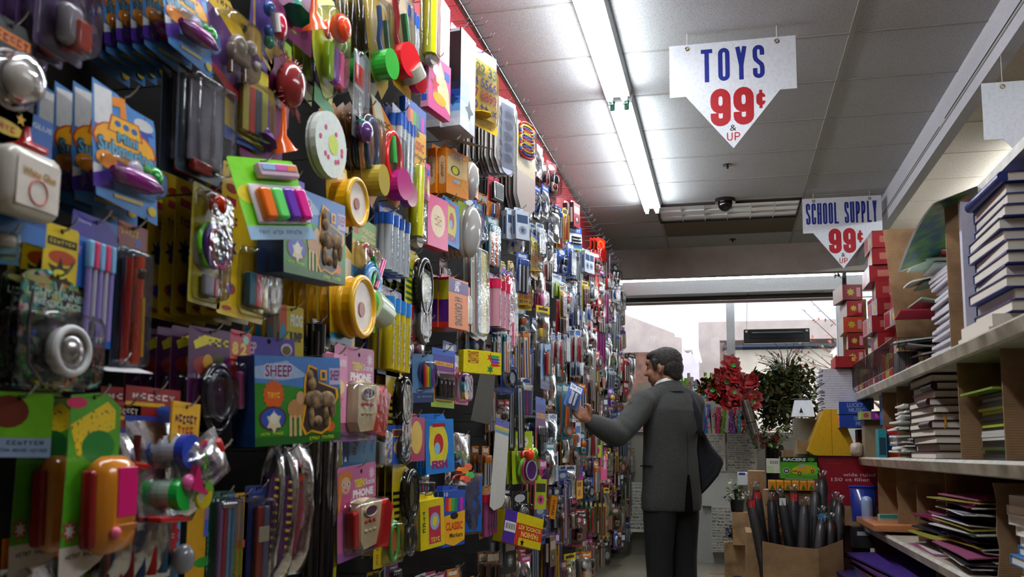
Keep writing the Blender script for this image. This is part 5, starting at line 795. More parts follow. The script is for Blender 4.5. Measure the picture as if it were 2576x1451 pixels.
 ('sharp', 3.868, 2.283, 0.092, 0.118, -1.0, 1, 0.02, 0, 0, -17.1, 'metal sharpener pack under the clear trays'),
 ('crayon64', 3.265, 1.722, 0.162, 0.208, -1.0, 4, 0.042, 2, 0, -10.4, 'purple and orange box of 64 crayons'),
 ('crystal', 3.405, 1.709, 0.14, 0.18, -1.0, 1, 0.03, 0, 0, -7.8, 'white and orange craft pack beside the 64 crayon boxes'),
 ('combtall', 3.628, 1.923, 0.182, 0.405, -1.0, 2, 0.03, 3, 0, -5.9, 'tall white pencil set with coloured stripes'),
 ('redpens', 3.882, 1.841, 0.2, 0.257, -1.0, 3, 0.018, 0, 0, -4.0, 'pink pen pack with red caps left of the bead pens'),
 ('beadpens', 4.138, 1.909, 0.255, 0.376, -1.0, 1, 0.03, 3, 0, -0.0, 'pink bead pen pack right of the tall white pencil set'),
 ('leads', 3.169, 1.427, 0.165, 0.212, -1.0, 1, 0.03, 0, 0, -12.8, 'rainbow bordered card of four pencil leads'),
 ('colorp', 2.934, 1.385, 0.128, 0.164, -1.0, 1, 0.03, 4, 0, -14.9, 'pale blue coloured pencil pack left of the pencil leads'),
 ('yellowcrayon', 3.384, 1.447, 0.188, 0.092, -0.92, 1, 0.03, 0, 0, -35.5, 'bright yellow crayon box sticking out flat'),
 ('flower', 3.41, 1.381, 0.112, 0.143, -1.0, 1, 0.03, 0, 0, -10.7, 'pink pack with blue and yellow flowers under the yellow crayon box'),
 ('phone', 2.285, 1.335, 0.239, 0.252, -0.97, 1, 0.03, 2, 0, -3.0, 'upper pink phone toy pack without the drawn girl'),
 ('phonegirl', 2.323, 1.021, 0.232, 0.244, -0.97, 1, 0.03, 4, 0, -3.4, 'lower pink phone toy pack with drawn red haired girl'),
 ('addbox', 2.068, 1.297, 0.081, 0.171, -0.93, 1, 0.03, 0, 0, 0.0, 'pale pink addition and subtraction box beside the upper phone pack'),
 ('bluepen', 2.405, 1.145, 0.172, 0.132, -1.0, 1, 0.03, 0, 0, -10.1, 'blue grey card of blue pens between the two phone packs'),
 ('letters', 3.429, 1.127, 0.155, 0.198, -1.0, 2, 0.03, -3, 0, -7.1, 'clear bag of green and orange foam letters'),
 ('bluefolder', 3.5, 0.973, 0.215, 0.239, -1.0, 1, 0.03, 0, 0, -20.3, 'translucent blue plastic folder near the bottom'),
 ('whitestrip', 3.794, 1.194, 0.134, 0.384, -0.93, 1, 0.03, -7, 0, -13.2, 'long blank white card strip hanging crooked'),
 ('yoyo', 4.493, 1.159, 0.192, 0.256, -1.0, 2, 0.03, 3, 0, -20.6, 'lime yoyo card with orange knob and purple disc'),
 ('kitbox', 4.114, 0.779, 0.313, 0.142, -0.92, 1, 0.03, -12, 0, -21.9, 'upside-down fashion school kit header in red and yellow'),
 ('yellowgame', 3.023, 0.916, 0.144, 0.185, -1.0, 2, 0.035, 4, 0, -15.8, 'yellow card game box on the bottom row'),
 ('tapepack', 2.612, 0.88, 0.128, 0.164, -1.0, 1, 0.03, 0, 0, -6.4, 'pack with red and green striped tape roll on the bottom row'),
 ('clips', 2.936, 0.961, 0.098, 0.045, -1.0, 1, 0.03, 0, 0, -16.4, 'clear box of coloured paper clips'),
 ('greypanel', 3.738, 1.41, 0.144, 0.24, -1.0, 1, 0.03, 0, 0, -29.4, 'bare dark grey cardboard panel under the yellow crayon box'),
 ('shapes4', 3.777, 0.914, 0.165, 0.212, -1.0, 1, 0.03, 3, 0, -1.0, 'orange headed pack of four bright pencils'),
 ('numbers', 4.76, 2.229, 0.163, 0.24, -1.0, 1, 0.03, 2, 0, -1.1, 'tiny number card pack under the beige fans'),
 ('stapler', 5.437, 2.14, 0.119, 0.153, -1.0, 1, 0.03, 0, 0, -18.9, 'white pack of lime and blue mini staplers'),
 ('batt', 6.136, 2.611, 0.147, 0.163, -1.0, 1, 0.03, 4, 0, -27.5, 'blue and white battery pack high near the far end'),
 ('slate', 10.23, 1.112, 0.258, 0.331, -1.0, 1, 0.03, 0, 0, -3.2, 'small chalkboard with yellow frame at the far end'),
 ('tenpack', 6.339, 0.969, 0.18, 0.231, -1.0, 1, 0.03, 0, 0, -5.1, 'pink and orange pack marked 10 in the lower far part'),
 ('staples', 5.355, 0.807, 0.052, 0.138, -1.0, 1, 0.03, -10, 0, -35.5, 'orange staples box tilted low on the wall'),
 ('purplecard', 9.022, 1.051, 0.196, 0.192, -1.0, 1, 0.03, -30, 0, -35.5, 'purple glitter card tilted near the man'),
 ('pinktall', 7.552, 1.051, 0.076, 0.22, -1.0, 1, 0.03, 0, 0, -35.5, 'tall pink box low on the wall left of the man'),
 ('redcap', 7.494, 2.842, 0.165, 0.212, -1.0, 3, 0.03, 0, 0, -16.1, 'bright red marker pack high by the far end'),
 ('redcap', 7.388, 2.483, 0.259, 0.332, -1.0, 3, 0.03, 0, 0, -6.8, 'bright red marker pack above the purple pencils'),
 ('purplefan', 7.57, 2.398, 0.146, 0.261, -1.0, 3, 0.04, 0, 0, -35.5, 'upper bundle of purple pencils near the far end'),
 ('purplefan', 7.405, 2.055, 0.156, 0.312, -1.0, 3, 0.04, 0, 0, -19.5, 'lower bundle of purple pencils near the far end'),
 ('amber', 7.263, 1.811, 0.047, 0.335, -1.0, 1, 0.03, 0, 0, -20.3, 'long yellow ruler pack hanging above the hand'),
 ('leads', 4.962, 1.356, 0.277, 0.392, -1.0, 1, 0.03, 0, 0, -0.0, 'yellow pencil lead pack low in the middle of the wall'),
 ('colorp', 5.101, 1.683, 0.213, 0.273, -1.0, 1, 0.03, 0, 0, -4.3, 'orange pencil pack in the middle of the wall'),
 ('redcard', 4.968, 2.027, 0.141, 0.18, -1.0, 2, 0.03, 0, 0, -7.1, 'small red and yellow card above the pencil packs'),
 ('greypanel', 6.967, 1.843, 0.239, 0.399, -1.0, 5, 0.02, 0, 0, -6.6, 'dark divider card stack beside the hand'),
 ('paper', 1.341, 1.207, 0.075, 0.09, -1.0, 1, 0.02, 0, 80, -35.5, 'loose white paper sheet lying flat over the clear pen bags'),
 ('partybag', 1.558, 1.066, 0.098, 0.125, -0.93, 1, 0.02, -58, 0, -10.6, 'clear bag of colourful party sweets sticking out sideways'),
 ('redpack', 2.977, 1.513, 0.137, 0.185, -1.0, 1, 0.02, -80, 0, -0.0, 'glossy red pack lying almost flat under the magnifiers'),
 ('greysheet', 3.257, 2.256, 0.153, 0.178, -1.0, 1, 0.02, 0, 70, -35.5, 'grey card sheet sticking out flat below the black and blue boxes'),
 ('leads', 2.693, 0.744, 0.079, 0.101, -1.0, 1, 0.02, 0, 0, -1.9, 'small rainbow card at the bottom edge under the tape pack'),
 ('numbers', 4.513, 1.942, 0.112, 0.164, -1.0, 1, 0.02, 3, 0, -27.1, 'tiny yellow and violet pack right of the bead pens'),
]
# ---------------------------------------------------------------- goods on the pegboard
HOOKM = M('b9babc', 'm'); HOOKS = []
def hook_mesh(L):
    b = MB(); b.tube([(0, 0, 0), (0, .001, L*.9), (0, .004, L), (0, .014, L+.012), (0, .022, L+.017)], .0022, 'b9babcm', 6); return b.mesh('peg_hook')
HM = {}
def hook(y, z, X, yaw=0, label=''):
    L = round((X+1.2)+.012, 2)
    if L not in HM: HM[L] = hook_mesh(L)
    HOOKS.append((y, z, L, label))
SIMPLE = {}
def proto(key, w, h):
    name, cat, fn, kw = SP[key]
    parts = fn(w=w, h=h, **kw)
    return name, cat, parts
def place(key, y, zt, w, h, X, n, step, rot, out, yaw, label, far=False, group=None):
    name, cat, parts = proto(key, w, h)
    meshes = [('pack', merge([m for _, m in parts]).mesh(name))] if far else [(pn, m.mesh(pn)) for pn, m in parts]
    rnd = random.Random(int(y*1000)+int(zt*777))
    z = zt - .012
    hook(y, z, X, yaw, label)
    for k in range(n):
        lab = label if k == 0 else 'same kind of pack stacked behind the ' + label
        lab = ' '.join(lab.split()[:16])
        a = math.radians(yaw)*(1 if k == 0 else .75) + (rnd.uniform(-.05, .05) if k else 0)
        loc = (X - step*k - (.004 if k else 0), y + (rnd.uniform(-.004, .004) if k else 0), z)
        R_ = Matrix.Rotation(a, 4, 'Z') @ Matrix.Rotation(math.radians(-out) if k == 0 else math.radians(-out*.2), 4, 'Y') @ Matrix.Rotation(math.radians(rot) + (rnd.uniform(-.03, .03) if k else 0), 4, 'X')
        if far:
            r = bpy.data.objects.new(name, meshes[0][1]); COL.objects.link(r)
        else:
            r = bpy.data.objects.new(name, None); COL.objects.link(r); r.empty_display_size = .02
            for pn, me in meshes:
                o = bpy.data.objects.new(pn, me); COL.objects.link(o); o.parent = r
        r.matrix_world = Matrix.Translation(loc) @ R_
        r['label'] = lab; r['category'] = cat
        if k: r['group'] = 'packs behind the ' + ' '.join(label.split()[:12])
        if group: r['group'] = group
LAND = []
for (key, y, zt, w, h, X, n, step, rot, out, yaw, label) in ITEMS:
    place(key, y, zt, w, h, X, n, step, rot, out, yaw, label, far=(y > 4.8))
    LAND.append((y, zt - h/2, label, w, h))
# ---- smaller goods filling the rest of the board
PALS = [('2a50a8', 'c8ccd4', '14161c'), ('b81c24', 'e8dcd0', '1c1418'), ('d8b414', '2a2c30', 'c83020'), ('1c1c20', 'c0c4c8', '5a5c60'), ('c8407c', 'e8c8d8', '5a2480'), ('2c7a38', 'd8d0a8', 'c02820'),
        ('d87818', 'e8e0d0', '2a4890'), ('5a2c88', 'd0b8d8', 'e0a818'), ('e0e0dc', '2a5cb0', 'a81c28'), ('207888', 'd0d8d8', 'e06828'), ('8c1c30', 'c8b8a8', '201418'), ('a8b828', '3c3c30', 'e04888'), ('6a4a34', 'b8a890', '201810'), ('b8c0cc', '3a4a68', '8a8e98')]
GEN = []
def gen_variant(kind, pal, seed):
    a, b, c = pal; r = random.Random(seed); w, h = .12, .22; k = lambda x: x + 'k'; p_ = lambda x: x + 'p'
    if kind == 'pens':
        return 'pen_pack', 'pens', mk_card(w*.8, h, c=a, art=[Q('r', .15, .04, .85, .12, p_(b))], toys=[Q('v', 'pen', .18+.16*i, .18, .96, .07, .01, k([b, c][i % 2])) for i in range(5)] + [Q('v', 'pen', .18+.16*i, .18, .32, .075, .01, k(a)) for i in range(5)], bl=[Q(.04, .16, .96, .98, .022)]), 'pen pack'
    if kind == 'blister':
        return 'toy_pack', 'toy', mk_card(w, h, c=a, art=[Q('e', .5, .15, .35, .08, p_(b)), Q('r', .1, .85, .9, .92, p_(c))], toys=[Q('o', 'toy', .5, .45, .26, .02, k(c)), Q('b', 'toy', .3, .5, .7, .78, .004, .03, k(b), .01), Q('o', 'toy', .4, .66, .14, .03, k(a))], bl=[Q(.1, .25, .9, .84, .045)]), 'blister pack'
    if kind == 'box':
        return 'hanging_box', 'box', mk_box(w*.85, h*.8, d=.03, c=a, side=c, tab=.12, art=[Q('r', .1, .25, .9, .5, p_(b)), Q('e', .5, .72, .3, .14, p_(c)), Q('s', .5, .72, .2, p_(b))], sideart=[Q('r', .25, .3, .75, .85, p_(b))]), 'box'
    if kind == 'bag':
        return 'hanging_bag', 'bag', mk_bag(w, h, hdr=a, hh=.2, art=[Q('r', .15, .05, .85, .12, p_(b))], toys=[Q('o', 'toy', .35, .4, .2, .0, k(b)), Q('o', 'toy', .65, .55, .2, .0, k(c)), Q('b', 'toy', .25, .6, .75, .85, -.01, .012, k(a), .006)], d=.022, seed=seed), 'clear bag'
    if kind == 'tool':
        return 'tool_pack', 'tools', mk_card(w*.7, h*1.15, c=a, art=[Q('r', .1, .04, .9, .16, p_(b))], toys=[Q('k', 'tool', [(.35, .25), (.4, .5), (.35, .95)], [.06, .09, .1], .012, k(c)), Q('k', 'tool', [(.65, .25), (.6, .5), (.68, .95)], [.06, .09, .1], .012, k(c)), Q('v', 'tool', .5, .22, .45, .07, .014, 'c8c8ccm')], bl=[Q(.08, .18, .92, .97, .028)]), 'tool pack'
    if kind == 'long':
        return 'ruler_pack', 'ruler', mk_card(w*.4, h*1.5, c=a, art=[Q('r', .2, .1, .8, .95, p_(b)), Q('r', .4, .15, .6, .9, p_(c))], bl=[Q(.05, .06, .95, .97, .012)]), 'narrow ruler pack'
    if kind == 'tape':
        return 'tape_pack', 'tape', mk_card(w, h*.8, c=a, art=[Q('r', .2, .06, .8, .18, p_(b))], toys=[Q('c', 'tape_roll', .5, .58, .36, .003, .028, k(b)), Q('R', 'tape_roll', .5, .58, .3, .08, .028, k(c), 1, .5)], bl=[Q(.08, .24, .92, .96, .034)]), 'tape pack'
    if kind == 'small':
        return 'eraser_pack', 'eraser', mk_card(w*.75, h*.6, c=a, art=[Q('r', .1, .05, .9, .2, p_(c))], toys=[Q('b', 'eraser', .15, .3, .5, .9, .003, .018, k(b), .004), Q('b', 'eraser', .52, .3, .85, .9, .003, .018, k(c), .004)], bl=[Q(.06, .25, .94, .97, .024)]), 'small eraser pack'
CN = {'2a50a8': 'blue', 'b81c24': 'red', 'd8b414': 'yellow', '1c1c20': 'black', 'c8407c': 'pink', '2c7a38': 'green', 'd87818': 'orange', '5a2c88': 'purple', 'e0e0dc': 'white', '207888': 'teal', '8c1c30': 'maroon', 'a8b828': 'lime', '6a4a34': 'brown', 'b8c0cc': 'grey'}
KINDS_ = ['pens', 'blister', 'box', 'bag', 'tool', 'long', 'tape', 'small']
for ki, kd in enumerate(KINDS_):
    for pi, pal in enumerate(PALS):
        GEN.append([kd, pi, None])
def gen_mesh(i):
    g = GEN[i]
    if g[2] is None:
        nme, cat, parts, word = gen_variant(g[0], PALS[g[1]], i)
        g[2] = (nme, cat, merge([m for _, m in parts]).mesh(nme), CN[PALS[g[1]][0]] + ' ' + word)
    return g[2]
USED = set(x[2] for x in LAND)
def where(y, z, base, taken):
    c = sorted(((abs(l[0]-y)*1.0 + abs(l[1]-z)*2.0, l) for l in LAND), key=lambda q: q[0])[:14]
    def rel(l):
        dy, dz = y-l[0], z-l[1]; s = []
        if abs(dz) > .09: s.append('above' if dz > 0 else 'below')
        if abs(dy) > .12: s.append('beyond' if dy > 0 else 'before')
        if not s: s = ['behind']
        q = math.hypot(dy, dz); adv = 'just ' if q < .3 else ('' if q < .6 else 'well ')
        return adv + ' and '.join(s)
    for d, l in c:
        t = base + ' ' + rel(l) + ' the ' + l[2]
        t = ' '.join(t.split()[:16])
        if t not in taken: return t
    for d, l in c:
        for adj in ('tilted', 'small', 'glossy', 'partly hidden', 'upright'):
            t = ' '.join((adj + ' ' + base + ' ' + rel(l) + ' the ' + l[2]).split()[:16])
            if t not in taken: return t
    return t
rg = random.Random(21)
def region(y, z):
    """which colours hang where, read off the board"""
    if 7.0 < y < 8.0 and z > 2.0: return [1, 1, 1, 10, 7, 3]
    if 4.6 < y < 7.0 and z > 1.9: return [0, 3, 3, 8, 8, 13, 13, 0, 2, 10, 1]
    if y > 7.6 and z > 1.2: return [3, 10, 12, 8, 0, 7, 5, 3, 1, 13]
    if z < 1.2 and y > 3.6: return [0, 3, 12, 6, 4, 5, 2, 7, 9, 1, 12, 3, 11, 13, 10]
    if 4.0 < y < 7 and z > 1.2: return [8, 13, 0, 6, 2, 3, 1, 12, 9, 8, 10]
    return list(range(14))
def blocked(y, z):
    if 3.55 < y < 4.75 and 2.22 < z < 2.85: return True
    for l in LAND:
        if l[0] < 4.8 and abs(l[0]-y) < l[3]*.5+(.05 if y < 3.9 else 0) and abs(l[1]-z) < l[4]*.5+(.03 if y < 3.9 else 0): return True
    return False
y = 1.12
ncol = 0
while y < 9.75:
    z = .30 + rg.uniform(0, .1)
    while z < (2.80 if y > 3.9 else 2.76):
        near = y < 3.9
        L = rg.uniform(.10, .14) if near else (rg.uniform(.15, .24) if rg.random() < .8 else rg.uniform(.1, .15))
        if y > 8.6 and z > 2.1: L *= .8
        kd = rg.choices(range(8), [5, 4, 3, 4, 3, 3, 2, 2])[0]; pi = rg.choice(region(y, z)); s = rg.uniform(.8, 1.15)
        hgt = {0: .22, 1: .22, 2: .18, 3: .22, 4: .25, 5: .33, 6: .18, 7: .13}[kd]*s
        if not ((near or y < 4.9) and blocked(y, z-hgt/2)) and z - hgt > .06:
            nme, cat, me, word = gen_mesh(kd*14+pi)
            n = rg.choice((1, 2, 3)) if not near else rg.choice((1, 2))
            yaw = -math.radians(rg.uniform(4, 14)) if near else -math.radians(rg.uniform(3, 34))
            lab = where(y, z-hgt/2, word, USED); USED.add(lab)
            X = -1.2 + L
            hook(y, z, X, 0, lab)
            st = rg.uniform(.035, .05)
            for k in range(n):
                if k and L - st*k < .04: break
                o = bpy.data.objects.new(nme, me); COL.objects.link(o)
                o.matrix_world = Matrix.Translation((X - st*k, y, z)) @ Matrix.Rotation(yaw*(1-.15*k), 4, 'Z') @ Matrix.Rotation(rg.uniform(-.05, .05), 4, 'X') @ Matrix.Diagonal((s, s, s, 1))
                o['category'] = cat
                o['label'] = lab if k == 0 else ' '.join(('same pack stacked behind the ' + lab).split()[:16])
                if k: o['group'] = 'behind the ' + ' '.join(lab.split()[:13])
                else: o['group'] = nme.replace('_', ' ') + 's hanging on the pegboard'
        z += hgt + rg.uniform(.02, .06)
    y += rg.uniform(.12, .15) if y < 3.9 else rg.uniform(.13, .19)
# empty hooks along the red strip at the top
yy = 3.3
while yy < 9.6:
    hook(yy, 2.93 + rg.uniform(-.02, .08), -1.07 + rg.uniform(-.02, .02), 0, '')
    if rg.random() < .8: hook(yy+.05, 3.02, -1.09, 0, '')
    yy += .17
HOOKS.sort(key=lambda q: q[0])
rest = MB()
for i, (y, z, L, lab) in enumerate(HOOKS):
    if i < 290:
        o = bpy.data.objects.new('peg_hook', HM[L] if L in HM else HM.setdefault(L, hook_mesh(L))); COL.objects.link(o); o.location = (-1.2, y, z+.002)
        o['category'] = 'hook'; o['group'] = 'chrome pegboard hooks'
        o['label'] = ' '.join(('chrome hook holding the ' + lab).split()[:16]) if lab else ' '.join(where(y, z, 'empty chrome hook on the red strip', USED).split()[:16])
        USED.add(o['label'])
    else:
        rest.tube([(y, z, -1.2), (y, z, -1.2+L), (y, z+.02, -1.2+L+.017)], .0022, 'b9babcm', 5)
rest.obj('peg_hook_mass', kind='stuff', label='chrome hooks crowding the far end of the pegboard', category='hook')
# ---------------------------------------------------------------- the man at the pegboard
def blob(name, shapes, vox, mat, parent=None, smooth=4, fac=.6, post=None):
    """overlapping ellipsoids and tapered limbs fused into one continuous skin"""
    bm = bmesh.new()
    for s in shapes:
        if s[0] == 'e':      # centre, radii, optional rotation matrix
            c, r = Vector(s[1]), s[2]; m = Matrix.Translation(c) @ (s[3].to_4x4() if len(s) > 3 else Matrix()) @ Matrix.Diagonal((r[0], r[1], r[2], 1))
            bmesh.ops.create_icosphere(bm, subdivisions=3, radius=1, matrix=m)
        elif s[0] == 'l':    # chain of (point, radius)
            for (p, r), (q, r2) in zip(s[1][:-1], s[1][1:]):
                p, q = Vector(p), Vector(q); d = q-p; L = d.length
                if L < 1e-5: continue
                m = Matrix.Translation((p+q)/2) @ d.to_track_quat('Z', 'Y').to_matrix().to_4x4()
                bmesh.ops.create_cone(bm, cap_ends=True, segments=14, radius1=r, radius2=r2, depth=L, matrix=m)
                bmesh.ops.create_icosphere(bm, subdivisions=2, radius=r2, matrix=Matrix.Translation(q))
            p, r = s[1][0]; bmesh.ops.create_icosphere(bm, subdivisions=2, radius=r, matrix=Matrix.Translation(p))
        elif s[0] == 'r':    # loft of rings: list of (centre, axis_a, axis_b)
            rings = []
            for c, a, b in s[1]:
                c, a, b = Vector(c), Vector(a), Vector(b); e = s[2] if len(s) > 2 else 1
                rings.append([bm.verts.new(c + a*(abs(math.cos(t))**e*math.copysign(1, math.cos(t))) + b*(abs(math.sin(t))**e*math.copysign(1, math.sin(t)))) for t in [2*PI*k/24 for k in range(24)]])
            for r0, r1 in zip(rings[:-1], rings[1:]):
                for k in range(24): bm.faces.new((r0[k], r0[(k+1) % 24], r1[(k+1) % 24], r1[k]))
            bm.faces.new(rings[0][::-1]); bm.faces.new(rings[-1])
    bmesh.ops.recalc_face_normals(bm, faces=bm.faces)
    me = bpy.data.meshes.new(name); bm.to_mesh(me); bm.free()
    o = bpy.data.objects.new(name, me); COL.objects.link(o)
    r = o.modifiers.new('r', 'REMESH'); r.mode = 'VOXEL'; r.voxel_size = vox; r.use_smooth_shade = True
    if smooth: m = o.modifiers.new('s', 'SMOOTH'); m.iterations = smooth; m.factor = fac
    bpy.context.view_layer.update()
    me2 = bpy.data.meshes.new_from_object(o.evaluated_get(bpy.context.evaluated_depsgraph_get()))
    o.modifiers.clear(); o.data = me2; bpy.data.meshes.remove(me); me2.materials.clear(); me2.materials.append(mat)
    for p in me2.polygons: p.use_smooth = True
    if post: post(me2)
    o.parent = parent
    return o
PC = Vector((-.315, 5.3, 0)); F_ = Vector((-.70, .714, 0)); L_ = Vector((-.714, -.70, 0)); U_ = Vector((0, 0, 1))
man = empty('person', PC, label='man in a grey tweed jacket and dark trousers reaching to the pegboard', category='person')
def B(f, l, z): return tuple(F_*f + L_*l + U_*z)     # body frame, relative to PC
hf = Vector((-.93, .30, -.12)).normalized(); hl = Vector((-.31, -.95, 0)).normalized(); hu = hf.cross(hl)*1.0
if hu.z < 0: hu = -hu
HC = Vector((-.035, -.01, 1.538))
def Hh(f, l, u): return tuple(HC + hf*f + hl*l + hu*u)
HR = Matrix((hf, hl, hu)).transposed()
SHL = Vector((-.135, -.15, 1.335)); ELB = Vector((-.265, -.335, 1.155)); WRI = Vector((-.385, -.435, 1.215)); PAL = Vector((-.418, -.46, 1.243))
skin = [('e', Hh(-.012, 0, .025), (.098, .076, .092), HR), ('e', Hh(.03, 0, -.03), (.064, .062, .077), HR), ('l', [(Hh(.02, 0, -.085), .045), (B(.05, .02, 1.40), .05)]), ('e', Hh(.045, 0, -.078), (.04, .038, .028), HR),
        ('e', Hh(.068, 0, .045), (.03, .05, .03), HR), ('l', [(Hh(.09, 0, .02), .008), (Hh(.108, 0, -.015), .013)]), ('e', Hh(.098, .012, -.02), (.011, .009, .008), HR), ('e', Hh(.098, -.012, -.02), (.011, .009, .008), HR),
        ('e', Hh(.088, 0, -.048), (.012, .024, .006), HR), ('e', Hh(.086, 0, -.06), (.012, .02, .007), HR), ('e', Hh(.06, .04, -.02), (.03, .02, .025), HR), ('e', Hh(.06, -.04, -.02), (.03, .02, .025), HR),
        ('e', Hh(-.008, .074, -.004), (.0105, .0075, .026), HR), ('e', Hh(-.003, .075, -.024), (.009, .007, .009), HR), ('e', Hh(-.008, -.074, -.004), (.016, .008, .027), HR),
        ('l', [(Hh(-.03, 0, -.05), .056), (B(.0, 0, 1.40), .058), (B(0, 0, 1.34), .07)]),
        ('r', [(B(0, 0, 1.40), F_*.05, L_*.08), (B(0, 0, 1.32), F_*.09, L_*.15), (B(0, 0, 1.1), F_*.09, L_*.14), (B(0, 0, .95), F_*.09, L_*.14), (B(0, 0, .85), F_*.07, L_*.12)]),
        ('l', [(SHL, .05), (ELB, .04), (WRI, .026)]), ('l', [(B(0, -.16, 1.33), .05), (B(.05, -.2, 1.08), .04), (B(.2, -.16, .95), .028)]), ('e', B(.25, -.15, .93), (.05, .04, .04)),
        ('l', [(B(0, .085, .88), .07), (B(.01, .09, .48), .05), (B(-.02, .09, .09), .04)]), ('l', [(B(0, -.085, .88), .07), (B(.01, -.09, .48), .05), (B(-.02, -.09, .09), .04)])]
# left hand: palm, four curled fingers and a thumb closing on the pack
ax = (PAL-WRI).normalized(); up = Vector((.25, -.1, 1)).normalized(); sd = ax.cross(up).normalized(); up = sd.cross(ax)
palm = PAL + ax*.02
skin += [('e', tuple(PAL + ax*.012), (.042, .02, .036), Matrix((ax, sd, up)).transposed()), ('l', [(WRI, .026), (PAL, .024)])]
for i in range(4):
    b0 = palm + ax*.03 + up*(.024 - .016*i) - sd*.004*i; Lf = (.03, .034, .032, .025)[i]
    p1 = b0 + ax*Lf*.85 + sd*.006 + up*.004; p2 = p1 + (ax*.45 + up*.55 + sd*.35).normalized()*Lf*.8; p3 = p2 + (up*.7 + sd*.6 - ax*.35).normalized()*Lf*.6
    skin.append(('l', [(tuple(b0 - ax*.02), .0105), (tuple(b0), .0105), (tuple(p1), .0095), (tuple(p2), .0085), (tuple(p3), .0072)]))
tb = PAL + up*.026 - ax*.008 - sd*.006
skin.append(('l', [(tuple(tb), .014), (tuple(tb + (ax*.6 + up*.75 - sd*.3).normalized()*.03), .012), (tuple(tb + (ax*.8 + up*.6 - sd*.25).normalized()*.055), .0095), (tuple(tb + (ax*.9 + up*.45 + sd*.05).normalized()*.062), .008)]))
body = blob('body', skin, .0046, M('SKIN'), man, 3, .5)
# hair
def hairpost(me):
    for v in me.vertices:
        q = v.co - HC; f, l, u = q.dot(hf), q.dot(hl), q.dot(hu)
        n = noise.noise(Vector((f*18, u*60 + f*30, l*40)))*.002 + noise.noise(Vector((f*30, u*160 + f*120, l*120)))*.002
        v.co += q.normalized()*n
hair = blob('hair', [('e', Hh(-.02, 0, .04), (.099, .080, .084), HR), ('e', Hh(-.05, 0, .0), (.068, .073, .078), HR), ('e', Hh(.02, .0, .078), (.072, .062, .038), HR), ('e', Hh(.045, .01, .074), (.04, .045, .02), HR), ('e', Hh(-.066, 0, -.045), (.04, .055, .04), HR),
       ('l', [(Hh(.02, .072, .04), .018), (Hh(.02, .072, .0), .01)]), ('l', [(Hh(.02, -.072, .04), .018), (Hh(.02, -.072, .0), .01)])], .004, M('HAIR'), man, 2, .5, hairpost)
for s in (1, -1):
    b = MB(); c = Hh(.068, s*.028, .018); b.raw([], [], M('SKIN')); b.sph(c[1], c[2], c[0], .011, .01, .011, 'e0dcd6k', 12, 8); c2 = Hh(.077, s*.029, .017); b.sph(c2[1], c2[2], c2[0], .005, .005, .005, '1c100ck', 8, 6); b.obj('eye', man)
    b = MB(); p = [Hh(.086, s*.016, .038), Hh(.085, s*.03, .042), Hh(.072, s*.048, .036)]; b.tube([(q[1], q[2], q[0]) for q in p], .0035, 'HAIR', 6); b.obj('eyebrow', man)
# jacket
def ring(z, a, b, f=0, l=0): return (B(f, l, z), F_*a, L_*b)
jk = [('r', [ring(.735, .135, .185, .0), ring(.80, .14, .19, .0), ring(.95, .135, .18), ring(1.08, .128, .172), ring(1.2, .13, .182, -.005), ring(1.3, .125, .195, -.01), ring(1.365, .10, .175, -.012), ring(1.405, .075, .12, -.012), ring(1.435, .066, .08, -.01)]),
      ('e', tuple(SHL), (.08, .08, .074)), ('l', [(tuple(SHL), .074), (tuple(SHL.lerp(ELB, .5) - Vector((0, 0, .01))), .074), (tuple(ELB), .070), (tuple(ELB.lerp(WRI, .5)), .063), (tuple(WRI - (WRI-ELB).normalized()*.008), .052)]),
      ('e', B(-.01, -.165, 1.335), (.07, .07, .064)), ('l', [(B(-.01, -.165, 1.34), .064), (B(.03, -.21, 1.1), .056), (B(.17, -.17, .98), .045)]),
      ('l', [(B(-.02, .06, 1.40), .055), (tuple(SHL), .07)]), ('l', [(B(-.02, -.06, 1.40), .055), (B(-.01, -.165, 1.345), .066)])]
def wrinkle(me):
    for v in me.vertices:
        c = v.co; q = Vector((c.x*9, c.y*9, c.z*5)); n = noise.noise(q)*.011
        d = min(1, max(0, 1-(c - ELB).length/.13)); n += math.sin((c.x*.6+c.y*.5+c.z)*70)*.006*d
        d2 = min(1, max(0, 1-(c - SHL).length/.16)); n += math.sin((c.x-c.z*.7)*60)*.005*d2
        ctr = Vector((0, 0, c.z)) if (c.to_2d().length < .22) else SHL.lerp(ELB, .5)
        dd = (c-ctr); dd.z = 0
        if dd.length > 1e-4: v.co += dd.normalized()*n
jacket = blob('jacket', jk, .0085, M('TWEED'), man, 8, .6, wrinkle)
# collar, vent, seams, buttons
b = MB(); P = []
for k in range(19):
    t = math.radians(-125 + k*250/18) + PI; P.append((k, t))
for rr_, z0, z1, rad0, rad1, mat, nme in ((0, 1.405, 1.468, .098, .076, 'TWEED', 'jacket_collar'), (1, 1.43, 1.486, .078, .069, 'e4e2deF', 'shirt_collar')):
    b = MB(); ringv = []
    if nme == 'shirt_collar': mat = 'e4e2dew'
    for z, r in ((z0, rad0+.004), (z1, rad1+.003), (z1+.001, rad1-.001), (z0, rad0-.004)):
        row = []
        for k, t in P:
            d = F_*math.cos(t) + L_*math.sin(t)*1.08; fall = -.045*(abs(k-9)/9)**2; c = d*r + Vector((-.012, 0, z + fall)); row.append((c.y, c.z, c.x))
        ringv.append(row)
    b.loft(ringv, mat, True, False, False); b.obj(nme, man)
def surf(th, z):   # point on the outside of the jacket, angle from straight back towards his right
    t = th; a, bb = .140 if z < 1 else .134, .187
    d = F_*(-math.cos(t)*a) + L_*(-math.sin(t)*bb); return Vector((d.x, d.y, z))
b = MB(); row = [surf(.03 - .1*0, z)*1.0 for z in (.735, .80, .86, .90, .94)]
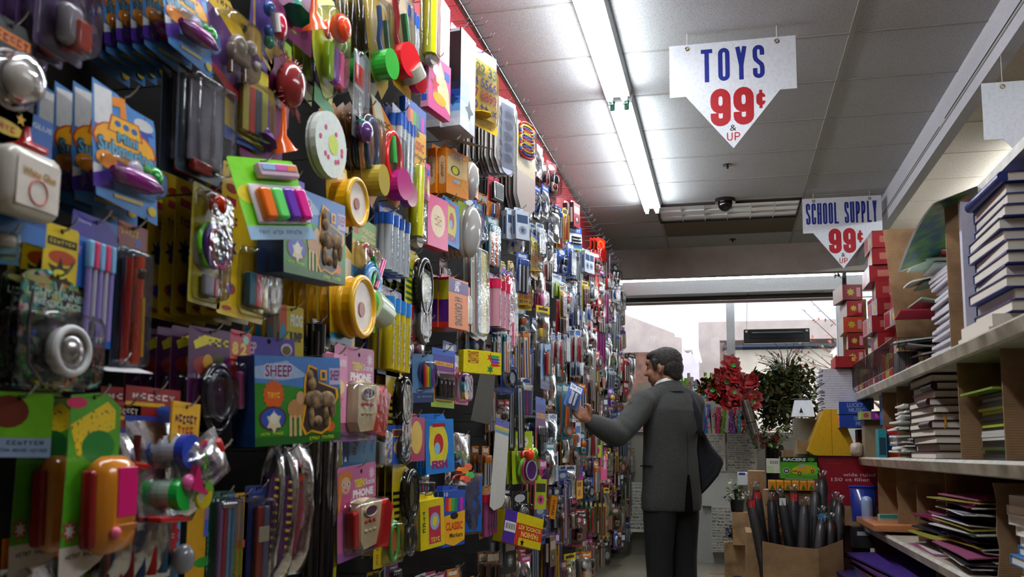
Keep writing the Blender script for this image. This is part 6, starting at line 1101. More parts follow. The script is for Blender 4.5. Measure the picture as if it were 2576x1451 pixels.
L1 = [surf(-.02-.12*(i < 4)*(1-i/4), z)*1.02 for i, z in enumerate((.735, .80, .86, .90, .94))]; R1 = [surf(.06+.14*(1-i/4), z)*1.02 for i, z in enumerate((.735, .80, .86, .90, .94))]
for q in L1+R1: q.z = q.z/1.02 if 0 else q.z
vs = []
for a_, c_ in zip(L1, R1): vs += [(a_.x, a_.y, a_.z/1.02), (c_.x, c_.y, c_.z/1.02)]
b.raw(vs, [[2*i, 2*i+1, 2*i+3, 2*i+2] for i in range(4)], M('0a0a0b', 'f')); b.obj('jacket_vent', man)
b = MB(); b.tube([(p.y, p.z, p.x) for p in [surf(.02 + .02*math.sin(k), z)*1.003 for k, z in enumerate((.94, 1.0, 1.08, 1.16, 1.24))]], .0012, '232423f', 5); b.obj('back_seam', man)
wv = (WRI-ELB).normalized(); bt = WRI - wv*.075
for k in range(2):
    c = bt - wv*.022*k + Vector((.012, -.046, -.002)); b = MB(); b.sph(c.y, c.z, c.x, .004, .009, .009, '1a1816k', 10, 6); b.obj('cuff_button', man)
pk_ = [B(-.05, .176, .985), B(0, .186, .99), B(.05, .176, .985)]
b = MB(); b.tube([(p[1], p[2], p[0]) for p in pk_], .004, '232423f', 6); b.obj('pocket_flap', man)
# trousers
tr = [('r', [ring(1.0, .105, .155), ring(.9, .115, .165), ring(.8, .11, .168)])]
for s in (1, -1):
    tr.append(('r', [ring(.86, .105, .088, 0, s*.082), ring(.7, .10, .086, 0, s*.086), ring(.5, .082, .074, .005, s*.088), ring(.3, .073, .066, -.005, s*.09), ring(.08, .068, .062, -.01, s*.092), ring(.045, .07, .063, -.008, s*.092)]))
blob('trousers', tr, .009, M('TROUSER'), man, 5, .6)
for s in (1, -1):
    blob('shoe', [('l', [(B(-.05, s*.092, .045), .042), (B(.04, s*.095, .042), .04), (B(.15, s*.10, .034), .033)]), ('e', B(.05, s*.096, .016), (.05, .05, .016))], .007, M('0e0c0b', 'k'), man, 2, .5)
# shoulder bag
bag = empty('shoulder_bag', (PC.x, PC.y, 0), label='dark denim shoulder bag hanging behind the man on his right side', category='bag')
bg1 = [(.115, 1.27), (.15, 1.25), (.19, 1.17), (.225, 1.10), (.285, 1.03), (.292, 1.00), (.26, .93), (.2, .86), (.14, .80), (.09, .80), (.10, 1.0)]
b = MB(); rings = []
cx = sum(p[0] for p in bg1)/len(bg1); cz = sum(p[1] for p in bg1)/len(bg1)
for w_, k in ((-.06, .86), (-.05, .97), (-.02, 1.0), (.02, 1.0), (.05, .97), (.06, .86)):
    rings.append([(cx+(x-cx)*k, cz+(z-cz)*k, w_) for x, z in bg1[::-1]])
b.loft(rings, 'DENIM', True)
o = b.obj('bag_body', bag, (0, .11, 0)); o.rotation_euler = (0, 0, FACE_CAM+.22)
b = MB()
for k in (.8, .5): b.tube([(cx+(x-cx)*k-.01, cz+(z-cz)*k, .0615) for x, z in bg1[1:8]], .0012, '4c473cf', 4)
o = b.obj('stitching', bag, (0, .11, 0)); o.rotation_euler = (0, 0, FACE_CAM+.22)
b = MB(); st = [Vector((.13, .10, 1.24)), Vector((.165, -.005, 1.17)), Vector((.155, -.025, 1.28)), Vector((.11, .0, 1.385)), Vector((.075, .07, 1.43)), Vector((.02, .14, 1.40)), Vector((.02, .24, 1.3))]
pr = []
def cat(p0, p1, p2, p3, t): return .5*((2*p1)+(-p0+p2)*t+(2*p0-5*p1+4*p2-p3)*t*t+(-p0+3*p1-3*p2+p3)*t**3)
st = [st[0]] + st + [st[-1]]
for i in range(len(st)-3):
    for k in range(6): pr.append(cat(st[i], st[i+1], st[i+2], st[i+3], k/6))
ringv = []
for i, p in enumerate(pr):
    d = (pr[min(i+1, len(pr)-1)]-pr[max(i-1, 0)]).normalized(); n_ = Vector((.6, -.6, .3)); sd_ = d.cross(n_).normalized(); n_ = sd_.cross(d)
    ringv.append([tuple((p + sd_*a*.019 + n_*c*.003)[j] for j in (1, 2, 0)) for a, c in ((-1, -1), (1, -1), (1, 1), (-1, 1))])
b.loft(ringv, '24262ef', True); b.obj('strap', bag)
# pack in his hand
hp = empty('held_pack', PC + PAL + ax*.055 + up*.035 + sd*.002, label='blue and white blister pack held in the man\'s hand', category='stationery')
for pn, m_ in mk_card(.085, .15, c='3a5aa0', art=[Q('r', .08, .06, .92, .3, 'e8eaf0p'), Q('t', 'PEN SET', .15, .1, .85, .22, '2a3c78p')], toys=[Q('b', 'marker', .3, .38, .46, .92, .002, .014, 'd8dce4k', .004), Q('b', 'marker', .54, .38, .7, .92, .002, .014, 'd8dce4k', .004)], bl=[Q(.15, .34, .85, .97, .018)]): m_.obj(pn, hp)
hp.rotation_euler = (math.radians(-28), math.radians(-18), math.radians(-50)); hp.location += Vector((-.025, .0, .105))
# ---------------------------------------------------------------- right-hand shelving
STEEL = m_noise('worn_shelf_steel', '8f887a', 'b5ad9d', 14, .4, .05)
LIP = m_noise('price_channel', '8c8474', 'cfc6b2', 10, .28, .05)
def shelf(x0, x1, y0, y1, z, lip=True, name='shelf', label='', rail=.034):
    t = empty(name, ((x0+x1)/2, (y0+y1)/2, z), label=label, category='shelf', group='steel shelves of the right-hand unit')
    wbox(x0-t.location.x, x1-t.location.x, y0-t.location.y, y1-t.location.y, -.03, 0, STEEL).obj('board', t)
    if lip:
        b = MB(); a, c = y0-t.location.y, y1-t.location.y; X = x0-t.location.x
        b.add([(a, -.036, X-.006), (c, -.036, X-.006), (c, -.006, X-.016), (a, -.006, X-.016)], [[3, 2, 1, 0]], LIP)
        b.add([(a, -.006, X-.016), (c, -.006, X-.016), (c, .003, X-.006), (a, .003, X-.006)], [[3, 2, 1, 0]], STEEL)
        b.add([(a, -.036, X-.006), (c, -.036, X-.006), (c, -.04, X+.004), (a, -.04, X+.004)], [[0, 1, 2, 3]], STEEL)
        b.obj('price_channel', t)
    return t
shelf(.66, 1.2, 1.2, 5.2, 1.375, label='highest long steel shelf with cartons, notebooks and the blue book stack')
shelf(.66, 1.2, 1.2, 4.95, 1.045, label='second long steel shelf carrying the maroon book stack')
shelf(.66, 1.2, 1.2, 5.6, .722, label='third steel shelf carrying the pile of thin magazines')
shelf(.62, 1.2, 1.2, 5.6, .40, label='lowest steel shelf with purple magazines')
t = empty('shelf_upright', (1.22, 3.4, 0), label='grey back panel and uprights of the right-hand shelving unit', category='shelving')
wbox(0, .02, -2.2, 2.2, 0, 2.0, M('6f6a60', 'w')).obj('back_panel', t)
shelf(.78, 1.2, 1.2, 3.05, 1.90, lip=False, name='top_board', label='grey board lying over the blue books at the right edge')
wbox(.6, 1.2, 1.2, 5.5, 0, .12, STEEL).obj('shelf_plinth', label='steel plinth at the foot of the right-hand shelves', category='plinth')
CB = M('CARDB')
def divider(x0, x1, y, z0, z1, label, lean=0, torn=0, th=.006):
    b = MB(); r = random.Random(int(y*100)); H = z1-z0; Wd = x1-x0
    left = [(0 + (r.uniform(0, torn) if torn and 0 < k < 10 else 0) + lean*(k/10), H*k/10) for k in range(11)]
    pts = [(Wd, 0), (Wd, H)] + left[::-1]
    b.prism(pts, -th, 0, CB); o = b.obj('cardboard_divider', None, (x0, y, z0), label=label, category='cardboard', group='cardboard dividers in the shelves'); o.rotation_euler = (0, 0, FACE_CAM)
    b2 = MB(); b2.prism([(Wd*.5, H*.1), (Wd*.5+.002, H*.1), (Wd*.5+.002, H*.95), (Wd*.5, H*.95)], 0, .0006, '5c442cw')
    return o
divider(.70, 1.0, 3.98, 1.378, 1.99, 'large bare cardboard panel leaning behind the loose notebooks', -.05)
divider(.715, .99, 3.2, 1.378, 1.89, 'narrow cardboard edge beside the tall white pad')
divider(.80, 1.15, 2.52, 1.46, 1.86, 'cardboard flap in front of the blue book stack')
divider(.70, .93, 3.07, 1.048, 1.345, 'cardboard divider right of the maroon book stack')
divider(.715, 1.15, 2.66, 1.048, 1.345, 'nearest cardboard divider on the second shelf')
divider(.70, 1.0, 4.12, 1.048, 1.345, 'cardboard divider left of the maroon book stack')
divider(.70, .98, 4.5, 1.048, 1.345, 'shaded cardboard divider behind the pink striped box')
divider(.71, 1.02, 4.28, .725, 1.005, 'wide torn cardboard divider left of the thin magazines', 0, .006)
divider(.72, .96, 3.9, .725, .95, 'short cardboard panel behind the thin magazines')
divider(.70, .86, 4.72, .725, 1.0, 'cardboard divider furthest along the third shelf')
divider(.71, 1.15, 3.35, .725, 1.005, 'corrugated cardboard divider behind the magazine pile')
divider(.715, .80, 2.80, .725, .985, 'dark torn cardboard divider right of the magazine pile', 0, .01)
divider(.7, 1.1, 4.9, .405, .7, 'plain cardboard at the bottom beside the purple magazines')
divider(.7, 1.1, 3.5, .405, .7, 'grey cardboard panel low beside the bottom magazines')
# ---- books
def book(x0, x1, y0, y1, z, t_, cov, label, group, rz=0, spine=True, name='hardcover_book', tex=None):
    cx, cy = (x0+x1)/2, (y0+y1)/2; e = empty(name, (cx, cy, z), rz, label=label, category='book', group=group)
    a, c = x0-cx, x1-cx; f, g = y0-cy, y1-cy; k = .0025
    b = MB(); b.box(f, g, 0, k, a, c, cov + 'p'); b.box(f, g, t_-k, t_, a, c, cov + 'p')
    if spine: b.box(g-k, g, k, t_-k, a, c, cov + 'p')
    b.obj('cover', e)
    p = MB(); p.box(f+.004, g-k, k, t_-k, a+.004, c-.004, 'PAGES'); p.obj('pages', e)
    return e
ORD = ['topmost', 'second from the top', 'third from the top', 'fourth from the top', 'fifth from the top', 'sixth from the top', 'seventh from the top', 'eighth from the top', 'ninth from the top', 'tenth from the top', 'eleventh from the top', 'twelfth from the top']
rb = random.Random(5)
z = 1.447
for i in range(12):
    dx = rb.uniform(-.012, .012); dy = rb.uniform(-.015, .015)
    th = .0325 if i < 11 else .03
    e = book(.745+dx, .98, 2.67+dy, 3.02+dy, z, th-.0006, '2a3478', 'thick blue-covered book in the tall stack, ' + ORD[11-i], 'blue hardcover books in the tall stack', rb.uniform(-.03, .03))
    z += th
    if i == 11:
        s = MB(); s.tube([(-.17, .016, -.12), (.17, .016, -.12)], .016, '26306cp', 10); s.obj('rounded_spine', e)
for i, (z0, th) in enumerate(((1.376, .034), (1.411, .034))):
    wbox(.70+.01*i, 1.0, 2.70, 3.04, z0, z0+th, M('PAGES')).obj('writing_pad', label=('lower' if i == 0 else 'upper') + ' thick white pad lying under the blue book stack', category='notepad', group='pads under the blue books')
z = 1.047
for i in range(11):
    dx = rb.uniform(-.008, .014); dy = rb.uniform(-.02, .02); th = .0265
    e = book(.70+dx, .90, 3.42+dy, 3.84+dy, z, th-.0006, '2a1018' if i % 3 else '34141e', 'maroon-black book with pale pages, ' + ORD[10-i] + ' on its stack', 'maroon books on the second shelf', rb.uniform(-.02, .02))
    if i in (4, 7, 9):
        s = MB(); s.tube([(-.2, .0135, -.1), (-.02, .0135, -.1)], .0135, '33151dp', 10); s.obj('rounded_spine', e)
    if i == 5:
        s = MB(); s.sheet(lambda a, b: (-.212-.004*math.sin(b*3)-.0, .03-b*.09, -.075+a*.007+.008*math.sin(b*4)), 1, 8, 'd89c28k'); s.obj('ribbon_bookmark', e)
    z += th
wbox(.74, .9, 3.45, 3.78, z, z+.004, M('b84058', 'p')).obj('thin_booklet', label='thin pink booklet lying on top of the maroon books', category='booklet')
# ---- thin sheets and magazines
def mag(x0, x1, y0, y1, z, col, label, group, th=.006, curl=.02, rz=0, name='magazine', edge='d8d4cc', cat='magazine', side=0):
    cx, cy = (x0+x1)/2, (y0+y1)/2; b = MB(); sd = random.random()*6
    def fn(off):
        def f(a, c):
            x = x0 + (x1-x0)*a - cx; y = y0+(y1-y0)*c - cy
            return (y, off + curl*(1-a)**2*math.cos(sd) + curl*.5*(1-c)**2*math.sin(sd*1.7), x)
        return f
    b.sheet(fn(th), 5, 4, col + 'p'); b.sheet(fn(0), 5, 4, edge + 'w')
    for k in range(2):
        q0, q1 = fn(0), fn(th)
        if k == 0: rows = [[q0(i/5, 0) for i in range(6)], [q1(i/5, 0) for i in range(6)]]
        else: rows = [[q0(0, i/4) for i in range(5)], [q1(0, i/4) for i in range(5)]]
        b.loft(rows, edge + 'w', False, False, False)
    o = b.obj(name, None, (cx, cy, z), label=label, category=cat, group=group); o.rotation_euler = (0, 0, rz); return o
MC = ['c8c4c0', '7c2440', '2a2050', '8c8430', '20523a', '98889a', '6c183c', '2c1c34', '8c2c24', '88a098', '8c4868', '1c2a44', '161418', '482050']
MN = ['white', 'crimson', 'indigo', 'yellow', 'green', 'lilac', 'magenta', 'dark purple', 'red', 'pale green', 'pink', 'navy', 'black', 'violet']
z = .724
for i in range(30):
    c = rb.choice((1, 2, 6, 7, 10, 11, 12, 13, 0, 3, 4)); y0 = 2.86 + rb.uniform(0, .05); L = rb.uniform(.62, .95)
    mag(.70+rb.uniform(-.05, .03), .98, y0, min(3.34, y0+.47)+(.0), z, MC[c], 'thin ' + MN[c] + '-edged magazine in the splayed pile on the third shelf', 'splayed magazines on the third shelf', .004, rb.uniform(0, .022), rb.uniform(-.12, .12), edge=MC[c] if rb.random() < .55 else 'd8d0cc')
    z += .0072
for i in range(16):
    c = rb.choice((1, 2, 6, 7, 10, 11, 12, 13, 0, 3, 4)); mag(.71+rb.uniform(-.04, .03), .96, 3.37+rb.uniform(0, .04), 3.85, .724+.0085*i, MC[c], 'thin ' + MN[c] + '-edged magazine behind the corrugated divider', 'magazines behind the corrugated divider', .005, rb.uniform(0, .02), rb.uniform(-.1, .1), edge=MC[c])
# white paperbacks at the right edge of third shelf
for i in range(9):
    b = book(.73+rb.uniform(-.02, .02), .95, 2.3, 2.7+rb.uniform(-.03, .03), .724+.026*i, .025, ('e0dcd8', 'd8d4d0', '3a80b8')[0 if i not in (2, 3) else 2], ('white' if i not in (2, 3) else 'blue covered') + ' paperback right of the dark torn divider, ' + ORD[8-i], 'paperbacks at the right edge', rb.uniform(-.05, .05), name='paperback')
# purple magazines on the lowest shelf
z = .41
for i in range(18):
    c = rb.choice((2, 7, 13, 11, 12, 3)); mag(.56+rb.uniform(-.06, .04), .9, 3.75+rb.uniform(-.1, .3), 4.7+rb.uniform(-.1, .1), z, MC[c] if i < 17 else '3c2070', 'glossy ' + MN[c] + ' magazine in the pile on the lowest shelf' if i < 17 else 'topmost glossy purple magazine on the lowest shelf', 'magazines on the lowest shelf', .008, rb.uniform(0, .03), rb.uniform(-.1, .1), edge=MC[c])
    z += .011
for i in range(10):
    c = rb.choice((2, 7, 13, 11, 12, 3, 4)); mag(.6+rb.uniform(-.03, .03), .9, 2.7+rb.uniform(-.1, .1), 3.4, .41+.012*i, MC[c], 'glossy ' + MN[c] + ' magazine in the nearer pile on the lowest shelf', 'nearer magazines on the lowest shelf', .008, rb.uniform(0, .03), rb.uniform(-.1, .1), edge=MC[c])
# orange foil-edged sheet pack
wbox(.6, .82, 4.2, 4.75, .735, .765, M('b07048', 'k'), .004).obj('craft_paper_pack', label='flat orange shrink-wrapped paper pack jutting over the third shelf', category='paper pack')
# stack of green and black booklets between the two near dividers of shelf two
for i in range(20):
    c = ('3a4a1c', '101210', 'a8b830', 'c8c8c0', '1c2a30')[rb.randrange(5)]
    wbox(.74+rb.uniform(0, .015), .95, 2.72, 3.02, 1.047+.0095*i, 1.056+.0095*i, M(c, 'p')).obj('booklet', label={'3a4a1c': 'olive', '101210': 'black', 'a8b830': 'lime', 'c8c8c0': 'pale grey', '1c2a30': 'slate'}[c] + ' thin booklet in the pile between the two near dividers', category='booklet', group='booklets between the near dividers')
wbox(.70, .93, 2.70, 3.05, 1.24, 1.246, M('7a9a28', 'k')).obj('green_folder', label='lime and teal folder jutting out between the two near dividers', category='folder')
# ---- upper shelf: notebooks, white pad, poster
b = MB(); b.prism([(0, 0), (.16, 0), (.16, .45), (0, .46)], -.03, 0, 'c8c4d0w'); o = b.obj('white_pad', None, (.735, 3.08, 1.40), label='tall blank white pad standing left of the blue books', category='notepad'); o.rotation_euler = (0, 0, FACE_CAM)
b = MB()
def pst(a, c, o=0.0, k=0.0):
    a = k + a*(1-2*k); c = k*.4 + c*(1-.8*k); return (3.72-.66*c, 1.755 + .10*c + .03*math.sin(PI*c) + .07*a - o, .03 + .19*a)
b.sheet(lambda a, c: pst(a, c), 4, 10, 'e8e8e4p'); b.sheet(lambda a, c: pst(a, c, .0012, .06), 4, 10, 'MAPP')
o = b.obj('laminated_poster', None, (.62, 0, 0), label='curling green laminated picture map with white border above the shelf', category='poster')
z = 1.378
for i in range(26):
    mag(.76+rb.uniform(-.02, .02), .98, 3.30, 3.62, z, 'd8d6dc', 'thin pale notebook in the stack beside the brown divider edge', 'pale notebooks beside the brown edge', .011, .002, rb.uniform(-.04, .04), 'notebook', cat='notebook', edge='c8c4cc'); z += .0135
for i, (zz, c, ln) in enumerate(((1.80, 'e0e0e0', .16), (1.785, 'c0d0c4', .2), (1.77, 'e4e4e8', .14), (1.755, 'd0d8d0', .22), (1.74, 'a8b0a8', .18), (1.60, 'a8283c', .26), (1.615, '88a08c', .2), (1.52, 'b0b4b0', .28), (1.505, '8c908c', .26), (1.47, '9a9e9a', .2), (1.455, '808480', .24), (1.408, 'd8dce0', .2), (1.402, 'c8ccd8', .22), (1.39, 'b8283c', .24))):
    mag(.98-ln-.06, .98, 3.66+.02*(i % 3), 3.9, zz, c, ('white', 'pale green', 'bright white', 'mint', 'grey-green', 'red', 'sage', 'silver grey', 'dark grey', 'mid grey', 'slate grey', 'crisp white', 'bluish white', 'crimson')[i] + ' exercise book curling out in front of the big cardboard panel', 'curling exercise books', .006, .03 if i < 11 else .005, rb.uniform(-.1, .1), 'exercise_book', cat='notebook', edge=c)
    if 0 and zz in (1.74, 1.60, 1.505, 1.455): pass
wbox(.86, .98, 3.64, 3.92, 1.41, 1.735, M('a8a49c', 'w')).obj('exercise_book_pile', kind='stuff', label='dense grey pile of exercise books at the back of the upper shelf', category='notebook')
wbox(.80, .97, 3.66, 3.86, 1.815, 1.88, M('c03038', 'p')).obj('card_carton', label='red and pink carton on top of the curling exercise books', category='box')
# ---- red boxes of cards
def facebox(name, x0, x1, z0, z1, y, d, col, label, cat, art=(), side=None, sideart=(), group=None, rz=0, top=None, bev=0):
    """a carton whose front faces the camera end of the aisle"""
    w, h = x1-x0, z1-z0; e = empty(name, ((x0+x1)/2, y, z0), FACE_CAM+rz, label=label, category=cat)
    if group: e['group'] = group
    p = Pk(w, h, h); b = p.part('carton'); b.box(-w/2, w/2, 0, h, -d, 0, CB if col == 'CB' else col if not isinstance(col, str) else col + 'p', bev)
    if side: b.add([(-w/2-.0005, 0, -d), (-w/2-.0005, 0, 0), (-w/2-.0005, h, 0), (-w/2-.0005, h, -d)], [[0, 1, 2, 3]], side + 'p')
    if top: b.add([(-w/2, h+.0005, 0), (w/2, h+.0005, 0), (w/2, h+.0005, -d), (-w/2, h+.0005, -d)], [[0, 1, 2, 3]], top + 'p')
    p.art(b, art, 0)
    for a in sideart:
        S = MB(); q = Pk(d, h, h); q.art(S, [a], 0); k0 = len(b.f)
        b.add([(-w/2-.0008-v[0]*.3, v[2], v[1]-d/2) for v in S.v], S.f, S.mats[0])
        for i in range(len(S.f)): b.m[-1-i] = b.mi(S.mats[S.m[len(S.f)-1-i]])
    for pn, m_ in p.parts: m_.obj(pn, e)
    return e
rc = random.Random(9); rows = 0; k = 0
NAMES_ = ['at the bottom', 'low', 'halfway up', 'high', 'near the top', 'at the very top']
for (xx, yy, n, z0) in ((.72, 4.1, 7, 1.378), (.66, 4.38, 9, 1.378), (.72, 4.75, 6, 1.378)):
    z = z0 + .0
    for i in range(n):
        h_ = .078; red = rc.choice(('8c1820', '9c2024', '781418', '8c1c20'))
        facebox('card_carton', xx+rc.uniform(-.015, .015), xx+.13, z, z+h_-.002, yy+rc.uniform(-.01, .01), .22, red, ('near', 'middle', 'far')[int((yy > 4.2)+(yy > 4.6))] + ' column of red greeting card cartons, carton ' + ORD[n-1-i], 'box', [Q('p', [(.35, .3), (.95, .35), (.9, .75), (.4, .7)], 'd08878p'), Q('t', 'CARDS', .5, .42, .85, .6, '8c1c20p')] if yy < 4.3 else [Q('r', .25, .3, .75, .7, 'b06858p')], side='8c7478', sideart=[Q('r', .05, .1, .45, .9, '8c1c22p'), Q('e', .75, .5, .08, .22, 'b8a828p'), Q('r', .5, .1, .58, .9, 'b8b0b0p')], group='red card cartons', rz=rc.uniform(-.08, .08))
        z += h_
        if z > 2.06: break
for i in range(5):
    facebox('card_carton', .60+.02*(i % 2), .70, 1.52+.085*i, 1.60+.085*i, 4.98, .2, ('8c1c1c', '741418', 'a83c20')[i % 3], 'gift carton in the far leaning column, ' + ORD[4-i], 'box', [Q('s', .4, .5, .22, 'a89c38p', 7, .6), Q('r', .7, .2, .9, .8, 'b88080p')], side='a89890', group='gift cartons in the far column', rz=-.15+.07*i)
facebox('cardboard_box', .625, .75, 1.40, 1.90, 5.22, .02, 'CB', 'upright cardboard sheet at the far end of the highest shelf', 'cardboard')
# wire basket
t = empty('wire_basket', (.64, 4.6, 1.40), label='black wire basket full of small packets on the shelf edge', category='basket')
b = MB()
for y_ in [i*.022 for i in range(-36, 33)]: b.tube([(y_, -.0, 0), (y_, .115, 0)], .0013, '2c2a28k', 4)
for z_ in (0, .115): b.tube([(-.79, z_, 0), (.71, z_, 0)], .0025, '2c2a28k', 5)
for y_ in (-.79, .71): b.tube([(y_, .115, 0), (y_, .115, .3)], .0025, '2c2a28k', 5)
for x_ in [i*.022 for i in range(14)]: b.tube([(-.79, 0, x_), (-.79, .115, x_)], .0013, '2c2a28k', 4)
b.obj('wire_grid', t)
for i in range(14):
    c = rc.choice((('8c2c30', 'maroon'), ('c8c4c0', 'white'), ('5a5a5c', 'grey'), ('b83840', 'red'), ('b8a040', 'mustard')))
    wbox(.665, .75, 3.9+i*.1, 3.9+i*.1+.07, 1.38, 1.38+rc.uniform(.07, .12), M(c[0], 'k'), .006).obj('packet', label=c[1] + ' packet lying in the black wire basket', category='packet', group='packets in the wire basket')
facebox('plastic_tub', .60, .70, 1.52, 1.56, 5.05, .12, 'c8c8c8', 'pale plastic tub lid by the far end of the wire basket', 'tub', bev=.01)
# ---- second shelf far part
facebox('striped_box', .64, .79, 1.23, 1.27, 4.75, .12, 'a0a858', 'green, pink and purple patterned flat box on the second shelf', 'box', [Q('r', .3, 0, .65, 1, '8a2c8cp'), Q('r', .65, 0, .8, 1, '4aa838p'), Q('e', .15, .5, .08, .3, 'b83868p'), Q('e', .5, .5, .08, .3, 'c868b0p'), Q('r', .85, .1, 1, .9, '5a50b0p')])
facebox('small_carton', .66, .80, 1.046, 1.228, 4.8, .1, '8a7a60', 'plain cardboard block under the patterned flat box', 'box', [Q('r', 0, 0, 1, .15, '6a5238p')])
for i, (x0, x1, h, c, art, lab) in enumerate(((.665, .70, .13, '208c98', [Q('r', .1, .3, .9, .9, '1c3c50p')], 'teal detergent carton'), (.705, .765, .14, 'b82818', [Q('r', .1, .25, .9, .75, '1c50a0p'), Q('bar', .2, .3, .8, .6)], 'red and blue carton with barcode'), (.77, .80, .12, 'e8d020', [Q('e', .5, .6, .4, .2, 'e8e8e8p')], 'yellow carton with white oval'), (.80, .86, .16, '2878b0', [Q('s', .3, .3, .15, 'e8f0f8p'), Q('s', .7, .6, .15, 'e8f0f8p')], 'blue spotted carton'))):
    facebox('detergent_carton', x0, x1, 1.046, 1.046+h, 4.42+.05*i, .08, c, lab + ' on the second shelf by the clear tape', 'box', art)
facebox('blue_tissue_carton', .71, .78, 1.20, 1.34, 4.55, .1, '2060a0', 'blue carton with white dots above the small detergent cartons', 'box', [Q('e', .2+.3*(i % 3), .2+.2*(i//3), .06, .04, 'd8e8f8p') for i in range(9)])
for i in range(16):
    mag(.68+rb.uniform(-.03, .02), .85, 3.87+rb.uniform(-.01, .03), 4.08, 1.048+.013*i, ('c8d0cc', 'a8b8b0', 'd8d8dc', '7a8c84')[i % 4], ('mint', 'sage', 'white', 'grey-green')[i % 4] + ' slim notebook stacked left of the maroon books', 'slim notebooks left of the maroon books', .007, .01, rb.uniform(-.12, .12), 'slim_notebook', cat='notebook')
# ---------------------------------------------------------------- stacked goods at the end of the shelves
b = MB(); b.prism([(0, .02), (.03, 0), (.245, 0), (.165, .236), (.085, .236)], -.3, 0, 'c89a14p', 'a8820ep'); b.prism([(.118, 0), (.121, 0), (.121, .234), (.118, .234)], 0, .0006, '8a6a10p'); o = b.obj('yellow_file_box', None, (.405, 4.98, 1.055), label='yellow cardboard magazine file with slanting sides beside the paper stack', category='file box'); o.rotation_euler = (0, 0, FACE_CAM)
for i in range(34):
    wbox(.49+rc.uniform(-.012, .012), .74, 5.02, 5.25, 1.293+.0062*i, 1.2985+.0062*i, M(('d4d2da', 'c2c0ca')[i % 2], 'w')).obj('spiral_notebook', label='white spiral notebook in the tall stack behind the blue boxes', category='notebook', group='spiral notebooks in the tall stack')
b = MB()
for i in range(30): b.torus(0, .007*i, 0, .009, .0012, 'e0e0e8m', 8, 4)
b.obj('spiral_binding', None, (.482, 5.03, 1.295), label='curly white wire spirals at the edge of the notebook stack', category='wire', kind='stuff')
facebox('red_gift_box', .555, .70, 1.508, 1.565, 4.98, .22, '8c1c20', 'flat dark red box lying on the notebook stack', 'box', [Q('r', .55, .1, .95, .45, 'c8a038p'), Q('t', 'P', .7, .5, .85, .9, 'd8b040p')], side='a02428', top='b89838')
facebox('blue_music_box', .555, .71, 1.262, 1.325, 4.9, .2, '1c3c90', 'upper blue music box with grey lettering', 'box', [Q('t', 'LUCKY', .25, .1, .75, .45, '7a8cb8p', 0, .04), Q('t', 'MUSIC', .3, .5, .8, .85, '7a8cb8p', 0, .04)], side='b8bcc4')
facebox('blue_music_box', .555, .71, 1.195, 1.258, 4.9, .2, '1c3c90', 'lower blue music box with one orange end', 'box', [Q('t', 'QUEEN', .45, .1, .9, .45, '7a8cb8p', 0, .04), Q('t', 'MUSIC', .5, .5, .95, .85, '7a8cb8p', 0, .04)], side='c8b8a8', sideart=[Q('r', .6, .1, .9, .9, 'd87038p')])
facebox('cardboard_box', .66, .86, 1.046, 1.19, 5.05, .1, 'CB', 'small shaded cardboard box under the blue music boxes', 'box')
facebox('paper_cup', .60, .66, 1.05, 1.12, 4.85, .06, 'b8a898', 'crumpled pale paper cup on the shelf corner', 'cup', bev=.02)
facebox('filler_paper_box', .455, .90, .80, 1.052, 5.0, .3, '8c1420', 'large dark red box of wide ruled filler paper', 'box', [Q('t', 'wide ruled', .27, .34, .62, .41, 'd8c0c0p', 0, .01), Q('t', '150 ct filler', .14, .44, .56, .51, 'd8c0c0p', 0, .01), Q('t', 'easy to', .1, .08, .2, .11, 'a85058p', 0, 0), Q('t', 'reinforced', .1, .13, .25, .16, 'a85058p', 0, 0)], side='7a121c')
facebox('cardboard_box', .5, .9, .70, .80, 5.0, .3, 'CB', 'flattened cardboard carton beneath the red filler paper box', 'box')
t = empty('blue_tub', (.655, 4.9, .73), label='dark blue plastic tub with a torn clear wrapper', category='tub'); b = MB()
rg_ = [[(r*math.cos(a*PI/10), z_, r*math.sin(a*PI/10)) for a in range(20)] for z_, r in ((0, .055), (.17, .065), (.17, .06))]; b.loft(rg_, '1c2c78k', True); b.obj('tub_body', t); b = MB(); b.disc(0, 0, .068, 0, .006, '24409ck'); o = b.obj('rim', t, (0, 0, .17)); o.rotation_euler = (0, -PI/2, 0)
facebox('water_bottle_pack', .63, .68, .735, .86, 4.75, .07, M('8a9cc0', 'k'), 'crumpled pale blue plastic pack in front of the blue tub', 'pack', bev=.02)
facebox('plastic_tray_pack', .60, .70, .60, .70, 4.9, .15, '2c2a2c', 'small dark glossy pack under the blue tub', 'pack', [Q('r', .2, .2, .8, .4, 'b8b8bcp')])
facebox('clear_tub', .67, .76, .725, .79, 4.5, .08, M('8a9088', 'k'), 'small clear tub with green lid on the third shelf', 'tub', [Q('r', 0, 0, 1, .25, '20806cp')], bev=.008)
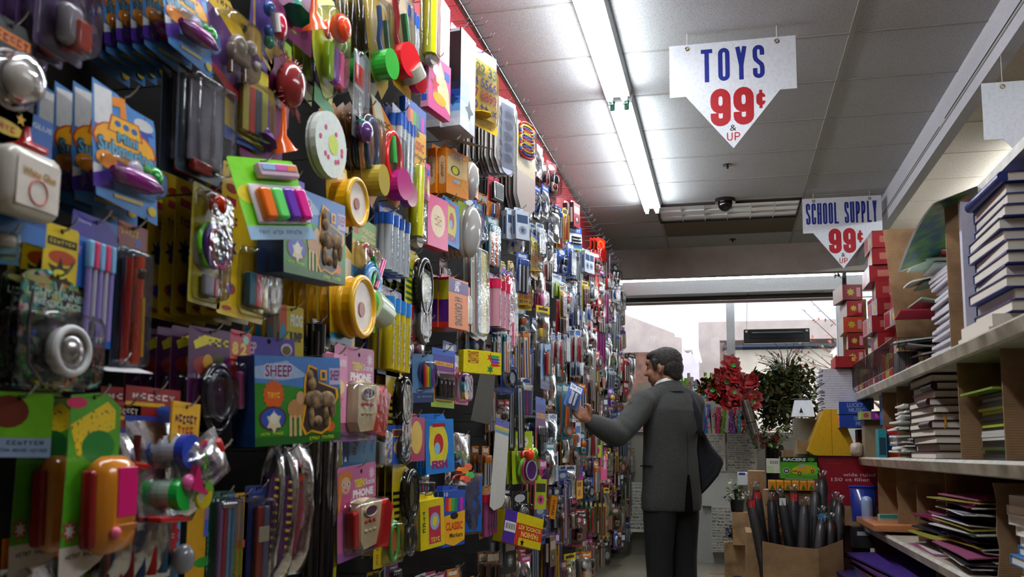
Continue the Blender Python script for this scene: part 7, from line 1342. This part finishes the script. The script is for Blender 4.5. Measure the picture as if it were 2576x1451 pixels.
# toy car box
t = facebox('toy_car_box', .265, .445, .935, 1.045, 4.95, .12, '4a9a20', 'green racers toy car box with yellow car picture', 'toy', [Q('r', 0, 0, 1, .24, '14140cp'), Q('t', 'RACERS', .08, .05, .7, .2, 'c8ccc8p', 0, .05), Q('e', .84, .12, .1, .09, '3c8820p'), Q('e', .7, .6, .38, .27, '60b030p'), Q('e', .16, .65, .1, .16, '88a888p'), Q('e', .16, .65, .07, .11, '1c281cp'), Q('r', .12, .6, .2, .7, 'c8c8c8p'), Q('t', 'x', .1, .85, .22, .88, '204010p'),
     Q('p', [(.3, .62), (.36, .5), (.46, .44), (.52, .36), (.62, .32), (.74, .38), (.86, .46), (.95, .52), (.95, .68), (.9, .74), (.5, .82), (.36, .78), (.3, .72)], 'c8a818p'), Q('p', [(.46, .45), (.53, .37), (.62, .34), (.73, .4), (.66, .46), (.52, .48)], '8c9c9cp'), Q('e', .52, .76, .055, .09, '1c1c18p'), Q('e', .52, .76, .03, .05, 'a8a8a0p'), Q('e', .87, .66, .045, .08, '1c1c18p'), Q('e', .87, .66, .025, .045, 'a8a8a0p'), Q('r', .32, .64, .46, .68, '4a3c10p')], side='3a7a20', sideart=[Q('e', .5, .4, .3, .3, '1c3c14p')])
facebox('price_box', .20, .27, .96, 1.035, 5.0, .1, 'd4d0c4', 'pale barcode box left of the green car box', 'box', [Q('bar', .2, .1, .8, .45), Q('r', 0, .5, .5, 1, 'b8c8a0p')])
for i in range(6):
    facebox('orange_tea_box', .205+.038*i, .24+.038*i, .875, .925, 4.94, .1, 'd88418', 'orange box with a green tree in the row under the car box', 'box', [Q('p', [(.5, .4), (.85, .95), (.15, .95)], '2c6a20p'), Q('p', [(0, 0), (1, 0), (.8, .2), (0, .15)], 'e8b038p')], group='orange tree boxes', side='c8a078')
for i, (z0, z1) in enumerate(((.80, .872), (.73, .797), (.66, .727), (.59, .657))):
    facebox('shipping_carton', .185, .45, z0, z1, 4.97, .25, CB, ('cardboard carton with red round stamp just under the orange boxes', 'cardboard carton with printed number code', 'cardboard carton with red round stamp, third down', 'cardboard carton half hidden by the wrapped rolls')[i], 'box', [Q('r', 0, 0, 1, .06, '8c2c20p')] + ([Q('t', '52-3626-3-008', .12, .3, .8, .7, '3a2c20p', 0, .02)] if i == 1 else [Q('e', .22, .5, .07, .3, '7a2c24p')]))
facebox('cardboard_box', .11, .20, .42, .965, 5.2, .3, CB, 'tall cardboard box with open flap left of the stacked cartons', 'box')
facebox('cardboard_box', .085, .16, .05, .66, 4.9, .35, CB, 'low cardboard box left of the box of grey rolls', 'box')
facebox('white_tissue_stack', .055, .115, .88, .95, 5.5, .15, 'd8d8dc', 'small white papers on top of the left cardboard box', 'paper', [Q('r', .1, 0, .7, .2, '2a4890p')])
facebox('dark_red_box', .5, .7, .45, .7, 5.05, .2, '3a2418', 'dark brown box low behind the grey rolls', 'box')
# open box of bagged umbrellas
t = empty('cardboard_box', (.335, 4.5, 0), label='open cardboard box full of plastic wrapped umbrellas', category='box')
x0, x1 = -.175, .175
b = MB()
def cpt(a): return a
fr = [(-.185, 0), (-.06, -.03), (.06, -.035), (.175, .02)]
for (xa, ya), (xb, yb), (za, zb) in ((fr[0], fr[1], (.655, .635)), (fr[1], fr[2], (.635, .63)), (fr[2], fr[3], (.63, .67))):
    b.raw([(xa, ya, 0), (xb, yb, 0), (xb, yb, zb), (xa, ya, za), (xa, ya+.005, 0), (xb, yb+.005, 0), (xb, yb+.005, zb), (xa, ya+.005, za)], [[0, 1, 2, 3], [5, 4, 7, 6], [3, 2, 6, 7]], CB)
b.raw([(-.185, 0, 0), (-.185, .32, 0), (-.185, .32, .66), (-.185, 0, .655), (.175, .02, 0), (.175, .34, 0), (.175, .34, .66), (.175, .02, .67)], [[1, 0, 3, 2], [4, 5, 6, 7], [0, 1, 5, 4], [1, 2, 6, 5], [3, 2, 1, 0], [7, 6, 5, 4]], CB)
b.obj('carton', t)
ru = random.Random(12)
ULAB = ['grey plastic-wrapped folding umbrella leaning at the left rim of the box', 'grey wrapped umbrella with red tag standing at the left', 'grey wrapped umbrella in the front middle of the box', 'tall dark wrapped umbrella sticking up highest', 'grey wrapped umbrella with blue tag', 'grey wrapped umbrella at the right rim', 'slim wrapped umbrella at the back right', 'grey wrapped umbrella leaning across the centre', 'short wrapped umbrella low in front', 'wrapped umbrella with a red and white tag on top', 'dark wrapped umbrella at the back left', 'wrapped umbrella just left of the tallest one', 'short grey wrapped umbrella beside the blue tagged one', 'wrapped umbrella tilted towards the back corner', 'thick grey wrapped umbrella right of centre']
US = [(-.13, .06, .86, -.12, 'b81c20'), (-.15, .16, .9, -.06, 'b81c20'), (-.02, .03, .84, .04, None), (.08, .12, .96, .03, None), (.09, .04, .80, .0, '3080b0'), (.14, .07, .85, .04, None), (.15, .2, .86, .02, None), (0, .15, .87, -.1, 'd8d8d8'), (.04, .0, .76, .05, None), (-.04, .2, .89, .02, 'c02828'), (-.1, .25, .85, -.03, None), (.03, .1, .9, .05, None), (.11, -.0+.03, .77, .02, None), (.05, .25, .84, -.08, None), (.12, .14, .88, -.02, None)]
for k, (x, y_, zt, lean, tag_) in enumerate([(a, b_, c_, d_, e_) for a, b_, c_, d_, e_ in US]):
    t = empty('wrapped_umbrella', (.335+x, 4.5+y_+.03, .3), label=ULAB[k], category='umbrella', group='wrapped umbrellas in the open box')
    L = zt-.3; d = (-.5+.2*0)*0
    col = ('66666c', '505056', '7c7c84')[k % 3]
    b = MB(); b.tube([(0, 0, 0), (0, L*.5, lean*.4), (0, L*.9, lean*.8), (0, L*.97, lean*.85)], [.024, .025, .023, .014], col + 'k', 10); b.obj('umbrella', t)
    b = MB(); b.tube([(0, 0, 0), (.002, L*.3, lean*.25), (-.002, L*.7, lean*.6), (0, L*.94, lean*.83), (.003, L, lean*.86), (0, L*1.03, lean*.9)], [.028, .031, .029, .025, .012, .024], 'CLOUDY', 10, False); b.obj('clear_wrapper', t)
    if tag_: b = MB(); b.box(-.004-.02, -.024+.001, L*.9, L*.9+.035, lean*.8-.015, lean*.8+.015, tag_ + 'p'); b.obj('tag', t)
facebox('foil_candy_bag', .33, .44, .30, .40, 3.9, .1, M('c8a01c', 'k'), 'yellow foil bag at the bottom edge in front of the umbrella box', 'bag', [Q('t', 'MIX', .2, .2, .8, .6, '6a4c10p')], rz=.3, bev=.02)
# tent calendar
t = empty('desk_calendar', (.40, 5.2, 1.26), FACE_CAM, label='white tent-shaped desk calendar beside the paper stack', category='calendar'); b = MB()
b.add([(-.06, 0, .05), (.06, 0, .05), (.05, .09, 0), (-.04, .09, 0), (-.06, 0, -.05), (.06, 0, -.05)], [[0, 1, 2, 3], [5, 4, 3, 2]], 'd8dce0w'); b.poly([(-.02, .02), (.0, .02), (-.01, .05)], .052, '2a2c34p'); b.obj('sheet', t)
b = MB()
for i in range(10): b.torus(-.035+.009*i, .093, 0, .005, .0008, 'a0a0a8m', 8, 4)
b.obj('wire_binding', t)
facebox('file_organizer', .36, .47, 1.0, 1.255, 5.25, .15, '7a746a', 'narrow grey carton under the tent calendar', 'box')
facebox('file_organizer', .30, .36, .98, 1.08, 5.35, .1, CB, 'small cardboard box end left of the yellow file', 'box')
facebox('cardboard_box', .36, .42, 1.06, 1.13, 5.1, .12, CB, 'tiny cardboard box beside the yellow file box foot', 'box')
# ---------------------------------------------------------------- window end
def m_news():
    m, n, l, b = nm('newsprint'); b.inputs['Roughness'].default_value = .7
    tc = n.new('ShaderNodeTexCoord'); mp = n.new('ShaderNodeMapping'); mp.inputs['Scale'].default_value = (1, 1, 2.4)
    v = n.new('ShaderNodeTexBrick'); v.inputs['Scale'].default_value = 38; v.inputs['Color1'].default_value = (.03, .03, .03, 1); v.inputs['Color2'].default_value = (.62, .6, .54, 1); v.inputs['Mortar'].default_value = (.62, .6, .54, 1); v.inputs['Mortar Size'].default_value = .06; v.inputs['Bias'].default_value = .1
    mp.inputs['Rotation'].default_value = (PI/2, 0, 0)
    l.new(tc.outputs['Object'], mp.inputs['Vector']); l.new(mp.outputs[0], v.inputs['Vector']); l.new(v.outputs[0], b.inputs['Base Color']); return m
NEWS = m_noise('bin_paper', 'b0aca0', 'c4c0b2', 8, .8)
def news_art(seed, w, h):
    r = random.Random(seed); WD = ['SPORTS', 'Music', 'Travel', 'Wedding', 'Garden', 'Letters', 'Love', 'Family', 'NEWS', 'Books', 'Vacation', 'Food', 'Style', 'Party', 'Summer', 'Time']; a = []; y = .02
    while y < .95:
        x = .02; hh = r.uniform(.035, .06)
        while x < .9:
            wd = r.choice(WD); ww = r.uniform(.14, .3)
            if x+ww > .99: break
            a.append(Q('t', wd, x, y, x+ww*.92, y+hh, r.choice(('1c1c1cp', '3c3c3cp', '5a5a58p')), 0, r.choice((0, .03)))); x += ww+.02
        y += hh+.018
    return a
PATT = [('c83c48', 'd8c8a0', 'red'), ('d84878', 'f0b8c8', 'pink'), ('3c68b0', 'd85048', 'blue'), ('d8902c', 'c8d048', 'orange'), ('78a838', 'e8d8c8', 'green'), ('8a50a0', 'd8b0c8', 'purple'), ('b8b0a0', 'c83848', 'cream'), ('58a0b0', 'e0c0a0', 'teal')]
def giftroll(x, y, z0, z1, lean, i, where_, r=.021):
    c1, c2, cn = PATT[i % 8]; b = MB(); L = z1-z0
    b.tube([(0, 0, 0), (0, L, lean)], r, c1 + 'k', 10); rr2 = random.Random(i)
    for k in range(14):
        a = rr2.uniform(0, 2*PI); v_ = rr2.uniform(.05, .95)*L; X_ = lean*v_/L
        b.sph(r*math.cos(a), v_, X_ + r*math.sin(a), r*.35, r*.45, r*.35, c2 + 'k', 6, 4)
    b.obj('wrapping_paper_roll', None, (x, y, z0), label=cn + ' patterned gift wrap roll standing ' + where_, category='gift wrap', group='gift wrap rolls')
def bin_(x0, x1, y, z0, z1, seed, label, nroll, top, whr):
    facebox('newsprint_bin', x0, x1, z0, z1, y, .2, NEWS, label, 'bin', news_art(seed, x1-x0, z1-z0))
    for i in range(nroll):
        giftroll(x0 + .03 + (x1-x0-.06)*(i % 6)/5, y+.03+.05*(i//6), z1-.02, top+ru.uniform(-.05, .02), ru.uniform(-.04, .04), ru.randrange(8) if nroll > 3 else i, whr)
bin_(.0, .275, 9.2, .885, 1.25, 1, 'word printed bin holding pink and orange wrap rolls', 12, 1.50, 'in the right word printed bin')
bin_(-.27, -.02, 9.2, .885, 1.25, 2, 'word printed bin mostly hidden behind the man', 12, 1.52, 'in the bin hidden by the man')
bin_(-.16, .06, 9.15, 0.12, .55, 3, 'word printed bin standing on the floor by the flower box', 0, 0, '')
facebox('white_stand', -.25, .10, .55, .885, 9.22, .25, 'b8b8b0', 'plain white display block between two word printed bins', 'stand')
facebox('white_stand', -.30, .02, .0, .55, 9.3, .25, 'a8a8a2', 'plain white display base beside the floor bin', 'stand')
facebox('newsprint_bin', -1.0, -.78, .25, .75, 9.6, .2, NEWS, 'word printed panel low behind the pegboard end', 'bin', news_art(7, .2, .5))
facebox('white_box_display', -.95, -.35, 1.30, 1.68, 9.8, .3, 'c9c4b4', 'plain cream box behind the man\'s face', 'box', [Q('r', .3, .0, .305, 1, 'a09c8cp')])
facebox('brown_box', -.72, -.56, .0, .42, 9.4, .2, CB, 'small cardboard box on the floor behind the man\'s legs', 'box')
facebox('display_counter', -1.3, 1.2, .0, 1.28, 9.9, .5, '8d887c', 'grey display counter under the window', 'counter')
# upright rolls along the sill
for i in range(22):
    x = -.52 + i*.028; giftroll(x, 9.75+.03*(i % 2), 1.5, 1.86+ru.uniform(-.05, .04), ru.uniform(-.05, .05), ru.choice((4, 6, 7, 3, 0, 4)), 'along the window sill', .017)
facebox('roll_rack', -.55, .12, 1.28, 1.62, 9.72, .12, '9a978a', 'low rack holding the rolls along the window sill', 'rack')
wbox(-.92, -.72, 9.82, 10.0, 1.682, 1.80, M('c8bca8', 'w')).obj('small_poster_box', label='small box with coloured photo behind the man\'s nose', category='box')
# ---- flowers and plants
def leafm(b, p, d, L, w, mat, up=Vector((0, 0, 1)), bend=.25):
    d = d.normalized(); s = d.cross(up)
    if s.length < 1e-3: s = Vector((1, 0, 0))
    s.normalize(); n_ = s.cross(d)
    pts = [p, p + d*L*.35 + s*w*.5 - n_*bend*L*.05, p + d*L*.7 + s*w*.4 - n_*bend*L*.25, p + d*L - n_*bend*L*.6, p + d*L*.7 - s*w*.4 - n_*bend*L*.25, p + d*L*.35 - s*w*.5 - n_*bend*L*.05, p + d*L*.5 + n_*L*.03]
    b.raw([tuple(q) for q in pts], [[0, 1, 6], [1, 2, 6], [2, 3, 6], [3, 4, 6], [4, 5, 6], [5, 0, 6]], mat, True)
def rv(r): return Vector((r.gauss(0, 1), r.gauss(0, 1), r.gauss(0, 1))).normalized()
rp = random.Random(31)
po = empty('poinsettia_bunch', (.06, 8.6, 1.68), label='bunch of red artificial poinsettias in front of the window', category='flowers')
b = MB(); g = MB(); cts = [Vector((.0, -.1, .16)), Vector((.03, -.12, .06)), Vector((-.06, -.1, -.0)), Vector((.09, -.1, .0)), Vector((-.17, -.05, -.08)), Vector((.19, -.08, -.12)), Vector((.0, -.14, -.09)), Vector((-.05, -.1, -.16)), Vector((.1, -.12, -.16)), Vector((-.02, -.03, .2)), Vector((-.1, -.02, .08)), Vector((.14, -.0, .02))]
cts += [Vector((rp.uniform(-.17, .17), rp.uniform(-.12, .02), rp.uniform(-.17, .1))) for _ in range(12)]
for c in cts:
    ax_ = (Vector((rp.uniform(-.4, .4), -1, rp.uniform(-.1, .6)))).normalized(); s1 = ax_.cross(Vector((0, 0, 1))).normalized(); s2 = s1.cross(ax_)
    for ringn, nn, LL, tilt in ((0, 7, .092, .15), (1, 6, .068, .5)):
        for k in range(nn):
            a = 2*PI*k/nn + ringn*.4 + rp.uniform(-.1, .1); leafm(b, c, s1*math.cos(a) + s2*math.sin(a) + ax_*tilt, LL*rp.uniform(.85, 1.15), LL*.72, 'POIN', -ax_, .2)
    if rp.random() < .6:
        for k in range(5): leafm(g, c + ax_*.02, s1*math.cos(k*1.3) + s2*math.sin(k*1.3) + ax_*.6, .032, .022, M('2f8a38', 'p'), -ax_)
b.obj('petals', po); g.obj('leaves', po)
b = MB()
for c in cts: b.tube([(c.y, c.z, c.x), (.0, -.2, .02)], .003, '2a4a1ck', 5)
b.obj('stem', po)
def plant(name, loc, n, rad, h, mat, leafL, label, cat='plant', twig=40, dn=0, extra=None, seed=1, ball=0):
    r = random.Random(seed); e = empty(name, loc, label=label, category=cat); tw = MB(); lf = MB()
    for k in range(twig):
        a = r.uniform(0, 2*PI); q = r.uniform(.2, 1)**.6; tip = Vector((rad*q*math.cos(a), rad*q*math.sin(a)*.7, h*(r.uniform(.35, 1.0) - .35*q) - dn*r.random())); 
        if ball: dd_ = rv(r); rr9 = r.uniform(.55, 1); tip = Vector((dd_.x*rad*rr9, dd_.y*rad*.6*rr9, dd_.z*h*rr9*.8 + .02))
        mid = tip*.5 + Vector((0, 0, h*.12)) + rv(r)*.03
        tw.tube([(0, 0, 0), (mid.y, mid.z, mid.x), (tip.y, tip.z, tip.x)], [.006, .004, .0015], 'TWIG', 5)
        for j in range(n//twig):
            t_ = r.uniform(.35, 1.02); p = mid.lerp(tip, (t_-.5)*2) if t_ > .5 else mid*(t_*2); leafm(lf, p + rv(r)*.02, rv(r) + Vector((0, 0, .3)), leafL*r.uniform(.6, 1.3), leafL*.5, mat if r.random() < .6 else 'DRYLEAF')
    tw.obj('twigs', e); lf.obj('foliage', e)
    if extra:
        fl = MB()
        for k in range(extra[1]):
            c = Vector((r.uniform(-rad, rad)*.8, -rad*.5 + r.uniform(-.03, .03), h*r.uniform(.2, .8) - dn*.5)); cc = extra[0][k % len(extra[0])]
            for j in range(7): leafm(fl, c, rv(r) + Vector((0, -.8, 0)), .03, .022, M(cc, 'p'))
        fl.obj('blossoms', e)
    return e
plant('leafy_branch_arrangement', (.49, 8.8, 1.55), 3000, .47, .5, 'LEAF', .075, 'large bushy dark green branch arrangement before the window', twig=130, dn=.35, seed=4, ball=1)
plant('berry_branch_arrangement', (.55, 9.0, 1.75), 160, .3, .5, M('8a4a3c', 'p'), .03, 'reddish twiggy sprigs above the green branch arrangement', twig=40, seed=9)
plant('flower_arrangement', (.36, 8.5, 1.12), 420, .2, .26, 'LEAF', .04, 'green and red flower arrangement below the branch arrangement', 'flowers', twig=36, dn=.1, extra=(['8c1418', '3c8a24', 'c8b890', '8c1418'], 16), seed=6)
b = MB(); b.tube([(0, 0, 0), (0, .42, 0)], .085, '15130fk', 16); b.obj('floor_pot', None, (.42, 8.7, .72), label='black pot under the flower arrangements', category='pot')
facebox('plant_stand', .28, .62, 0, .72, 8.6, .3, '4a4238', 'dark stand beneath the black flower pot', 'stand')
plant('gold_tinsel_garland', (-.09, 8.6, 1.66), 520, .2, .12, M('8a6a20', 'm'), .07, 'gold tinsel spray left of the poinsettias', 'garland', twig=30, dn=.12, seed=8)
b = MB(); b.tube([(0, 0, 0), (.0, -.42, .12)], .045, 'CRINKLE', 24); b.tube([(0, -.19, .055), (0, -.2, .057)], .0465, '202020k', 24)
b.obj('foil_wrap_roll', None, (.155, 8.45, 1.53), label='thick leaning silver foil roll under the poinsettias', category='gift wrap')
plant('white_rose_stem', (.06, 7.9, .66), 60, .08, .22, 'LEAF', .05, 'small white rose with green leaves left of the cartons', 'flowers', twig=6, extra=(['d8d8b8', 'e0e0c8'], 4), seed=12)
b = MB(); b.tube([(0, 0, 0), (0, .1, 0)], [.05, .06], '101010k', 14); b.obj('small_pot', None, (.07, 7.9, .58), label='small black pot holding the white rose', category='pot')
facebox('cardboard_box', .03, .2, .32, .58, 7.8, .2, CB, 'cardboard box under the white rose pot', 'box')
facebox('cardboard_box', -.04, .13, .0, .32, 7.9, .25, CB, 'cardboard box full of mixed artificial flowers', 'box', [Q('r', .15, .5, .6, .53, '6a4c34p'), Q('r', .4, .8, .8, .88, '3c3058p')])
plant('mixed_flower_bunch', (.045, 7.98, .33), 160, .09, .2, 'LEAF', .03, 'mixed yellow and blue artificial flowers in a cardboard box', 'flowers', twig=14, extra=(['c8b068', '5a6aa8', 'd8c848', 'b8a8b8'], 18), seed=15)
facebox('cardboard_box', .06, .16, 0, .1, 7.2, .2, M('6a4630', 'w'), 'flat brown box on the floor at the bottom edge', 'box')
b = MB(); b.tube([(0, 0, 0), (.0, .0, .14)], .004, 'b85828k', 6); b.obj('pencil', None, (-.18, 8.4, .012), label='orange pencil lying on the floor behind the man', category='pencil')
# black heater hanging in the window
t = empty('hanging_light_box', (.535, 10.14, 2.315), FACE_CAM, label='black rectangular light box hanging in front of the window', category='light box'); t.rotation_euler = (0, math.radians(0), FACE_CAM)
b = MB(); b.box(-.34, .34, -.075, .075, -.04, .04, '1a1615k', .006); b.obj('housing', t)
b = MB(); b.box(-.27, .28, -.03, .045, .04, .046, '0c0c0ek', .003); b.tube([(-.26, .03, .05), (.27, .03, .05)], .012, '3c4448k', 8); b.obj('glass_front', t)
for sx in (-.325, .3): b = MB(); b.box(sx, sx+.025, .04, .06, .04, .046, 'c8c8c8m'); b.obj('screw_plate', t)
for x in (-.31,): b = MB(); b.tube([(x, .07, 0), (x+.02, .5, 0)], .002, '1c1a18k', 5); b.obj('hanging_wire', t)
b = MB(); b.tube([(-.29, .46, .0), (.1, .43, 0), (.5, .47, 0)], .002, '1c1a18k', 5); b.obj('cable', t)
# bracket and bow by the pillar
facebox('speaker', 1.22, 1.30, 2.70, 2.79, 10.3, .06, '2c3034', 'small black speaker on the pillar top', 'speaker')
b = MB(); b.box(-.02, .02, 0, .28, -.02, .02, '14100ek'); b.obj('speaker_bracket', None, (1.19, 9.7, 2.75), label='black bracket above the pillar', category='bracket')
pr_ = MB()
for k in range(20): leafm(pr_, Vector((0, 0, 0)) + rv(rp)*.02, rv(rp), .05, .02, M(('24382c', '181818', 'a8a8b0')[k % 3], 'k'))
pr_.obj('ribbon_bow', None, (1.10, 9.5, 2.852), label='dark curled ribbon bow hanging under the school supply sign', category='ribbon')
# ---------------------------------------------------------------- outside the window
PALE = m_noise('pale_stucco', 'c4bfd0', 'd0ccd8', 3, .9); STU = m_noise('grey_stucco', '9c9290', 'aaa09c', 4, .9)
struct('exterior_wall_1', wbox(-9, 3.4, 24, 24.3, 0, 12, PALE))
struct('exterior_wall_2', wbox(-.56, 2.6, 20, 20.3, -1, 3.87, STU))
struct('exterior_wall_3', MB())
w3 = MB(); w3.prism([(-7, 0), (-.89, 0), (-.89, 3.42), (-1.03, 3.44), (-1.03, 3.51), (-7, 5.98)], -.3, 0, STU); o = w3.obj('exterior_wall_4', None, (0, 19, 0), kind='structure'); o.rotation_euler = (0, 0, FACE_CAM)
bpy.data.objects.remove(bpy.data.objects['exterior_wall_3'])
struct('exterior_wall_5', wbox(-6, -.96, 18, 18.2, 0, 3.02, m_noise('brown_siding', '4a3028', '6a4a3c', 6, .8)))
struct('exterior_ground', wbox(-12, 14, 11, 30, -.2, -.02, M('8a8680', 'w')))
t = empty('exterior_awning', (2.2, 17, 2.97), label='dark metal awning rail over the shop window across the street', category='awning')
b = MB(); b.tube([(0, 0, -2.25), (0, 0, 3)], .05, '2a3240m', 10); b.obj('rail', t); wbox(-2.3, 3, .06, .16, .06, .14, M('3c2c28', 'w')).obj('fascia', t); wbox(-2.3, -2.22, .05, .2, -2.9, .1, M('6a5850', 'w')).obj('post', t)
struct('exterior_window', wbox(-.02, 5, 17.2, 17.25, 0, 2.95, m_noise('curtain_glass', 'b0a89c', 'c4beb0', 3, .5)))
# dome camera on the facade opposite
t = empty('dome_camera', (-.66, 16.6, 2.98), label='white dome security camera outside the window behind the man', category='camera')
b = MB(); b.sph(0, 0, 0, .10, .12, .10, 'f0f0f0k', 20, 12); b.obj('dome', t); b = MB(); b.sph(0, -.08, 0, .06, .06, .06, '9a9898k', 16, 10); b.obj('lens', t); b = MB(); b.tube([(0, .1, 0), (2.42, .1, 0)], .015, 'a09c98k', 8); b.obj('arm', t)
tr = empty('bare_tree', (2.6, 14.5, 0), label='sparse autumn tree outside the window', category='tree')
tw = MB(); lf = MB(); r = random.Random(77)
tw.tube([(0, 0, 0), (0, 1.6, -.1), (.1, 2.6, -.15)], [.06, .045, .03], 'TWIG', 8)
for k in range(46):
    a0 = Vector((-.15, .1, r.uniform(1.5, 2.6))); a1 = a0 + Vector((r.uniform(-1.5, .6), r.uniform(-.4, .4), r.uniform(.2, 1.6))); m_ = a0.lerp(a1, .5) + rv(r)*.12
    tw.tube([(a0.y, a0.z, a0.x), (m_.y, m_.z, m_.x), (a1.y, a1.z, a1.x)], [.012, .007, .003], 'TWIG', 5)
    for j in range(7):
        p = m_.lerp(a1, r.random()); leafm(lf, p + rv(r)*.04, rv(r), .07, .03, M(('6a6a48', 'b8605a', '8a7a50', 'c87868')[r.randrange(4)], 'w'))
tw.obj('branches', tr); lf.obj('leaves', tr)
